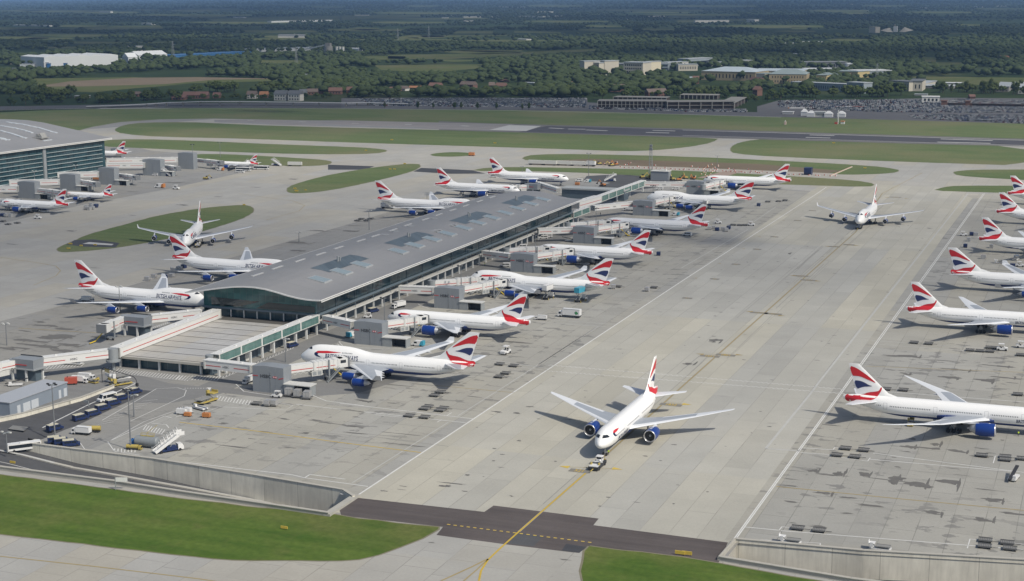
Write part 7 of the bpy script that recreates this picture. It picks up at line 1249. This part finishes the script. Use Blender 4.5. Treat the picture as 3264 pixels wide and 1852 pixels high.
# far white buildings towards the horizon
for i, (c_, x0, y0, x1, y1, hp) in enumerate([(1,1320,130,1515,133,9),(1,920,133,1050,132,7),(1,1115,130,1195,130,6),(1,1470,95,1600,94,6),(1,1560,124,1660,123,4),(1,100,118,200,118,6),(1,1180,55,1365,58,5),(1,2275,128,2430,127,7),(1,920,163,995,163,7),(1,755,138,800,138,6),(1,1110,358,1170,358,12),(1,1425,282,1460,282,8),(2,95,170,350,168,14),(2,870,320,1055,320,6),(2,700,330,900,330,5),(2,2360,50,2460,50,6),(2,1250,40,1275,40,8),(2,1780,62,1860,66,6),(2,2190,55,2240,56,5),(2,800,415,870,417,9),(2,950,413,1030,415,9),(1,500,382,530,380,16),(1,545,384,578,384,14),(1,805,345,830,345,10),(1,850,345,878,345,10),(0,745,96,830,97,10),(0,1060,185,1140,187,10),(0,100,195,360,200,8),(1,820,122,860,122,5),(1,1310,300,1390,302,6),(1,2130,150,2160,150,5),(2,480,165,540,168,18),(0,1750,135,1830,136,6)]):
    blue = x0 in (500,545,805,850); block(c_,x0,y0,x1,y1,hp,22,'far_building',('far blue roofed shed among the woods, ' if blue else 'far pale building towards the horizon, ')+['left','middle','right'][c_]+' of the view','building',mblue if blue else mrend,mblue if blue else mwr,group='far '+('blue' if blue else 'pale')+' buildings, '+['left','middle','right'][c_]+' of the view')
o = block(2,1400,245,1448,247,38,18,'works','cream works tower far off on the right','tower',mstone,mstone); o = empty('gravel_works', P(2,1600,240), 0, 'far grey works building with a pale gravel heap', 'works'); q = pxm(P(2,1600,240)); u_ = .42401/q
g = MB(); g.b2(-15*u_,12*u_,-6,14,0,42*u_); g.build('wall', [mw_], o); g = MB(); g.cyl((-6*u_,0,42*u_),(-6*u_,0,58*u_),2,n=6); g.build('chimney', [mconc], o); g = MB()
for sx, hx_ in ((-55,30),(70,34)): g.cyl((sx*u_,8,0),(sx*u_*.9,8,hx_*u_),60*u_,2,n=14)
g.build('gravel_heap', [mat('pale_gravel_heap', (.36,.34,.29), .9)], o)
# concrete parking decks
def deck(c, x0, y0, x1, y1, hpx, dep, n, floors, label):
    a, b = P(c,x0,y0), P(c,x1,y1); d = b-a; L_ = d.length; ang = atan2(d.y, d.x); h = hpx*CR[c][2]/pxm(a); o = empty('parking_deck', a, ang, label, 'car park building'); BLD.append([(a.x,a.y),(b.x,b.y),(b.x-sin(ang)*dep,b.y+cos(ang)*dep),(a.x-sin(ang)*dep,a.y+cos(ang)*dep)])
    for f_ in range(1, floors+1): g = MB(); g.b2(0,L_,0,dep,h*f_/floors-.5,h*f_/floors); g.build('deck', [mconc], o)
    for i in range(n+1): g = MB(); s = L_*i/n; g.b2(s-.4,s+.4,-.6,0,0,h+.3); g.build('column', [mat('pale_column', (.27,.265,.25), .8)], o)
    g = MB(); g.b2(.5,L_-.5,2,dep-1,0,h-.6); g.build('inner_wall', [mat('dark_brown_brick', (.06,.045,.04), .9)], o); return o
deck('k',530,562,1275,566,78,30,17,2,'brown parking deck with pale concrete columns, front left'); deck('k',700,490,1280,500,50,24,11,1,'parking deck with pale concrete columns, behind the front one'); deck('k',1430,462,1840,468,46,24,9,1,'small parking deck with tall columns at the back'); deck('k',1290,575,2020,570,80,30,6,2,'wide parking deck with long horizontal bands'); deck('k',2022,570,2160,500,62,20,4,1,'short side of the wide parking deck')
for x0, x1, y in ((1780,1835,466),(2010,2055,470)): block('l',x0,y,x1,y+1,34,10,'stair_tower','red brick stair tower of the long car park deck','stair tower',mbrick,mbrick,group='red brick stair towers of the car park deck')
dko = deck('l',1836,466,2620,482,28,70,10,1,'long red brick car park deck on the right, cars on top')
for ch in dko.children:
    if ch.name.startswith('deck'): ch.data.materials[0] = mat('deck_tarmac', (.13,.125,.125), .8)
    if ch.name.startswith('column'): ch.data.materials[0] = mbrick
DKP = (dko.location.copy(), dko.rotation_euler.z, BLD[-1])
# tents, small perimeter things
for c_, x, y, k_, lb in [('l',487,560,'tent_small','small white marquee at the left of the row'),('l',552,568,'tent','large white marquee with peaked roof, left of the two'),('l',717,572,'tent','large white marquee with peaked roof, right of the two'),('l',838,572,'tent','white marquee beside the red based pole')]: put(k_, c_, x, y, 0, lb, 'marquee', s=1.45 if k_ == 'tent' else 1.7)
block('l',585,570,680,572,34,6,'cabin','row of grey white cabins between the two large marquees','cabin',m_wh2,m_wh,(1,7,.5)); block('l',278,545,378,547,14,8,'canopy','low white canopy left of the marquees','canopy',m_wh2,m_wh)
o = empty('radar_pole', P('l',805,640), 0, 'orange and white pole with a red base on the grass before the marquees', 'pole'); u_ = .33671/pxm(o.location); g = MB(); g.b2(-30*u_,-4*u_,-2,2,0,20*u_); g.build('base', [m_rd], o); g = MB(); g.b2(-3*u_,3*u_,-1,1,0,130*u_); g.build('post', [m_vwhite], o)
o = empty('equipment_hut', P('l',850,638), 0, 'white and orange hut on the grass before the marquees', 'hut'); g = MB(); g.b2(-16*u_,16*u_,-3,3,0,22*u_); g.build('wall', [m_vwhite], o); g = MB(); g.b2(-18*u_,18*u_,-3.4,3.4,22*u_,28*u_); g.build('roof', [m_or], o)
o = empty('antenna', P('l',305,645), 0, 'small pale pink marker cabin on the far grass', 'cabin'); g = MB(); g.b2(-8*u_,8*u_,-2,2,0,28*u_); g.build('wall', [mat('pale_pink', (.52,.40,.35), .7)], o); g = MB(); g.b2(-3*u_,3*u_,-1,1,28*u_,40*u_); g.build('top', [m_wh2], o)
for i in range(30): q = P('l',345+i*8.0,492 if i < 26 else 488) if i < 28 else P('l',1000,480); put('barrier' if i % 2 else 'barrier_or', None, q.x, q.y, 0, 'red and white barrier at the car park front', 'barrier', 'red and white barriers at the car park front', s=1.6)
for i in range(26): q = P('l',790+i*10.5,485-6*sin(i/25*pi)); put('barrier', None, q.x, q.y, 0, 'red and white barrier in the middle of the car park', 'barrier', 'red and white barriers in the middle of the car park', s=1.5)
# pylons
for i, (c_, x, yb, yt) in enumerate([(0,1303,450,310),(0,2228,470,355),(1,425,300,215),(1,658,280,195),('l',1172,215,65),(1,1055,555,520)]):
    b_ = P(c_, x, yb); h_ = (yb-yt)*CR[c_][2]/pxm(b_); o = empty('pylon_mast', b_, 0, ['tall grey lattice pylon between the white warehouse and the blue roof','lattice pylon right of the blue roof','thin pylon among the woods, centre left','thin pylon among the woods, centre','lattice radio mast among the pale roofs on the right','pale short mast in the trees, centre'][i], 'pylon'); g = MB()
    for a, b in ((-1,-1),(1,-1),(1,1),(-1,1)): g.cyl((a*h_*.07,b*h_*.07,0),(a*.5,b*.5,h_),.35,.25,n=4)
    g.build('leg', [m_steel], o); g = MB(); [g.b2(-h_*.12*k,h_*.12*k,-.3,.3,h_*z-.3,h_*z+.3) for z, k in ((.95,.6),(.82,1),(.7,.8))]; g.build('cross_arm', [m_steel], o)
# ------------------------------------------------------------------ parked cars
cols = [((.42,.43,.44),4),((.06,.065,.075),3),((.025,.027,.03),2),((.10,.13,.20),2),((.03,.06,.16),1),((.30,.32,.34),3),((.60,.60,.60),4),((.14,.03,.03),1),((.16,.20,.18),1)]
cmats = []
for i, (c_, w_) in enumerate(cols): cmats += [mat(f'car_paint_{i}', c_, .3, .1, .03)]*w_
spots = []
def rows(poly, n_target, edge=None):
    q = [P(c_, x, y) for c_, x, y in poly]; pts = [(v.x, v.y) for v in q]; x0, x1 = min(p[0] for p in pts), max(p[0] for p in pts); y0, y1 = min(p[1] for p in pts), max(p[1] for p in pts)
    y = y0+3; k = 0; out = []
    while y < y1:
        x = x0
        while x < x1:
            if inside(pts, x, y) and random.random() < .86 and not any(inside(b, x, y) for b in BLD): out.append((x+random.uniform(-.15,.15), y+random.uniform(-.3,.3), 90))
            x += 2.65
        y += 5.2 if k % 2 == 0 else 11.5; k += 1
    return out
def inside(q, a, b):
    r = False; n = len(q)
    for i in range(n):
        x1, y1 = q[i]; x2, y2 = q[i-1]
        if (y1 > b) != (y2 > b) and a < (x2-x1)*(b-y1)/(y2-y1)+x1: r = not r
    return r
for poly in [[(2,720,758),(2,1400,752),(2,1980,738),(2,2620,742),(2,2620,850),(2,1900,848),(2,1500,842),(2,1150,830),(2,720,805)],[(2,1700,868),(2,1900,862),(2,2620,870),(2,2620,932),(2,2200,915),(2,1750,893)],[(1,120,742),(1,900,740),(1,1840,740),(1,1840,812),(1,1200,806),(1,250,796)],[(1,1860,800),(1,2560,808),(1,2560,838),(1,1860,818)],[(2,0,828),(2,480,825),(2,480,845),(2,0,842)],[(1,480,745),(1,1000,742),(1,1800,770),(1,1800,790),(1,900,778)]]: spots += rows(poly, 0)
random.shuffle(spots); spots.sort(key=lambda s: s[0]**2+s[1]**2)
near, rest = spots[:300], spots[300:]; DK = [B for B in BLD[-1:]]
def car_mesh(m):
    g = MB(); prof_body(g, [(-2.1,.3),(2.1,.3),(2.1,.75),(1.1,.88),(-1.9,.9),(-2.1,.8)], 1.75, 0); prof_body(g, [(-1.75,.88),(1.0,.86),(.35,1.42),(-1.2,1.42)], 1.6, 1, .06); g.b2(-1.15,.3,-.74,.74,1.40,1.45,0); [g.b2(x-.3,x+.3,-.9,.9,0,.5,2) for x in (-1.3,1.35)]; return g.mesh('parked_car', [m, m_glass_d, m_tyre])
cm = {m.name: car_mesh(m) for m in cmats}
CW = {0:'silver grey',1:'dark grey',2:'black',3:'slate blue',4:'dark blue',5:'mid grey',6:'white',7:'red',8:'grey green'}
for x, y, a in near:
    m = random.choice(cmats); k = int(m.name[-1]); o = bpy.data.objects.new('parked_car', cm[m.name]); C.objects.link(o); o.location = (x, y, .05); o.rotation_euler = (0,0,R(a+random.choice((0,180))+random.uniform(-2,2))); tag(o, CW[k]+' car in the packed car park beyond the runway', 'car', CW[k]+' cars in the car park beyond the runway')
g = MB(); rest = rest[:4500]; mm = list(dict.fromkeys(cmats)); hd_ = 28*CR['l'][2]/pxm(DKP[0])
for r_ in range(6):
    for i in range(95):
        if random.random() < .85: x_, y_ = 3+i*2.7, 4+r_*11.5; mi = mm.index(random.choice(cmats)); X_, Y_ = DKP[0].x+x_*cos(DKP[1])-y_*sin(DKP[1]), DKP[0].y+x_*sin(DKP[1])+y_*cos(DKP[1]); g.box((X_,Y_,hd_+.65),(1.75,4.2,.65),0,mi); g.box((X_,Y_-.2,hd_+1.2),(1.55,2.2,.5),0,len(mm),.8)
for x, y, a in rest:
    mi = mm.index(random.choice(cmats)); g.box((x,y,.65), (1.75,4.2,.65), 0, mi); g.box((x,y-.2,1.2), (1.55,2.2,.5), 0, len(mm), .8); g.box((x,y-.2,1.47), (1.2,1.5,.06), 0, mi)
o = g.build('distant_cars', mm+[m_glass_d]); tag(o, 'rows of cars packed in the far part of the car park', 'cars', kind='stuff')
# ------------------------------------------------------------------ trees
def m_leaf(name, a, b, c2):
    t = NT(name); p = t.pos(); oi = t.n('ObjectInfo'); n = t.noise(p, .045, 2); n2 = t.noise(p, .55, 4, .7)
    f = t.math('FRACT', t.math('ADD', t.math('MULTIPLY', n, 2.2), t.math('MULTIPLY', oi.outputs['Random'], 1.0))); nb = t.noise(p, .006, 3); c = t.mix(t.mr(n, .38, .62), a, b); c = t.mix(t.mr(nb, .42, .62, 0, .7), c, c2); c = t.mix(t.math('MULTIPLY', t.mr(oi.outputs['Random'], .0, 1), .8), c, c2); c = t.mix(t.mr(n2, .35, .7, 0, .55), c, tuple(v*.45 for v in a)); return t.done(c, .9, 0, .15)
m_leafA = m_leaf('tree_foliage', (.020,.042,.014), (.046,.076,.022), (.085,.105,.030)); m_wood = m_leaf('wood_foliage', (.014,.032,.016), (.036,.058,.024), (.058,.078,.030)); m_bark = mat('bark', (.07,.055,.04), .9)
def ico():
    bm = bmesh.new(); bmesh.ops.create_icosphere(bm, subdivisions=1, radius=1); v = np.array([x.co[:] for x in bm.verts]); f = np.array([[q.index for q in x.verts] for x in bm.faces]); bm.free(); return v, f
IV, IF = ico()
def clumps(centers, radii, jit=.32, flat=.8):
    n = len(centers); nv, nf = len(IV), len(IF); sc = rng.uniform(1-jit, 1+jit, (n, nv, 1)); V = IV[None]*sc*np.array(radii)[:,None,None]*np.array([1,1,flat]); V = V+np.array(centers)[:,None,:]; Fc = IF[None]+(np.arange(n)*nv)[:,None,None]
    return V.reshape(-1, 3), Fc.reshape(-1, 3)
def np_mesh(name, V, Fc, mats, smooth=False):
    me = bpy.data.meshes.new(name); me.vertices.add(len(V)); me.vertices.foreach_set('co', V.astype(np.float32).ravel()); me.loops.add(Fc.size); me.loops.foreach_set('vertex_index', Fc.astype(np.int32).ravel()); me.polygons.add(len(Fc)); me.polygons.foreach_set('loop_start', np.arange(0, Fc.size, 3, dtype=np.int32))
    me.polygons.foreach_set('use_smooth', np.full(len(Fc), smooth)); [me.materials.append(m) for m in mats]; me.update(); me.validate(); return me
def crown_mesh(kind, i):
    c_, r_ = [], []; n = {'broad':34,'tall':28,'round':30}[kind]
    for k in range(n):
        th, ph = random.uniform(0, 2*pi), math.acos(random.uniform(-.7,1)); rr = random.uniform(.45,1.0)**.6
        if kind == 'broad': a = (4.6*rr*sin(ph)*cos(th), 4.6*rr*sin(ph)*sin(th), 6.2+3.4*rr*cos(ph)); r = random.uniform(1.0,2.0)
        elif kind == 'tall': a = (1.9*rr*sin(ph)*cos(th), 1.9*rr*sin(ph)*sin(th), 7.0+5.6*rr*cos(ph)); r = random.uniform(.8,1.5)
        else: a = (3.3*rr*sin(ph)*cos(th), 3.3*rr*sin(ph)*sin(th), 4.6+3.0*rr*cos(ph)); r = random.uniform(.8,1.6)
        c_.append(a); r_.append(r)
    V, Fc = clumps(c_, r_); 
    lf = rng.normal(size=(500, 3)); lf /= np.linalg.norm(lf, axis=1)[:,None]; cc = np.array(c_)[rng.integers(0, n, 500)]; ra = np.array(r_)[rng.integers(0, n, 500)][:,None]; pc = cc+lf*ra*1.12
    t1 = np.cross(lf, rng.normal(size=(500,3))); t1 /= np.linalg.norm(t1, axis=1)[:,None]; t2 = np.cross(lf, t1); s_ = .38; LV = np.stack([pc+t1*s_, pc-t1*s_*.6+t2*s_, pc-t1*s_*.6-t2*s_+lf*.25], 1).reshape(-1, 3); LF = np.arange(1500).reshape(-1, 3)+len(V)
    return np_mesh('crown', np.vstack([V, LV]), np.vstack([Fc, LF]), [m_leafA])
crowns = {k: [crown_mesh(k, i) for i in range(4)] for k in ('broad','tall','round')}
def trunk_mesh(k):
    g = MB(); h = {'broad':5.5,'tall':6.5,'round':4}[k]; g.cyl((0,0,-.1),(0,0,h),.42,.2,n=7)
    for i in range(5): a = 2*pi*i/5+.3; g.cyl((0,0,h*.55+i*.25),(cos(a)*1.9,sin(a)*1.9,h*.95+i*.3),.16,.06,n=5)
    return g.mesh('trunk', [m_bark])
trunks = {k: trunk_mesh(k) for k in crowns}
TREES = []
def tree(x, y, k, s, lab, grp):
    o = empty('tree', (x, y, 0), random.uniform(0, 6.28), lab, 'tree', grp); o.scale = (s, s, s*random.uniform(.85,1.15)); TREES.append((x, y))
    for nm, me in (('trunk', trunks[k]), ('crown', random.choice(crowns[k]))): p_ = bpy.data.objects.new(nm, me); C.objects.link(p_); p_.parent = o
def belt(c, pts, n, k, s0, s1, lab, grp, spread=22):
    for i in range(n):
        u = random.random()*(len(pts)-1); j = int(u); f_ = u-j; x = pts[j][0]+(pts[j+1][0]-pts[j][0])*f_; y = pts[j][1]+(pts[j+1][1]-pts[j][1])*f_; q = P(c, x, y); a, b = q.x+random.uniform(-4,4), q.y+random.uniform(0, spread)
        if any(inside(B, a*(1+u_), b*(1+u_)) for B in BLD for u_ in (0,.04,.07,.09)) or ('slim' not in lab and any(inside(F_, a, b) for F_ in FIELDS)): continue
        kk = random.choice(k); tree(a, b, kk, random.uniform(s0, s1), lab, grp)
belt(0, [(-20,800),(200,790),(420,770),(650,775),(850,780)], 34, ['broad','round'], .7, 1.2, 'small bushy tree at the perimeter road, left', 'trees at the perimeter road, left')
belt(0, [(-20,740),(200,735),(360,745),(450,745)], 16, ['broad'], 1.1, 1.7, 'large dark tree in front of the brown field, left edge', 'large trees before the brown field', 30)
belt(0, [(700,770),(900,765),(1100,760),(1280,750)], 34, ['broad','round'], .8, 1.4, 'dark tree left of the village houses', 'trees left of the village houses', 60)
belt(0, [(1300,755),(1600,752),(1900,752),(2300,745),(2566,740)], 30, ['broad','round'], .5, .85, 'small tree among the village houses', 'small trees among the village houses', 30)
belt(0, [(1300,715),(1600,700),(1900,700),(2300,690),(2566,690)], 44, ['broad'], 1.0, 1.5, 'dark tree behind the village houses', 'trees behind the village houses', 70)
belt(1, [(0,735),(300,735),(700,728),(1100,735),(1500,730),(1900,740)], 60, ['broad','round'], .7, 1.3, 'tree in the belt behind the far car park', 'trees in the belt behind the far car park', 60)
belt(1, [(200,812),(700,818),(900,820),(1500,830)], 12, ['tall'], .55, .75, 'slim dark conifer in the row along the perimeter road', 'slim conifers along the perimeter road', 3)
belt(1, [(1850,760),(2100,740),(2300,735),(2560,735)], 22, ['broad','round'], .8, 1.3, 'yellow green tree behind the parking decks', 'trees behind the parking decks', 50)
belt(2, [(0,740),(250,735),(500,775),(700,760)], 30, ['broad','round'], .8, 1.3, 'tree between the parking decks and the open car park', 'trees between the parking decks and the open car park', 50)
belt(2, [(680,742),(1000,735),(1400,735),(1700,725)], 52, ['broad'], .9, 1.5, 'dark tree in the belt before the hotel', 'trees in the belt before the hotel', 30)
belt(2, [(1700,715),(2000,700),(2300,705),(2566,715)], 44, ['broad','tall'], .9, 1.5, 'dark tree in the belt at the right of the car park', 'trees in the belt at the right of the car park', 50)
# woods that read as one mass: clump crowns, larger with distance, kept off fields, buildings and the airfield
def wood(name, lab, y_img0, y_img1, step, thin, keepf, mats, seed):
    rr = np.random.default_rng(seed); cs, rs = [], []
    y = y_img0
    while y < y_img1:
        q = P('D', 1283, y); dist = q.length; sc = FOC/1.272/ (dist)      # D px per metre
        r = max(5.0, 4.2/sc*.5) ; xs = -60
        while xs < 2630:
            xx, yy = xs+rr.uniform(-3,3), y+rr.uniform(-1.1,1.1)*step*1.6; xs += max(4.2, r*sc*1.15)*rr.uniform(.7,1.3)
            if yy < -34: continue
            w_ = P('D', xx, yy); a, b = w_.x, w_.y
            if b < 1700 or keepf(xx, yy, a, b): continue
            s_ = r*rr.uniform(.75,1.45); h_ = rr.uniform(4,8)+s_*.35; kk_ = H/(H-h_-s_*.3)-1
            if any(inside(F_, a*(1+kk_*q_), b*(1+kk_*q_)) for F_ in FIELDS for q_ in (0,.5,.95)) or any(inside(F_, a*(1+kk_*q_), b*(1+kk_*q_)) for F_ in BLD for q_ in (0,.3,.6,.85)): continue
            if rr.random() < thin(xx, yy, a, b): continue
            for _ in range(2): cs.append((a+rr.uniform(-.6,.6)*s_, b+rr.uniform(-.6,.6)*s_, h_*rr.uniform(.7,1.1))); rs.append(s_*rr.choice((.55,.8,1.0,1.35)))
        y += step
    V, Fc = clumps(cs, rs, .34, .62); V[:,2] = np.maximum(V[:,2], -.1)
    me = np_mesh(name, V, Fc, mats, True); o = bpy.data.objects.new(name, me); C.objects.link(o); tag(o, lab, 'woodland', kind='stuff'); print(name, len(cs)); return o
import mathutils
def gaps(scale, cut):
    def f(xx, yy, a, b):
        v = mathutils.noise.noise(Vector((a*scale, b*scale*.8, 3.7)))+.35*mathutils.noise.noise(Vector((a*scale*4, b*scale*2.5, 9.1))); return 1.0 if v > cut else 0.0
    return f
near_keep = lambda xx, yy, a, b: (yy > 236 and xx < 880) or (yy > 262) or (yy > 245 and 880 < xx < 1480) or (yy > 236 and xx > 1480) or (yy > 230 and xx > 1900)
wood('woodland', 'continuous woods between the village and the far warehouses', 96, 262, 3.0, gaps(.0045, .27), near_keep, [m_wood], 3)
wood('far_woodland', 'distant wooded country fading to blue at the top', -20, 96, 2.6, gaps(.0016, .27), lambda *a: False, [m_leaf('far_wood_foliage', (.009,.022,.014), (.022,.038,.020), (.036,.050,.024))], 4)
# ------------------------------------------------------------------ air between here and the horizon
g = MB(); g.b2(-45000,34000,-3200,62000,-12,260)
t = NT('haze_air'); t.t.nodes.remove(t.b); pv = t.n('VolumePrincipled'); pv.inputs['Color'].default_value = (.36,.60,1.0,1); pv.inputs['Density'].default_value = 4.1e-5; pv.inputs['Anisotropy'].default_value = .0; t.l(pv.outputs[0], t.out.inputs['Volume'])
hz = g.build('haze', [t.m]); hz['kind'] = 'stuff'; hz['label'] = 'thin bluish haze over the whole scene'; hz['category'] = 'haze'

# broken cloud above the country, outside the frame: its volume thins the sunlight in broad soft patches
g = MB(); crd = random.Random(11)
def cloud(sx, sy, ax, ay, th, alt=950):
    off = sd*(alt/sd.z); ph = crd.uniform(0, 6); rings = []
    rs = [.04,.15,.3,.45,.6,.72,.82,.9,.96,1.0]; prof = [(r, -1) for r in rs]+[(r, 1) for r in rs[:-1][::-1]]
    for r, sg in prof:
        hz_ = th*(1-r*r)**1.5
        rings.append([(sx+off.x+ax*r*cos(2*pi*i/28)*(1+.14*sin(3*2*pi*i/28+ph)+.09*sin(5*2*pi*i/28+2*ph)), sy+off.y+ay*r*sin(2*pi*i/28)*(1+.13*sin(4*2*pi*i/28+ph*1.7)), alt+sg*hz_) for i in range(28)])
    g.loft(rings, 0)
cloud(-230, 850, 620, 290, 30); cloud(-720, 690, 520, 240, 42, 900); cloud(-1000, 1640, 1100, 380, 75)
for x_, y_, ax, ay, th in [(-2600,3600,1300,700,120),(-700,3500,1000,620,120),(700,3300,900,520,110),(-3600,5200,1500,900,140),(-1500,5400,1500,900,140),(900,5200,1500,900,130),(-4800,8200,2200,1500,160),(-1800,8600,2300,1500,160),(1400,8200,2100,1500,160),(-7800,13500,3300,2600,180),(-3500,13800,3300,2600,180),(1500,13600,3500,2600,180),(-9500,20500,4500,3500,200),(-3000,20500,5000,3500,200),(4000,20500,5000,3500,200)]: cloud(x_, y_, ax, ay, th)
t = NT('thin_cloud'); t.t.nodes.remove(t.b); pv = t.n('VolumePrincipled'); pv.inputs['Color'].default_value = (.95,.95,.96,1); pv.inputs['Density'].default_value = .0045; t.l(pv.outputs[0], t.out.inputs['Volume'])
cl = g.build('clouds', [t.m]); cl['kind'] = 'stuff'; cl['label'] = 'thin broken clouds high above the country'; cl['category'] = 'clouds'
print('objects', len(S.collection.all_objects))
